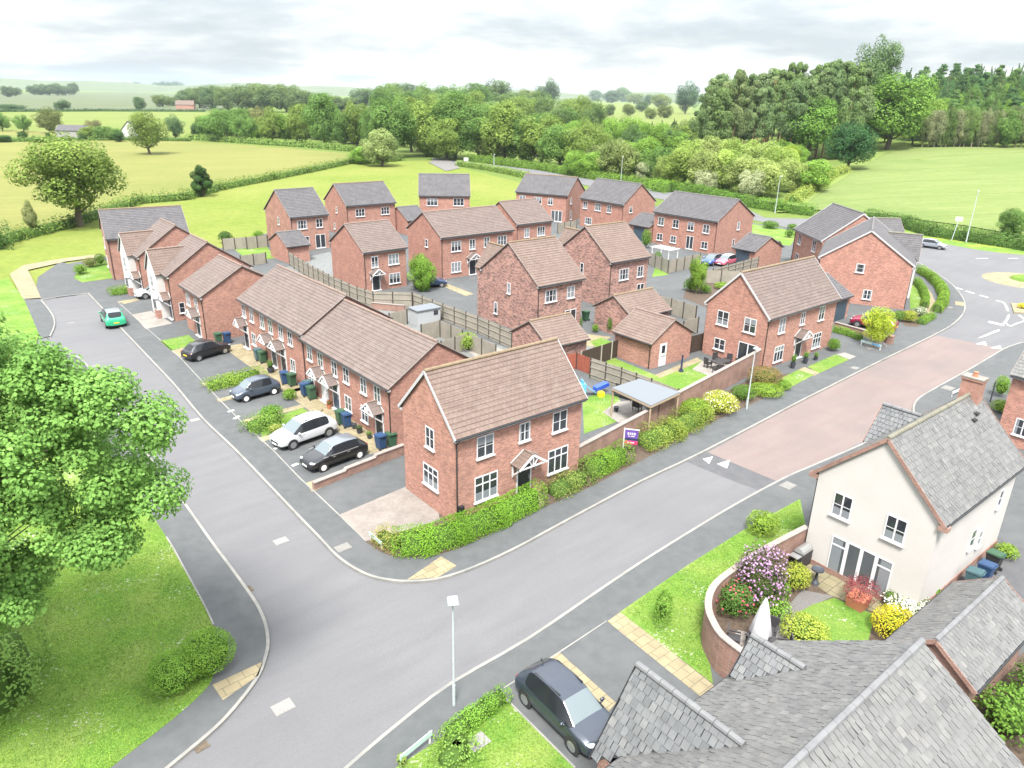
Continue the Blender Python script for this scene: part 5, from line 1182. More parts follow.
def bush(label, loc, rx, ry, h, col, size=.1, n=None, name='bush', group=None, flowers=None, cat='bush', rough=.16, core=.72):
    size *= .78; rng = np.random.default_rng(int(abs(loc[0]) * 37 + abs(loc[1]) * 91) % 9999); n = n or int(3.4 * (rx * ry * 2 + (rx + ry) * h) / (size * size) * 1.0) + 60
    d = rng.normal(size=(n, 3)); d /= np.linalg.norm(d, axis=1, keepdims=True); d[:, 2] = np.where(d[:, 2] < -.5, -d[:, 2], d[:, 2])
    f = rng.normal(size=(14, 3)); f /= np.linalg.norm(f, axis=1, keepdims=True)
    lump = 1 + rough * np.max(np.maximum(0, d @ f.T - .6) * 2.2, axis=1) - rough * .4 + rng.normal(0, rough * .35, n)
    cz = h * .48; p = d * lump[:, None] * np.array([rx, ry, h * .52]) * (1 - np.abs(rng.normal(0, .1, (n, 1)))) + np.array([0, 0, cz]); p[:, 2] = np.maximum(p[:, 2], .02)
    lv = np.clip(.5 + .22 * np.sin(d[:, 0] * 5 + f[0, 0] * 9) * np.cos(d[:, 1] * 6 + d[:, 2] * 4) + rng.normal(0, .18, n), 0, 1)
    N = d * .75 + np.array([0, 0, .3]) + rng.normal(0, .4, (n, 3)); parts = [leaf_arrays(p, N, np.full(n, size) * rng.uniform(.7, 1.4, n), lv, rng)]; mats = ['leaf', 'hedge_core']
    mb = MB()
    if core: mb.ball((0, 0, cz), (rx * core * .9, ry * core * .9, h * .46 * core + .02), 10, 7, 1, .05)
    if flowers:
        k = rng.choice(n, int(n * flowers[1]), replace=False); k = k[p[k, 2] > h * .25]
        parts.append(leaf_arrays(p[k] * 1.03, N[k], np.full(len(k), flowers[2] if len(flowers) > 2 else size), np.full(len(k), .5), rng, .9, 2)); mats.append(flowers[0])
    o = link(name, leaf_mesh(name, parts, mats, mb), None, loc); o.color = (*col, 1); return tag(o, label, cat, group)

def pbush(label, bx, by, wp, h, col, z=0.0, depth=1.0, **k):
    x, y = at(bx, by, z); s = ppm(x, y, z); r = wp / s / 2; rp = r * depth
    n = math.hypot(x, y); return bush(label, (x + x / n * rp * .7, y + y / n * rp * .7, z), r, rp, h, col, **k)

L1, L2, L3, L4 = (.105, .175, .03), (.14, .2, .035), (.2, .215, .04), (.075, .13, .03)
phedge('overgrown field hedge running from the left edge up between the barley and the green field', [(-40, 252), (0, 244), (22, 238), (70, 226), (100, 216), (137, 203), (184, 199), (220, 189), (273, 179), (308, 172), (350, 163), (372, 163), (400, 160)], 2.6, 1.7, (.1, .14, .04), size=.42, loose=.3, dens=.8)
phedge('dark hedge clump at the left edge beside the grassy path', [(-30, 250), (3, 247)], 4, 3.4, G_DARK, size=.3, loose=.2)
phedge('thin far hedge across the left fields', [(-60, 112.5), (0, 111.7), (100, 111.2), (205, 111.6)], 3, 2.2, (.05, .08, .05), size=1.1, loose=.2)
phedge('low hedge along the far edge of the barley field', [(-60, 143), (0, 141.5), (60, 140.5), (110, 140), (190, 141)], 3, 1.6, (.08, .12, .035), size=.7, loose=.3)
phedge('hedge along the far right edge of the barley field', [(190, 139), (225, 141.5), (270, 144.5), (310, 147), (352, 151)], 4, 2.2, (.12, .17, .05), size=.7, loose=.2)
phedge('clipped hedge along the near side of the lane behind the open green', [(458, 165.5), (480, 168.5), (505, 173), (528, 178)], 2.0, 1.7, (.14, .19, .05), size=.3)
phedge('long roadside hedge on the far side of the main road, left stretch', [(468, 160.5), (500, 164.5), (540, 169.5), (580, 176.5), (620, 183), (660, 189)], 2.6, 2.2, (.11, .175, .035), size=.32)
phedge('long roadside hedge on the far side of the main road, middle stretch', [(662, 190), (697, 194), (735, 204), (780, 211), (812, 215)], 2.6, 2.3, (.085, .15, .03), size=.3)
phedge('dark roadside hedge in front of the crop field, right stretch', [(868, 220), (905, 227), (930, 235), (965, 240), (1024, 249), (1100, 262)], 2.4, 2.2, (.06, .105, .03), size=.28)
phedge('round bush at the bend of the roadside hedge behind the back row', [(655, 190), (668, 192)], 4.5, 2.8, (.11, .185, .03), size=.3)
phedge('pale unclipped hedge running up beside the crop field', [(792, 203), (812, 191), (832, 177), (845, 173)], 3, 2.0, (.19, .22, .06), size=.4, loose=.22)
# the estate hedges
phedge('bright clipped hedge in front of the corner house by the pavement corner', [(402, 551), (425, 550), (458, 539), (497, 523), (533, 504)], 1.5, 1.35, (.11, .2, .025), size=.085, loose=.05, z=.02)
phedge('brownish shrubby hedge end beside the street name sign on the corner', [(381, 541), (397, 549)], 1.0, .85, (.17, .155, .05), size=.09, loose=.25, z=.02)
phedge('mixed dark green hedge under the right front window of the corner house', [(553, 496), (568, 488), (582, 481)], 1.4, .95, (.12, .15, .045), size=.1, loose=.25, z=.02)
phedge('bright green hedge beside the sale board', [(588, 476), (604, 468.5), (621, 460)], 1.5, 1.2, (.11, .19, .025), size=.09, loose=.07, z=.02)
phedge('spreading yellow green shrub hedge along the long garden wall', [(643, 447), (672, 435), (700, 418)], 2.0, 1.1, (.15, .18, .04), size=.11, loose=.25, z=.02)
pbush('bright yellow shrub against the long garden wall', 718, 416, 36, 1.5, (.27, .27, .06), size=.11, flowers=('blossom_white', .06))
pbush('green shrub left of the yellow shrub by the garden wall', 694, 421, 32, 1.3, (.13, .2, .03), size=.11)
pbush('lime green low shrub right of the lamp post by the garden wall', 765, 398, 34, .8, L2, size=.1)
pbush('dark green shrub just behind the lamp post by the garden wall', 742, 402, 24, 1.1, L4, size=.1)
pbush('brown red shrub against the side of the house with the gabled porch', 763, 389, 34, 1.5, (.15, .11, .05), size=.11)
pbush('small bright shrub at the corner of the lawn before the gabled porch house', 782, 391, 16, .7, L1, size=.09)
phedge('low yellow green hedge between the driveways of black hatchback and grey blue car', [(210, 389), (232, 383), (258, 376.5)], 1.6, .75, L2, size=.11, z=.02)
phedge('low leafy hedge between the grey blue and white cars', [(252, 432), (264, 427), (276, 422)], 1.8, .9, (.11, .175, .035), size=.12, loose=.25, z=.02)
pbush('round green shrub in the bed before the white car', 272, 422, 22, 1.0, (.09, .17, .03), size=.1)
pbush('thin leafy plant beside the tail of the grey blue car', 290, 401, 14, .8, L1, size=.1)
pbush('small yellow flowered plant beside the white car bonnet', 276, 434, 12, .6, (.2, .22, .07), size=.1)
phedge('small leafy hedge before the farther white gabled house', [(113, 294.5), (131, 292)], 1.6, .8, L1, size=.12, z=.02)
pbush('bright rounded bush on the lawn corner of the end house', 81, 275, 12, 1.2, L1, size=.12)
pbush('brownish bush beside the lawn of the end house', 91, 268, 13, 1.2, (.13, .13, .06), size=.12)
pbush('dark green bush under the windows of the end house', 101, 266, 11, 1.5, L4, size=.12)
pbush('dark green shrub in the left back garden beyond the terrace', 226, 243, 14, 1.6, G_DARK, size=.16)
pbush('bright green shrub in the left back garden beyond the terrace', 259, 244, 12, 1.9, L1, size=.16)
tree('ornamental_tree', 'round bright green tree beside the flat canopy house in the middle of the estate', 'scrub', (*at(421.5, 291), 0), 4.3, 5.2, (.1, .17, .03))
pbush('pale green shrub in the yard behind the lower terrace', 467, 352, 22, 1.6, (.16, .21, .05), size=.12)
pbush('small clipped dark tree on the gravel by the mottled garage', 610.5, 334, 8, 1.7, L4, size=.1)
pbush('dark shrub by the bin and french door of the nearer mottled house', 578, 328, 9, 1.1, L4, size=.1)
pbush('small green bush at the end of the mottled garage wall', 595, 333, 7, .8, L1, size=.1)
pbush('tall narrow conifer beside the garage of the back row', 645.5, 249, 10, 2.9, (.08, .14, .03), size=.16)
pbush('dark green shrub at the corner of the farther mottled house', 657, 267, 9, 2.0, L4, size=.14)
pbush('dark green shrub against the corner of the pale timber fence', 666, 269, 8, 1.2, L4, size=.14)
pbush('rounded dark bush under the young court tree', 690.5, 292, 16, 1.5, L4, size=.13)
pbush('low bush right of the young court tree', 705, 294, 12, 1.0, L4, size=.13)
pbush('pale green low plants beside the timber fence of the court', 722, 290, 16, .8, L2, size=.13)
t = ptree('young_tree', 'slender young tree with a pale trunk in the court planting bed', 'tall', 696, 294, 42, 20, (.13, .2, .035), trunk='pale')
tree('ornamental_tree', 'lime green young tree in front of the red car', 'wide', (*at(874, 347), 0), 3.7, 4.2, (.23, .27, .035), trunk='pale')
phedge('low dark leafy hedge along the small brick wall by the red car', [(834, 331.5), (846, 334.5), (861, 340)], .8, .6, L1, size=.09, z=.02)
pbush('clipped box ball at the corner of the gabled porch house', 832.5, 352, 13, 1.2, (.085, .15, .025), size=.08, rough=.06)
pbush('yellow green shrub at the corner of the broad gabled house', 908, 323, 15, 1.2, L3, size=.1)
pbush('dark green shrub left of the yellow shrub by the broad gabled house', 898, 322, 12, 1.1, L4, size=.1)
phedge('low green hedge at the pavement edge by the broad gabled house', [(920, 324), (932, 317.5)], .9, .6, L1, size=.1, z=.02)
pbush('grey green shrub with white flowers by the broad gabled house', 919, 317, 13, 1.0, (.13, .16, .09), size=.1, flowers=('blossom_white', .15))
phedge('inner curved hedge before the white porch wing', [(916, 283.5), (922, 291), (925.5, 300), (924, 308)], .8, .8, L1, size=.11, z=.02)
phedge('outer curved clipped hedge along the pavement before the white porch wing', [(919, 272.5), (930, 279), (939, 288), (943.5, 297), (942, 305), (936, 312.5)], 1.1, 1.0, (.12, .19, .03), size=.11, z=.02)
pbush('rounded dark bush on the verge lawn left of the back lane', 770, 229, 16, 1.3, L4, size=.16)
pbush('small dark bush on the verge beside the grey roofed house', 789, 238, 9, 1.4, L4, size=.16)
pbush('small bush on the verge lawn behind the house half hidden by the gable', 792, 230, 10, 1.0, L4, size=.16)
# bottom left
pbush('left of two clipped round bushes on the corner lawn', 177, 697, 50, 1.45, (.125, .215, .04), z=.01, size=.075, rough=.05, core=.86)
pbush('right of two clipped round bushes, overhanging the pavement', 211, 679, 56, 1.55, (.13, .22, .04), z=.01, size=.075, rough=.05, core=.86)
phedge('pale green shrub mass at the left edge of the lawn', [(-30, 722), (8, 700), (14, 668)], 2.2, 2.3, (.12, .19, .055), size=.16, loose=.2, z=.0)
phedge('dark green shrub mass under the maple at the left edge', [(-60, 640), (-8, 625), (10, 585)], 2.4, 2.4, (.05, .1, .035), size=.2, loose=.25, z=.0)
# bottom middle and right
phedge('feathery lavender like hedge along the small front lawn by the lamp post', [(449, 739), (470, 723), (488, 710), (502, 700)], .75, .6, (.11, .2, .035), size=.075, loose=.1, z=.02)
phedge('leafy low planting at the bottom edge beside the street name rail', [(445, 768), (462, 752), (450, 742)], 1.2, .6, (.12, .19, .05), size=.11, loose=.3, z=.02)
pbush('small flowering plant at the end of the street name rail', 402, 768, 10, .5, (.16, .2, .06), size=.08)
bx_, by_ = at(661, 627); bush('narrow leafy sapling on the front lawn outside the curved wall', (bx_, by_, .02), .42, .42, 1.9, (.09, .16, .03), size=.11, name='bush', core=.5, rough=.3, cat='sapling')
pbush('yellow green shrub outside the curved wall near the cream house', 761, 538, 32, 1.2, L2, size=.1)
lx, ly = at(758, 606); bush('large purple flowering lilac inside the curved garden wall', (lx, ly, 0), 1.1, 1.05, 3.0, (.06, .06, .035), size=.11, name='lilac', flowers=('blossom_lilac', .2, .12), rough=.32)
pbush('dark rose bush with pink flowers beside the curved wall', 733, 622, 40, 1.6, (.06, .11, .03), size=.11, flowers=('blossom_red', .05, .12), rough=.25)
pbush('bright green leafy shrub behind the white parasol', 769, 623, 34, 1.0, (.12, .2, .04), size=.12, rough=.25)
pbush('yellow green shrub beside the cream house patio', 793, 592, 30, 1.2, L3, size=.1)
pbush('green plants at the foot of the lilac', 778, 603, 22, .9, L1, size=.11)
pbush('yellow green low shrub behind the nearest roof', 802, 648, 46, .9, (.22, .25, .05), size=.1, rough=.2)
pbush('golden yellow shrub behind the nearest roof at the garden corner', 890, 644, 44, 1.3, (.36, .3, .03), size=.1, rough=.12)
pbush('white flowering low plants at the corner of the cream house', 906, 621, 46, .8, (.2, .22, .12), size=.09, flowers=('blossom_white', .35, .1), rough=.2)
pbush('leafy dark shrub beside the garage at the right edge', 1000, 745, 60, 1.8, (.085, .15, .03), size=.18, rough=.25)
pbush('second leafy shrub beside the garage at the right edge, nearer the corner', 1035, 720, 60, 1.9, (.075, .135, .03), size=.18, rough=.25)
pbush('clipped green bush beside the house at the right edge', 999, 398, 15, 1.7, L1, size=.1)
pbush('low green plants beyond the cream house chimney', 1000, 414, 20, .9, L2, size=.1)
pbush('small green plant at the corner of the cream house gravel', 938, 602, 12, .5, L1, size=.08)
pbush('low plants by the driveway behind the cream house', 1004, 560, 22, .7, L2, size=.1)
pbush('yellow flowers on the traffic island', 1022, 309, 9, .6, (.4, .33, .04), size=.1)

# ---- standing grass on the near lawns: too many blades to count
def grass(name, polys, n, col, size, z):
    rng = np.random.default_rng(77); P = []
    for poly in polys:
        q = np.array(px(poly)); lo, hi = q.min(0), q.max(0); area = .5 * abs(np.dot(q[:, 0], np.roll(q[:, 1], 1)) - np.dot(q[:, 1], np.roll(q[:, 0], 1)))
        pts = rng.uniform(lo, hi, (int(n * (hi - lo).prod()), 2)); ins = np.zeros(len(pts), bool); j = len(q) - 1
        for i in range(len(q)):
            c = ((q[i, 1] > pts[:, 1]) != (q[j, 1] > pts[:, 1])) & (pts[:, 0] < (q[j, 0] - q[i, 0]) * (pts[:, 1] - q[i, 1]) / (q[j, 1] - q[i, 1] + 1e-12) + q[i, 0]); ins ^= c; j = i
        P.append(pts[ins])
    P = np.concatenate(P); k = len(P); N = rng.normal(0, .6, (k, 3)) + np.array([0, 0, .5])
    drift = .5 + .25 * np.sin(P[:, 0] * 1.7 + np.sin(P[:, 1] * 1.1)) * np.cos(P[:, 1] * 1.3) + rng.normal(0, .22, k)
    o = link(name, leaf_mesh(name, [leaf_arrays(np.column_stack([P, np.full(k, z) + rng.uniform(0, .03, k)]), N, np.full(k, size) * rng.uniform(.6, 1.4, k), np.clip(drift, 0, 1), rng, .35)], ['leaf']))
    o.color = (*col, 1); o['kind'] = 'stuff'; return o
grass('grass', [[(157, 524), (172, 547), (185, 571), (199, 596), (211, 620), (215, 634), (216, 650), (213, 668), (210, 682), (195, 699), (166, 724), (110, 768), (60, 800), (-60, 800), (-60, 560), (60, 500)]], 330, (.15, .225, .045), .07, .02)
grass('grass', [[(626, 611), (689, 566), (746.5, 530), (798, 502), (803, 526), (774, 541), (743, 566), (720, 585), (708, 612), (705, 644), (711, 680)], [(402, 766), (436, 745), (500, 697), (504, 699), (543, 740), (570, 775), (420, 800)]], 330, (.145, .21, .042), .065, .03)
# ------------------------------------------------------------------ cars
PROF = {
 'suv':  [(0, .42, .66, .72, .78, .66), (.012, .27, .86, .96, .92, .72), (.035, .24, .98, 1.08, .96, .72), (.155, .22, .98, 1.5, .99, .64), (.21, .22, .97, 1.57, 1, .65), (.38, .22, .95, 1.62, 1.01, .66), (.405, .22, .95, 1.62, 1.01, .66), (.575, .22, .94, 1.56, 1.0, .65), (.60, .22, .94, 1.53, 1, .65), (.775, .23, .94, 1.03, .99, .78), (.82, .24, .92, 1.0, .98, .79), (.93, .26, .82, .91, .93, .74), (.98, .28, .68, .76, .84, .64), (1, .38, .56, .62, .7, .56)],
 'hatch': [(0, .36, .60, .64, .80, .70), (.015, .24, .78, .86, .92, .74), (.05, .22, .86, .95, .96, .74), (.17, .2, .88, 1.36, .985, .64), (.22, .2, .88, 1.42, .99, .64), (.38, .2, .89, 1.46, 1, .65), (.405, .2, .89, 1.46, 1, .65), (.58, .2, .89, 1.41, 1, .64), (.60, .2, .89, 1.38, 1, .64), (.745, .21, .88, .96, .99, .74), (.80, .22, .86, .93, .97, .78), (.93, .24, .74, .82, .92, .72), (.98, .26, .62, .68, .84, .64), (1, .34, .52, .56, .74, .58)],
 'city': [(0, .36, .62, .66, .80, .68), (.015, .24, .80, .90, .92, .72), (.05, .22, .88, .98, .95, .72), (.20, .2, .9, 1.38, .98, .62), (.26, .2, .9, 1.45, .99, .62), (.41, .2, .9, 1.48, 1, .63), (.435, .2, .9, 1.48, 1, .63), (.62, .2, .9, 1.42, 1, .62), (.64, .2, .9, 1.39, 1, .62), (.79, .21, .88, .97, .98, .72), (.84, .22, .85, .93, .96, .74), (.94, .24, .72, .82, .9, .68), (.985, .26, .6, .66, .82, .6), (1, .34, .5, .54, .72, .56)],
 'mpv':  [(0, .38, .66, .72, .82, .74), (.012, .26, .9, 1.0, .94, .78), (.03, .24, .98, 1.08, .97, .78), (.09, .22, .99, 1.58, .985, .7), (.13, .22, .99, 1.64, .99, .7), (.37, .22, .99, 1.68, 1, .71), (.395, .22, .99, 1.68, 1, .71), (.62, .22, .98, 1.58, 1, .69), (.64, .22, .98, 1.55, 1, .69), (.80, .23, .95, 1.05, .99, .78), (.85, .24, .92, 1.0, .97, .78), (.94, .26, .8, .88, .93, .72), (.985, .28, .66, .72, .85, .64), (1, .36, .55, .6, .74, .58)],
}
def paint(name, c, coat=.6, metal=.25):
    m, nt, b = _new(name); b.inputs['Base Color'].default_value = (*c, 1); b.inputs['Roughness'].default_value = .32; b.inputs['Metallic'].default_value = metal
    b.inputs['Coat Weight'].default_value = coat; b.inputs['Coat Roughness'].default_value = .05
    return name
def car(label, kind, col, centre, heading, length, width, group=None, roof=None, rim='rim', stripe=None, name='parked_car'):
    pr = PROF[kind]; root = thing(name, (centre[0], centre[1], centre[2] if len(centre) > 2 else .004), heading, label, 'car', group)
    sh = MB(); hw = width / 2
    def ring(q):
        t, zb, zs, zt, kb, kt = q; x = (t - .5) * length; w = hw * kb; wt = hw * kt
        return [(x, y, z) for y, z in [(0, zb), (w * .86, zb), (w, zb + .2 * (zs - zb)), (w * 1.005, zb + .72 * (zs - zb)), (w * .965, zs), (wt, zt - .05), (wt * .9, zt), (0, zt + .016)]]
    R = [ring(q) for q in pr]; n = len(R)
    idx = lambda i, j, sg: i * 14 + (j if sg > 0 or j in (0, 7) else 7 + j)      # 8 points on the left, 6 mirrored ones
    for r_ in R: sh.v += r_ + [(p[0], -p[1], p[2]) for p in r_[1:7]]
    for i in range(n - 1):
        for sg in (1, -1):
            for j in range(7):
                f = (idx(i, j, sg), idx(i + 1, j, sg), idx(i + 1, j + 1, sg), idx(i, j + 1, sg)); mi = 0
                if j == 4 and 3 <= i <= 8: mi = 4 if sg > 0 else 5
                if i == 8 and j >= 5: mi = 2
                if i == 2 and j >= 6: mi = 3
                if roof and j >= 5 and 3 <= i <= 7: mi = 1
                if j in (0, 1): mi = 6
                sh.f.append(f if sg > 0 else f[::-1]); sh.m.append(mi)
    for i, fl in ((0, 1), (n - 1, -1)):
        ring_ = [idx(i, j, 1) for j in range(8)] + [idx(i, j, -1) for j in range(6, 0, -1)]
        for j in range(7):
            q = (idx(i, j, 1), idx(i, j + 1, 1), idx(i, j + 1, -1), idx(i, j, -1)); q = tuple(dict.fromkeys(q))
            sh.f.append(q if fl > 0 else q[::-1]); sh.m.append(0)
    me0 = bpy.data.meshes.new('car_shell'); me0.from_pydata(sh.v, [], sh.f); me0.polygons.foreach_set('material_index', sh.m)
    for k in range(7): me0.materials.append(None)
    bm = bmesh.new(); bm.from_mesh(me0); bmesh.ops.recalc_face_normals(bm, faces=bm.faces)
    cl_ = bm.edges.layers.float.new('crease_edge')
    for e in bm.edges:
        ms_ = {f.material_index for f in e.link_faces}
        if len(ms_) > 1: e[cl_] = .92
        if 6 in ms_ and len(ms_) > 1: e[cl_] = .3
    bm.to_mesh(me0); bm.free()
    tmp = bpy.data.objects.new('car_shell', me0); COL.objects.link(tmp); sm = tmp.modifiers.new('s', 'SUBSURF'); sm.levels = 2; sm.render_levels = 2
    dg = bpy.context.evaluated_depsgraph_get(); dg.update(); ev = tmp.evaluated_get(dg).to_mesh()
    V = [tuple(v.co) for v in ev.vertices]; F = [(tuple(p.vertices), p.material_index) for p in ev.polygons]; tmp.evaluated_get(dg).to_mesh_clear()
    bpy.data.objects.remove(tmp); bpy.data.meshes.remove(me0)
    def piece(name, keep, mats, par):
        fs = [(f, m_) for f, m_ in F if m_ in keep]; used = sorted({i for f, _ in fs for i in f}); mp = {u: k for k, u in enumerate(used)}
        me = bpy.data.meshes.new(name); me.from_pydata([V[u] for u in used], [], [tuple(mp[i] for i in f) for f, _ in fs])
        for m_ in mats: me.materials.append(M[m_])
        me.polygons.foreach_set('material_index', [keep.index(m_) for _, m_ in fs]); me.polygons.foreach_set('use_smooth', [True] * len(fs)); me.update()
        return link(name, me, par)
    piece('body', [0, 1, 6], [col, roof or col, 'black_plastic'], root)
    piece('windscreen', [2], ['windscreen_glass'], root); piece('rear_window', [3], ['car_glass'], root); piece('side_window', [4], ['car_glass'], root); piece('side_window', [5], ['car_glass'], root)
    rr = .33 if kind in ('suv', 'mpv') else .29; x1, x0 = length * .5 - length * .19, -length * .5 + length * .185
    for x in (x0, x1):
        for sg in (1, -1):
            t = MB(); t.lathe([(rr * .62, -.1), (rr, -.085), (rr, .085), (rr * .62, .1)], n=20); w = t.build('wheel', 'rubber', root, (x, sg * (hw - .085), rr)); w.rotation_euler = (R_(90), 0, 0)
            m = MB(); m.lathe([(.05, .078), (rr * .6, .086), (rr * .66, .106)], n=20)
            m.lathe([(.05, -.106), (rr * .6, -.09), (rr * .66, -.106)], n=20)
            for k in range(5):
                a = k * 2 * math.pi / 5
                for zz in (.098, -.098): m.beam((0, 0, zz), (rr * .62 * math.cos(a), rr * .62 * math.sin(a), zz), .05, .015, 0)
            m.build('rim', rim, w)
            arch = MB(); arch.lathe([(rr * 1.0, -.04), (rr * 1.17, .0), (rr * 1.17, .012), (rr * 1.0, .012)], n=20); ao = arch.build('wheel_arch', 'black_plastic', root, (x, sg * (hw - .008), rr + .02)); ao.rotation_euler = (R_(-90 * sg), 0, 0)
    zf = pr[-3][2]; zr_ = pr[1][2]
    for sg in (1, -1):
        h = MB(); h.ball((length * .5 - .2, sg * hw * .64, zf - .07), (.17, .17, .06), 10, 6); h.build('headlight', 'lamp_lens', root, smooth=True)
        tl = MB(); tl.box((-length * .5 + .13, sg * hw * .77, zr_ - .05), (.14, .15, .18)); tl.build('tail_light', 'red_lens', root)
        mi = MB(); mi.ball((length * .5 - length * .30, sg * (hw + .07), pr[7][2] + .08), (.07, .11, .075), 8, 6); mi.beam((length * .5 - length * .29, sg * (hw - .06), pr[7][2] + .02), (length * .5 - length * .29, sg * (hw + .05), pr[7][2] + .05), .05, .04)
        mi.build('wing_mirror', col, root, smooth=True)
        hd = MB()
        for xx in (length * .12, -length * .13): hd.box((xx, sg * (hw * .985 + .004), pr[7][2] - .1), (.2, .02, .035))
        hd.build('door_handle', col if not stripe else 'steel', root)
    g = MB(); g.box((length * .5 - .012, 0, .52), (.04, hw * .9, .16)); g.build('grille', 'black_plastic', root)
    MB().box((length * .5 + .012, 0, .42), (.02, .5, .11)).build('number_plate', 'plate_white', root); MB().box((-length * .5 - .012, 0, .56 if kind != 'mpv' else .62), (.02, .5, .11)).build('number_plate', 'plate_yellow', root)
    if kind in ('suv', 'mpv'):
        for sg in (1, -1): MB().beam((-length * .28, sg * hw * .6, 1.545 + (.06 if kind == 'mpv' else 0)), (length * .05, sg * hw * .6, 1.585 + (.06 if kind == 'mpv' else 0)), .04, .05).build('roof_rail', 'black_plastic', root)
        MB().add([(-length * .36, -.02, 1.6), (-length * .32, -.02, 1.6), (-length * .36, .02, 1.6), (-length * .32, .02, 1.6), (-length * .365, 0, 1.72)], [(0, 1, 4), (1, 3, 4), (3, 2, 4), (2, 0, 4)]).build('aerial', 'black_plastic', root)
    if stripe:
        for sg in (1, -1): MB().box((0, sg * hw * .975, pr[7][2] + .01), (length * .6, .03, .04)).build('trim_strip', stripe, root)
    return root
def by_wheels(rear, front, side, width, z=0.0):
    """centre and heading of a car from the feet of its two visible wheels; side +1 when its left side shows"""
    a, b = np.array(at(*rear, z)), np.array(at(*front, z)); d = b - a; h = math.atan2(d[1], d[0]); L = np.array([-math.sin(h), math.cos(h)])
    c = (a + b) / 2 - L * side * (width / 2 - .1); return (c[0], c[1], z + .006), h, float(np.linalg.norm(d))
paint('paint_slate', (.026, .034, .05)); paint('paint_black', (.012, .013, .016)); paint('paint_grey_blue', (.055, .07, .095)); paint('paint_white', (.4, .41, .42), .6, 0); paint('paint_green', (.02, .3, .15), .7, .1)
paint('paint_red', (.2, .012, .04)); paint('paint_blue', (.03, .07, .25)); paint('paint_pink', (.55, .12, .17)); paint('paint_silver', (.3, .33, .37), .6, .5); paint('paint_navy', (.02, .04, .09)); paint('paint_roof', (.14, .155, .175), .6, .4)
def pcar(label, kind, col, rear, front, side, length, width, z=0.0, **k):
    c, h, wb = by_wheels(rear, front, side, width, z); return car(label, kind, col, c, h, length, width, **k)
pcar('dark blue grey suv parked on the driveway between the lawn and the nearest slate roof', 'suv', 'paint_slate', (528.5, 707), (571, 750), -1, 4.35, 1.85)
pcar('black hatchback with red tail lights parked nose in by the two bins', 'hatch', 'paint_black', (198.2, 361.5), (226, 353.5), -1, 4.05, 1.72)
pcar('small rounded grey blue city car parked tail in beside the low hedges', 'city', 'paint_grey_blue', (273.8, 394.6), (246.2, 402), 1, 3.6, 1.63, rim='rim_white')
pcar('white suv parked next to the black compact car', 'suv', 'paint_white', (327.6, 437), (294, 449), 1, 4.4, 1.83)
pcar('black compact car with silver trim parked beside the low brick wall', 'hatch', 'paint_black', (359, 458.4), (323.3, 471.5), 1, 4.2, 1.78, roof='paint_roof', stripe='steel', rim='rim_white')
pcar('bright green people carrier driving away up the close', 'mpv', 'paint_green', (109, 331.5), (100.3, 318), 1, 4.5, 1.85, z=-.09, name='moving_car', roof='paint_roof')
pcar('dark red suv behind the lime green young tree', 'suv', 'paint_red', (886, 332.5), (856, 327), 1, 4.5, 1.85)
pcar('silver blue hatchback passing on the main road', 'hatch', 'paint_silver', (923, 247.5), (938, 249.5), -1, 4.2, 1.75, z=-.09, name='moving_car')
car('blue car parked by the grey roofed garage, left of the pink red car', 'hatch', 'paint_blue', (*at(712, 264), .006), R_(228), 4.1, 1.75, roof='paint_roof')
car('pink red car parked by the grey roofed garage', 'hatch', 'paint_pink', (*at(726, 264.5), .006), R_(226), 4.1, 1.75, roof='paint_white')
car('white car half hidden between the two white gabled houses', 'suv', 'paint_white', (*at(156, 296), .006), R_(222), 4.3, 1.8)
car('navy car half hidden behind the round green tree in the court', 'hatch', 'paint_navy', (*at(430, 286.5), .006), R_(20), 4.1, 1.75)

# ------------------------------------------------------------------ lamps, signs
def lamp(label, base, h, arm, rz=0.0, r=.07, z=0.0, head=(.62, .26, .1), name='street_lamp'):
    x, y = base[:2]; root = thing(name, (x, y, base[2] if len(base) > 2 else z), rz, label, 'street lamp')
    MB().cyl((0, 0, 0), (0, 0, h * .2), r * 1.35, r * 1.35, 12).cyl((0, 0, h * .2), (0, 0, h - .05), r, r * .62, 12).build('pole', 'galvanised', root)
    hd = MB(); hd.box((arm, 0, h), head, 0, 0, .82); hd.beam((0, 0, h - .05), (arm * .7, 0, h), .06, .05); lh = hd.build('lamp_head', 'galvanised', root)
    MB().box((arm, 0, h - head[2] / 2 - .006), (head[0] * .7, head[1] * .75, .014)).build('lamp_glass', 'lamp_lens', lh)
    MB().box((r * 1.38, 0, .55), (.02, .1, .5)).build('access_door', 'galvanised', root)
    return root
lamp('slim galvanised street lamp with square head on the near pavement by the junction', at(454, 705), 5.0, -.1, R_(100), .045, head=(.46, .4, .09))
lamp('white street lamp on the pavement before the long garden wall', at(746.5, 409), 4.9, -.12, R_(130), .05, head=(.5, .3, .09))
lamp('tall street lamp beside the main road in front of the pale thicket', gt(774.8, 213.6), 7.6, -.5, R_(100))
lamp('tall street lamp beside the crop field hedge at the right', gt(966, 242), 8.6, -.5, R_(60), .08)
lamp('street lamp above the roofs of the back row in the middle of the roadside hedge', gt(620.5, 186), 7.4, .4, R_(60))
lamp('small lamp post at the lane behind the open green', gt(494, 165), 3.4, .1, 0, .1)
x, y, z = gt(951.5, 240.5); s = thing('road_sign', (x, y, z), R_(-20), 'white road sign on a slanting pole by the crop field hedge', 'sign'); MB().beam((0, 0, 0), (.35, 0, 3.6), .1, .1).build('pole', 'galvanised', s); MB().box((.38, -.07, 3.7), (1.1, .05, .7)).build('sign_plate', 'sign_white', s)
x, y, z = gt(466, 164); s = thing('road_sign', (x, y, z), R_(15), 'white road sign at the mouth of the lane behind the open green', 'sign')
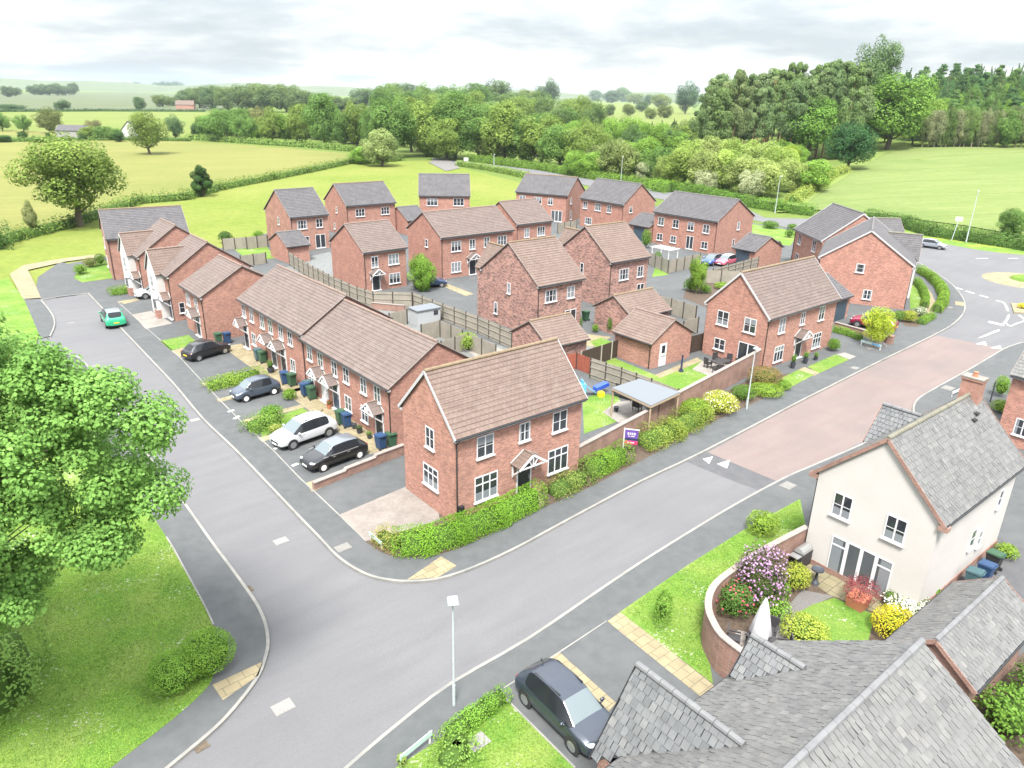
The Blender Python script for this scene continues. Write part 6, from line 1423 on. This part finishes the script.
for sx in (-.5, .5): MB().cyl((sx, 0, 0), (sx, 0, 1.2), .05, .05, 8).build('post', 'galvanised', s)
MB().box((0, -.06, 1.5), (1.5, .05, 1.1)).build('sign_plate', 'sign_white', s)
# estate agent's board
x, y = at(629, 455); s = thing('sale_board', (x, y, 0), R_(-12), 'purple and red sale board on a white post between the hedges', 'sign')
MB().box((-.42, 0, .95), (.07, .07, 1.9)).box((.05, 0, 1.86), (1.0, .05, .05)).build('post', 'sign_white', s)
bd = MB(); bd.box((.06, 0, 1.42), (.84, .04, .82)); b_ = bd.build('board', 'sign_purple', s)
MB().box((.06, -.024, 1.17), (.84, .012, .14)).build('board_band', 'sign_navy', b_); MB().box((.06, -.03, .93), (.84, .04, .24)).build('slip_board', 'sign_red', b_)
t = MB()
for i, xx in enumerate((-.16, -.02, .12, .26)): t.box((xx, -.024, 1.56), (.09, .01, .16))
for i, xx in enumerate((-.1, .08, .2)): t.box((xx, -.024, 1.38), (.12, .01, .05))
for i, xx in enumerate((-.14, .05, .2)): t.box((xx, -.054, .94), (.12, .01, .07))
t.build('lettering', 'sign_white', b_)
def street_sign(label, a, b, mat='sign_teal', z=0.0, h=.5, ph=.22):
    p, q = np.array(at(*a, z + h)), np.array(at(*b, z + h)); L = np.linalg.norm(q - p); th = math.atan2(q[1] - p[1], q[0] - p[0]); m_ = (p + q) / 2
    s = thing('street_name_sign', (m_[0], m_[1], z), th, label, 'sign')
    for sx in (-L / 2 + .08, L / 2 - .08): MB().box((sx, .04, h * .5), (.07, .05, h)).build('post', 'sign_white', s)
    pb = MB().box((0, 0, h - ph / 2 + .04), (L, .035, ph)).build('plate', mat, s)
    return s, pb, L
s, pb, L = street_sign('pale green street name plate on white posts before the brownish shrubs at the corner', (369, 532), (381.5, 542.5))
s, pb, L = street_sign('low pale street name rail beside the pavement at the bottom edge', (400, 757), (432, 731), 'sign_teal', h=.55)
s, pb, L = street_sign('teal and white street name plate under the lime green young tree', (861, 340), (881.5, 345.5), 'sign_teal')
MB().box((L * .25, -.022, .43), (L * .4, .012, .14)).build('plate_panel', 'play_sky', pb)
s, pb, L = street_sign('white street name plate on the pavement beyond the cream house chimney', (953, 392), (961, 388.5), 'sign_white', h=.45)
p0 = at(990, 402); MB_ = MB(); MB_.cyl((0, 0, 0), (0, 0, 1.7), .05, .05, 8); tag(MB_.build('bollard_post', 'pot_dark', None, (p0[0], p0[1], 0)), 'slim dark post on the pavement beyond the cream house chimney', 'post')

# ------------------------------------------------------------------ wheelie bins and pots
_bc = {}
def bin_(label, bx, by, col, rz=-140, sc=1.0, lid=None, group=None):
    x, y = at(bx, by); root = thing('wheelie_bin', (x, y, .012), R_(rz + random.uniform(-8, 8)), label, 'wheelie bin', group); root.scale = (sc, sc, sc)
    b = MB(); b.add([(-.22, -.26, .06), (.22, -.26, .06), (.22, .24, .06), (-.22, .24, .06), (-.28, -.35, .95), (.28, -.35, .95), (.28, .3, .95), (-.28, .3, .95)], [(3, 2, 1, 0), (0, 1, 5, 4), (1, 2, 6, 5), (2, 3, 7, 6), (3, 0, 4, 7)]); b.box((0, -.02, .945), (.6, .7, .05)); b.build('bin_body', col, root)
    l = MB(); l.add([(-.3, -.38, .97), (.3, -.38, .97), (.3, .34, .98), (-.3, .34, .98), (-.27, -.33, 1.02), (.27, -.33, 1.02), (.27, .32, 1.07), (-.27, .32, 1.07)], [(4, 5, 6, 7), (0, 1, 5, 4), (1, 2, 6, 5), (2, 3, 7, 6), (3, 0, 4, 7)]); l.cyl((-.22, .37, .99), (.22, .37, .99), .025, .025, 8); l.build('lid', lid or col, root)
    for sx in (-.27, .27): MB().cyl((sx - .03, .27, .1), (sx + .03, .27, .1), .1, .1, 12).build('wheel', 'rubber', root)
    return root
for a in ((('green wheelie bin against the plain brick gable, left of the blue one'), 219, 343.5, 'bin_green'), ('blue wheelie bin against the plain brick gable behind the black hatchback', 227.8, 343, 'bin_blue'),
          ('teal wheelie bin left of the green one before the higher terrace', 258.6, 360, 'bin_teal'), ('green wheelie bin before the second door of the higher terrace', 263, 362.5, 'bin_green'),
          ('blue wheelie bin under the last window of the higher terrace', 285, 383.5, 'bin_blue'), ('green wheelie bin beside the downpipe of the higher terrace', 292.3, 385.5, 'bin_green'),
          ('blue wheelie bin at the step between the terrace blocks', 305.5, 395.5, 'bin_blue'), ('green wheelie bin near the white door of the lower terrace', 311.8, 398.8, 'bin_green'), ('dark teal wheelie bin pushed behind the green one at the white door', 308.5, 393, 'bin_teal'),
          ('green wheelie bin half behind the blue one by the lower terrace windows', 341, 423.5, 'bin_green'), ('blue wheelie bin standing by the lower terrace windows behind the white car', 346.8, 426.5, 'bin_blue'),
          ('blue wheelie bin by the last door of the lower terrace above the low wall', 381, 448.5, 'bin_blue'), ('green wheelie bin in the corner between the terrace end and the low wall', 391.5, 446.5, 'bin_green'),
          ('blue wheelie bin beside the brick plinth of the cream house', 983, 581, 'bin_blue'), ('green lidded dark bin beside the brick plinth of the cream house', 991.5, 570, 'bin_black'), ('pale blue bin nearest the slate roofed garage', 971, 588, 'bin_teal'),
          ('green wheelie bin between the two mottled brick houses', 585.5, 320.5, 'bin_green')):
    bin_(*a, lid='bin_green' if 'green lidded' in a[0] else None)
def pot(label, bx, by, r, h, plant=None, mat='pot_dark', z=.01, name='plant_pot', ph=.5):
    x, y = at(bx, by); root = thing(name, (x, y, z), 0, label, 'plant pot'); MB().lathe([(r * .7, 0), (r, h), (r * .9, h), (r * .85, h - .04)], n=14).build('pot', mat, root)
    if plant:
        b = bush(None, (0, 0, h - .05), r * 1.25, r * 1.25, ph, plant, size=.07, n=220, name='foliage', rough=.1, cat=None); b.parent = root; b.location = (0, 0, h - .05)
    return root
pot('dark pot with clipped topiary left of the porch door facing the red road', 792.5, 368, .24, .5, (.09, .16, .03), ph=.85)
pot('dark pot with clipped topiary right of the porch door facing the red road', 805, 363.5, .24, .5, (.09, .16, .03), ph=.7)
pot('small dark planter on the lawn corner left of the porch steps', 776.5, 374.5, .25, .3, None)
pot('small dark pot by the right window of the gabled porch house', 815.5, 360, .2, .3, (.1, .16, .03))
pot('dark tub with leafy plant between two doors of the higher terrace', 271, 372.5, .3, .4, (.07, .12, .03), ph=.8)
pot('terracotta pot beside the white door of the lower terrace', 329.5, 408.5, .22, .35, (.2, .06, .05), 'terracotta', ph=.4)
pot('black pot against the wall of the lower terrace right of the bins', 354.5, 428.5, .2, .35, None)
pot('second black pot against the wall of the lower terrace nearer the last door', 359.5, 433, .22, .35, (.06, .07, .05), ph=.3)
pot('small pot beside the last door of the lower terrace', 369.5, 438.5, .18, .3, (.12, .16, .06), ph=.3)
# ------------------------------------------------------------------ fences and walls
def fence(label, tops, h=1.8, mat='fence_pale', post='fence_post', step=1.8, rails=True, side=1, name='timber_fence', zt=None, z0=0.0):
    P = [np.array(at(x, y, (zt or h) + z0)) for x, y in tops]; m_ = P[0]; root = thing(name, (m_[0], m_[1], z0), 0, label, 'fence'); pan = MB(); posts = []
    for a, b in zip(P, P[1:]):
        L = np.linalg.norm(b - a); n = max(1, round(L / step)); d = (b - a) / L; nn_ = np.array([-d[1], d[0]]) * side
        for i in range(n):
            p, q = a + d * (L * i / n) - m_, a + d * (L * (i + 1) / n) - m_; dh = random.uniform(-.02, .02)
            nb = max(4, int(np.linalg.norm(q - p) / .15))
            for k in range(nb):
                u, v = p + (q - p) * (k / nb), p + (q - p) * ((k + 1) / nb); o = (0.012 if k % 2 else 0.0)
                c = (u + v) / 2 + nn_ * o; pan.box((c[0], c[1], h / 2 + dh), (np.linalg.norm(v - u) * .995, .02, h - .06), math.atan2(d[1], d[0]))
            if rails:
                for zz in (.35, h * .55, h - .25): pan.beam((*(p + nn_ * .04), zz), (*(q + nn_ * .04), zz), .04, .07)
            posts.append(p)
        posts.append(b - m_ - d * .01)
    pan.build('board_panel', mat, root)
    pm = MB().box((0, 0, h / 2), (.11, .13, h + .05)).mesh('fence_post', post); seen = []
    for p in posts:
        if any(np.linalg.norm(p - s_) < .3 for s_ in seen): continue
        seen.append(p); link('post', pm, root, (p[0], p[1], 0))
    return root
fence('long pale timber fence curving behind the terraces below the flat canopy house', [(288.8, 252), (308, 263.5), (334, 277), (357, 286.5), (373, 291.3), (412, 292.3)], 1.9, side=-1)
fence('pale timber fence running from the white shed past the mottled house to its garage', [(412.5, 292.3), (443, 303.4), (478, 316), (512, 330.5)], 1.8, side=-1)
fence('short timber fence joining the white shed to the terrace yard', [(389, 313), (407, 309)], 1.6)
fence('timber fence between two terrace yards in front of the white shed', [(421, 324.5), (440, 320), (462.5, 330)], 1.7)
fence('timber fence round the yard with the pale green shrub', [(441, 341), (468, 333), (496, 344.5)], 1.6)
fence('pale timber fence at the back of the lawn beside the pergola', [(591, 357.5), (622, 367.5), (652, 378.5), (679, 389)], 1.8, side=-1)
fence('dark brown slatted fence in front of the gravel garden', [(581.5, 351.5), (602, 345), (622.5, 337.8)], 1.7, 'fence_dark', 'fence_pale', 1.9, True)
fence('dark brown fence between the white door garage and the gabled porch house', [(692, 336), (704, 333)], 1.7, 'fence_dark', 'fence_dark')
fence('short red painted fence panel behind the corner house', [(566, 354), (577, 352.5), (591, 358)], 1.5, 'fence_red', 'fence_dark')
fence('timber fence beside the black covered garden seat', [(649, 292.5), (672, 298.5), (697, 305.8)], 1.8, side=1)
fence('timber fence between the court planting and the gabled porch house', [(684, 321), (699, 316.8)], 1.7)
fence('timber fence edging the court planting bed', [(704, 270), (722, 270.5), (741, 271.2)], 1.7)
fence('timber fence running up to the small blue door garage', [(713.5, 268.5), (736, 262.5), (759, 256.5)], 1.8, side=-1)
fence('pale timber fence round the back garden of the wide grey roofed pair', [(649.7, 252), (669, 260.4), (685, 256.8), (700.5, 253.4)], 1.8)
fence('low timber fence at the left end of the back gardens', [(240, 255.5), (265.4, 252.3)], 1.5)
fence('timber fence at the back of the left gardens by the open green', [(246, 237), (267, 234.8)], 1.8)
fence('timber fence behind the left gardens along the path', [(222, 238.5), (246, 237)], 1.7)
fence('pale timber screen fence beside the patio doors of the back row house', [(558, 223), (577, 220)], 1.8)
fence('grey timber fence by the open shelter of the small blue door garage', [(759, 246), (771, 246.5)], 1.9, 'fence_pale')

def brick_wall(label, pts, h, t=.22, coping=True, mat='brick_wall', name='garden_wall', z0=0.0):
    P = [np.array(p, float) for p in pts]; m_ = P[0]; root = thing(name, (m_[0], m_[1], z0), 0, label, 'wall'); w, c = MB(), MB()
    hs = h if isinstance(h, (list, tuple)) else [h] * len(P)
    def ofs(i):
        a, b = P[max(i - 1, 0)], P[min(i + 1, len(P) - 1)]; d = (b - a) / np.linalg.norm(b - a); return np.array([-d[1], d[0]])
    for mb, tt, za, zb_ in ((w, t, None, None), (c, t + .08, 0, .07)):
        for i in range(len(P) - 1):
            a, b = P[i] - m_, P[i + 1] - m_; na, nb_ = ofs(i) * tt / 2, ofs(i + 1) * tt / 2
            z_0 = -.1 if za is None else None; h0, h1 = hs[i], hs[i + 1]
            lo = (-.1, -.1) if za is None else (h0 + .001, h1 + .001); hi = (h0, h1) if za is None else (h0 + .07, h1 + .07)
            v = [(*(a + na), lo[0]), (*(a - na), lo[0]), (*(b - nb_), lo[1]), (*(b + nb_), lo[1]), (*(a + na), hi[0]), (*(a - na), hi[0]), (*(b - nb_), hi[1]), (*(b + nb_), hi[1])]
            mb.add(v, [(4, 5, 6, 7), (0, 4, 7, 3), (1, 2, 6, 5)] + ([(0, 1, 5, 4)] if i == 0 else []) + ([(2, 3, 7, 6)] if i == len(P) - 2 else []))
    wo = w.build('brickwork', mat, root)
    if coping: c.build('coping', 'mortar' if coping is True else coping, root)
    return root
hlA, hwA = P_A[3] / 2 - VO, P_A[4] / 2 - EO
a = rect(P_A, hlA + .12, hlA + .12, -hwA + .4, -hwA + .4)[0]; b = rect(P_B, -P_B[3] / 2 + .1, -P_B[3] / 2 + .1, -P_B[4] / 2 + .6, 0)[0]
a, b = np.array(a), np.array(b); q1, q2 = a + (b - a) * .36, a + (b - a) * .37
brick_wall('long brick garden wall between the corner house and the gabled porch house, left length', [a, q1], 1.7)
brick_wall('long brick garden wall between the corner house and the gabled porch house, right length', [q2, b], 1.85)
cw = smooth_line([at(807, 527, 1.75), at(776, 543, 1.75), at(757, 553.5, 1.75), at(740.6, 565, 1.75), at(726, 575, 1.75), at(715, 585, 1.75), at(709, 597, 1.75), at(708.5, 610, 1.75), at(713, 622, 1.75), at(722, 636, 1.75), at(743.6, 653, 1.75), at(765, 668, 1.75)], 3)
brick_wall('curved brick garden wall sweeping round the cream house garden', cw, 1.75, coping='mortar')
w0 = [at(313.5, 489.5), at(345, 477), at(346, 476.5), at(375, 465), at(376, 464.5), at(404, 454)]
brick_wall('low stepped brick wall beside the black compact car and the corner house drive', w0, [.42, .42, .52, .52, .66, .66])
brick_wall('low brick wall beside the red car and its driveway', [at(834.5, 327), at(860, 334), at(888, 343)], .5)
x, y = at(889.5, 343.5); tag(MB().box((0, 0, .35), (.5, .5, .8)).box((0, 0, .78), (.56, .56, .07)).build('brick_pier', 'brick_wall', None, (x, y, 0), R_(-50)), 'square brick pier ending the low wall by the red car', 'pier')
brick_wall('low red brick retaining wall behind the terrace yard fence', [at(372, 309), at(405, 312)], .7)
# ------------------------------------------------------------------ garden things
s = thing('garden_shed', (*at(425, 322), 0), R_(38), 'white flat roofed shed by the timber fence behind the lower terrace', 'shed')
MB().box((0, 0, .75), (2.7, 1.7, 1.5)).build('wall', 'shed_white', s); MB().box((0, 0, 1.55), (2.9, 1.9, .1)).build('roof', 'flat_roof', s); MB().box((.8, -.86, 1.1), (.5, .04, .45)).build('window', 'glass', s)
# pergola with flat roof
C4 = [np.array(at(x, y, 2.3)) for x, y in ((612, 387.5), (640, 378.5), (680, 392), (651, 405.5))]; ctr = sum(C4) / 4
s = thing('pergola', (ctr[0], ctr[1], 0), 0, 'pergola with a pale flat roof over the raised patio behind the garden wall', 'pergola')
rb = MB(); rb.prism([tuple(c - ctr) for c in C4], 2.22, 2.3, bottom=True); rb.build('roof', 'flat_roof', s)
fm = MB()
for i in range(4): fm.beam((*(C4[i] - ctr), 2.16), (*(C4[(i + 1) % 4] - ctr), 2.16), .07, .12)
fm.build('frame', 'timber', s)
for c in C4: MB().box(tuple((c - ctr) * .96) + (1.08,), (.11, .11, 2.16)).build('post', 'timber', s)
def chair(label, loc, rz, mat='rattan', name='garden_chair', w=.6, group=None):
    s = thing(name, loc, rz, label, 'chair', group); MB().box((0, 0, .38), (w, .58, .1)).build('seat', mat, s); MB().box((0, .27, .66), (w, .07, .56)).build('backrest', mat, s)
    for sx in (-1, 1): MB().box((sx * (w / 2 - .03), 0, .56), (.06, .56, .06)).build('armrest', mat, s)
    lm = MB()
    for sx in (-1, 1):
        for sy in (-1, 1): MB().box((sx * (w / 2 - .05), sy * .23, .17), (.05, .05, .34)).build('leg', mat, s)
    return s
def table(label, loc, rz, w, d, mat, h=.72, name='garden_table', top=None):
    s = thing(name, loc, rz, label, 'table'); MB().box((0, 0, h), (w, d, .05)).build('tabletop', top or mat, s)
    for sx in (-1, 1):
        for sy in (-1, 1): MB().box((sx * (w / 2 - .08), sy * (d / 2 - .08), h / 2), (.06, .06, h)).build('leg', mat, s)
    return s
x, y = at(623, 398); chair('dark rattan sofa under the pergola roof', (x, y, .02), R_(-40), 'rattan', 'garden_sofa', 1.8)
x, y = at(637, 410.5); chair('dark rattan chair on the patio corner by the garden wall', (x, y, .02), R_(140))
x, y = at(616, 411.5); pot('small dark pot beside the pergola post', 616, 411.5, .2, .35, None, z=.02)
x, y = at(720, 369); table('dark round cornered dining table on the patio behind the garden wall', (x, y, .02), R_(30), 1.6, .95, 'rattan')
for lab, bx, by, r in (('dark dining chair left of the patio table', 707.5, 367.5, 120), ('dark dining chair behind the patio table', 716, 363.5, 20), ('dark dining chair at the far right of the patio table', 728, 364.5, -30), ('dark dining chair in front of the patio table', 716, 374, 200), ('dark dining chair right of the patio table near the french door', 733, 369, -80)):
    x, y = at(bx, by); chair(lab, (x, y, .02), R_(r), 'rattan', 'dining_chair', .5)
x, y = at(716, 373.5); 
x, y = at(681, 371.5); tag(MB().cyl((0, 0, 0), (0, 0, .15), .22, .2, 12).cyl((0, 0, .15), (0, 0, 1.5), .09, .07, 10).build('rotary_airer', 'sign_navy', None, (x, y, .02)), 'closed dark purple rotary airer standing on the back lawn', 'clothes airer')
x, y = at(662, 313); s = thing('covered_sofa', (x, y, 0), R_(-28), 'black covered garden seat beside the timber fence', 'garden seat'); MB().box((0, 0, .3), (2.2, .9, .5), taper=.94).build('seat', 'rattan', s); MB().box((0, .38, .7), (2.2, .2, .5)).build('backrest', 'rattan', s)
x, y = at(653, 306); tag(MB().ball((0, 0, .4), (.5, .45, .42), 10, 7, 0, .05).build('covered_barbecue', 'rattan', None, (x, y, 0)), 'small black covered thing beside the black garden seat', 'barbecue')
x, y = at(593, 395); s = thing('play_slide', (x, y, 0), R_(20), 'blue childrens slide and climbing set on the lawn behind the corner house', 'slide')
sl_ = MB(); sl_.beam((-.9, 0, 1.05), (.2, 0, .2), .5, .05); sl_.build('chute', 'play_sky', s)
MB().box((-1.0, 0, .55), (.5, .55, 1.1)).box((-1.0, 0, 1.25), (.06, .55, .3)).build('tower', 'play_sky', s); MB().beam((.1, -.1, .55), (1.3, .25, .75), .5, .3).build('paddling_tray', 'play_blue', s); MB().box((.45, -.45, .2), (.45, .4, .4)).build('bucket', 'play_yellow', s)
s = thing('timber_arch', (*at(664, 262), 0), R_(-50), 'small white slatted pergola frame in the back garden of the wide grey roofed pair', 'pergola'); 
for sx in (-1.5, 1.5):
    for sy in (-1, 1): MB().box((sx, sy, 1.0), (.1, .1, 2.0)).build('post', 'sign_white', s)
sm = MB()
for k in range(9): sm.box((-1.7 + k * .42, 0, 2.05), (.07, 2.4, .1))
sm.build('slats', 'sign_white', s)
s = thing('open_shelter', (*at(768, 259), 0), R_(-45), 'open fronted timber shelter with a pointed roof beside the small blue door garage', 'shelter')
for sx in (-1.1, 1.1):
    for sy in (-1, 1): MB().box((sx, sy, 1.0), (.12, .12, 2.0)).build('post', 'timber', s)
rr_ = MB()
for sg in (-1, 1): roof_slope(rr_, (-1.4, sg * 1.3, 2.0), (1.4, sg * 1.3, 2.0), (-1.4, 0, 2.9), (1.4, 0, 2.9))
rr_.build('roof', 'tile_grey', s); MB().box((0, .95, 1.0), (2.2, .06, 1.9)).build('back_panel', 'timber', s)
# cream house garden
x, y = at(806, 566); s = thing('barbecue', (x - .25, y + .1, .02), R_(40), 'dark gas barbecue with silver lid against the curved wall by the cream house', 'barbecue')
MB().box((0, 0, .42), (1.1, .55, .8)).build('cabinet', 'rattan', s); hd = MB()
vs = []; 
for xx in (-.45, .45):
    for k in range(7):
        a_ = math.pi * k / 6; vs.append((xx, -.28 * math.cos(a_), .86 + .26 * math.sin(a_)))
hd.add(vs, [(k, k + 1, k + 8, k + 7) for k in range(6)] + [tuple(range(7)), tuple(range(13, 6, -1))]); hd.build('hood', 'steel', s)
for sx in (-1, 1): MB().box((sx * .72, 0, .82), (.4, .5, .04)).build('side_shelf', 'steel', s)
x, y = at(815, 583.5); s = thing('bird_bath', (x, y, .02), 0, 'small dark bird bath on the patio by the gravel path', 'bird bath'); MB().lathe([(.2, 0), (.16, .08), (.07, .2), (.06, .6), (.1, .68)]).build('pedestal', 'pot_dark', s); MB().lathe([(.08, .66), (.3, .78), (.3, .84), (.24, .8), (.05, .75)], n=18).build('bowl', 'pot_dark', s)
x, y = at(857, 606); s = thing('terracotta_planter', (x, y, .02), R_(40), 'square terracotta planter with a red japanese maple on the patio edge', 'planter'); MB().box((0, 0, .28), (.75, .75, .56), taper=1.15).build('planter_box', 'terracotta', s)
b_ = bush(None, (0, 0, .5), .8, .75, .85, (.15, .035, .05), size=.1, n=1100, name='foliage', rough=.35, core=0, cat=None); b_.parent = s; b_.location = (0, 0, .5)
MB().cyl((0, 0, .5), (.05, 0, 1.0), .04, .02, 6).build('stem', 'bark', s)
x, y = at(888, 606); pot('dark stone pot at the wall foot of the cream house', 888, 606, .28, .4, (.1, .12, .06), 'pot_dark')
x, y = at(757, 651); PX, PY = x, y
s = thing('parasol', (x, y, .02), 0, 'closed white garden parasol standing between the dark chairs behind the nearest roof', 'parasol')
MB().cyl((0, 0, 0), (0, 0, 2.5), .035, .035, 8).build('pole', 'steel', s); cl = MB(); n = 16; prf = [(.03, 2.75), (.16, 2.3), (.3, 1.6), (.42, .95), (.36, .8), (.1, .85)]; vs = []
for r_, z_ in prf:
    for i in range(n):
        a_ = 2 * math.pi * i / n; k_ = 1 + (.14 if i % 2 else -.1); vs.append((r_ * k_ * math.cos(a_), r_ * k_ * math.sin(a_), z_))
cl.add(vs, [(j * n + i, j * n + (i + 1) % n, (j + 1) * n + (i + 1) % n, (j + 1) * n + i) for j in range(len(prf) - 1) for i in range(n)]); cl.build('canopy', 'parasol_cloth', s, smooth=True)
MB().lathe([(.32, 0), (.3, .1), (.06, .14)], n=18).build('base', 'cover_iron', s)
for lab, dx, dy, r in (('dark rattan chair left of the closed parasol', -1.0, .25, 70), ('dark rattan chair behind the closed parasol', .75, .9, -30), ('dark rattan chair right of the closed parasol', 1.05, -.2, -100), ('dark rattan chair on the near left of the closed parasol', -.85, -.75, 130)):
    chair(lab, (PX + dx, PY + dy, .02), R_(r), 'rattan', 'rattan_chair', .65)
t_ = table('dark rattan table under the closed parasol', (PX + .1, PY - .0, .02), R_(30), 1.0, 1.0, 'rattan', name='rattan_table')
# far buildings
s = thing('cottage', gt(133, 139), R_(25), 'tiny white gabled cottage among the trees beyond the barley field', 'house')
wm_ = MB(); pentagon(wm_, 4, 3.2, 4.0, 7.6); wm_.build('wall', 'render_white', s); rr_ = MB()
for sg in (-1, 1): roof_slope(rr_, (-4.3, sg * 3.5, 3.9), (4.3, sg * 3.5, 3.9), (-4.3, 0, 7.8), (4.3, 0, 7.8), .5)
rr_.build('roof', 'tile_grey', s); s.rotation_euler = (0, 0, R_(100))
s = thing('farm_building', gt(77, 137), R_(5), 'low grey farm building beside the clump of trees beyond the barley field', 'barn')
wm_ = MB(); pentagon(wm_, 7, 4, 3.0, 5.0); wm_.build('wall', 'fence_grey', s); rr_ = MB()
for sg in (-1, 1): roof_slope(rr_, (-7.3, sg * 4.3, 2.9), (7.3, sg * 4.3, 2.9), (-7.3, 0, 5.2), (7.3, 0, 5.2), .6)
rr_.build('roof', 'tile_grey', s)
s = thing('farmhouse', gt(186, 109.5), R_(12), 'small reddish farmhouse on the far hill left of the wood', 'house')
wm_ = MB(); pentagon(wm_, 9, 5, 5.0, 9.0); wm_.build('wall', 'brick_pink', s); rr_ = MB()
for sg in (-1, 1): roof_slope(rr_, (-9.4, sg * 5.4, 4.8), (9.4, sg * 5.4, 4.8), (-9.4, 0, 9.2), (9.4, 0, 9.2), .6)
rr_.build('roof', 'tile_red', s)
# far blue hills
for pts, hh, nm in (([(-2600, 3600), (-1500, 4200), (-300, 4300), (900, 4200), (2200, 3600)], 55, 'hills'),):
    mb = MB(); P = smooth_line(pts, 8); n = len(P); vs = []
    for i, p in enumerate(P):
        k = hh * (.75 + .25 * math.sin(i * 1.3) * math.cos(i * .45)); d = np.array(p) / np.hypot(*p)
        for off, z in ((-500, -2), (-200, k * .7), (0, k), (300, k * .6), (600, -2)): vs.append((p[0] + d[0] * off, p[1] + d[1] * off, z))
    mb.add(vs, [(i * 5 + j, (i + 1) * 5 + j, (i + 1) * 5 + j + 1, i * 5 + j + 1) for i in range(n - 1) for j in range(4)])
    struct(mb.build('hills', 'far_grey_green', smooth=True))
# ------------------------------------------------------------------ air, sky, sun, camera
hz = MB().box((0, 2150, 40), (9600, 4900, 90)); hzo = hz.build('haze', [])
m = bpy.data.materials.new('haze_air'); m.use_nodes = True; nt = m.node_tree; nt.nodes.remove(nt.nodes['Principled BSDF'])
pv = nt.nodes.new('ShaderNodeVolumePrincipled'); pv.inputs['Color'].default_value = (.74, .87, 1.0, 1); pv.inputs['Density'].default_value = HAZE; pv.inputs['Anisotropy'].default_value = 0.0
nt.links.new(pv.outputs[0], nt.nodes['Material Output'].inputs['Volume']); hzo.data.materials.append(m); hzo['kind'] = 'stuff'

SUN = np.array([-.05, -.52, .85]); SUN /= np.linalg.norm(SUN)
el = math.asin(SUN[2]); az = math.atan2(SUN[0], SUN[1])
w = bpy.data.worlds.new('World'); SC.world = w; w.use_nodes = True; nt = w.node_tree; bg = nt.nodes['Background']
sky = _n(nt, 'ShaderNodeTexSky'); sky.sky_type = 'NISHITA'; sky.sun_disc = False; sky.sun_elevation = el; sky.sun_rotation = az; sky.air_density = 1.2; sky.dust_density = 2.0
tc = _n(nt, 'ShaderNodeTexCoord'); sp = _n(nt, 'ShaderNodeSeparateXYZ'); nt.links.new(tc.outputs['Generated'], sp.inputs[0])
def math_(op, a, b=None):
    n = _n(nt, 'ShaderNodeMath', operation=op)
    for i, v in enumerate((a, b)):
        if v is None: continue
        if hasattr(v, 'is_output'): nt.links.new(v, n.inputs[i])
        else: n.inputs[i].default_value = v
    return n.outputs[0]
zc = math_('MAXIMUM', sp.outputs[2], 0.0); den = math_('ADD', zc, .16)
cx = math_('DIVIDE', sp.outputs[0], den); cy = math_('DIVIDE', sp.outputs[1], den)
cv = _n(nt, 'ShaderNodeCombineXYZ'); nt.links.new(cx, cv.inputs[0]); nt.links.new(cy, cv.inputs[1]); cv.inputs[2].default_value = 3.7
n1 = _n(nt, 'ShaderNodeTexNoise', Scale=.85, Detail=9.0, Roughness=.55, Distortion=.25); nt.links.new(cv.outputs[0], n1.inputs['Vector'])
n2 = _n(nt, 'ShaderNodeTexNoise', Scale=2.8, Detail=7.0, Roughness=.6); nt.links.new(cv.outputs[0], n2.inputs['Vector'])
# cloud sheet: bright tops and grey blue undersides, brighter overhead as an overcast sky is
shade = math_('ADD', math_('MULTIPLY', n1.outputs['Fac'], .75), math_('MULTIPLY', n2.outputs['Fac'], .25))
col = _ramp(nt, shade, [(.39, (.68, .755, .84)), (.45, (.82, .88, .94)), (.495, (1.0, 1.03, 1.06)), (.56, (1.2, 1.21, 1.21))])
gain = _n(nt, 'ShaderNodeMapRange'); gain.inputs[1].default_value = .10; gain.inputs[2].default_value = .75; gain.inputs[3].default_value = SKY_LO; gain.inputs[4].default_value = SKY_HI; nt.links.new(zc, gain.inputs[0])
cl = _mix(nt, 1.0, col, (1, 1, 1), 'MULTIPLY')
vm = _n(nt, 'ShaderNodeVectorMath', operation='SCALE'); nt.links.new(cl, vm.inputs[0]); nt.links.new(gain.outputs[0], vm.inputs['Scale'])
mixc = _mix(nt, .93, sky.outputs[0], vm.outputs[0])
nt.links.new(mixc, bg.inputs['Color']); bg.inputs['Strength'].default_value = .1

ld = bpy.data.lights.new('sun', 'SUN'); ld.energy = SUN_E; ld.angle = R_(14); ld.color = (1.0, .965, .91)
lo = bpy.data.objects.new('sun', ld); COL.objects.link(lo)
from mathutils import Matrix, Vector
lo.rotation_euler = Vector(tuple(-SUN)).to_track_quat('-Z', 'Y').to_euler(); lo.location = (-60, -40, 90)

cd = bpy.data.cameras.new('camera'); cam = bpy.data.objects.new('camera', cd); COL.objects.link(cam)
cd.sensor_width = 36.0; cd.lens = FPX / 1024 * 36.0; cd.clip_start = .3; cd.clip_end = 12000
mw = Matrix(((CR[0], CU[0], -CF[0], 0), (CR[1], CU[1], -CF[1], 0), (CR[2], CU[2], -CF[2], H), (0, 0, 0, 1)))
cam.matrix_world = mw; SC.camera = cam
SC.render.engine = 'CYCLES'
vs_ = SC.view_settings; SC.display_settings.display_device = 'sRGB'; vs_.view_transform = 'Standard'; vs_.look = 'None'; vs_.gamma = 1.0; vs_.use_curve_mapping = False; vs_.exposure = EXPO
SC.cycles.max_bounces = 6; SC.cycles.diffuse_bounces = 3; SC.cycles.glossy_bounces = 3; SC.cycles.transmission_bounces = 3; SC.cycles.volume_bounces = 1; SC.cycles.transparent_max_bounces = 4
SC.cycles.caustics_reflective = False; SC.cycles.caustics_refractive = False
SC.cycles.use_denoising = True
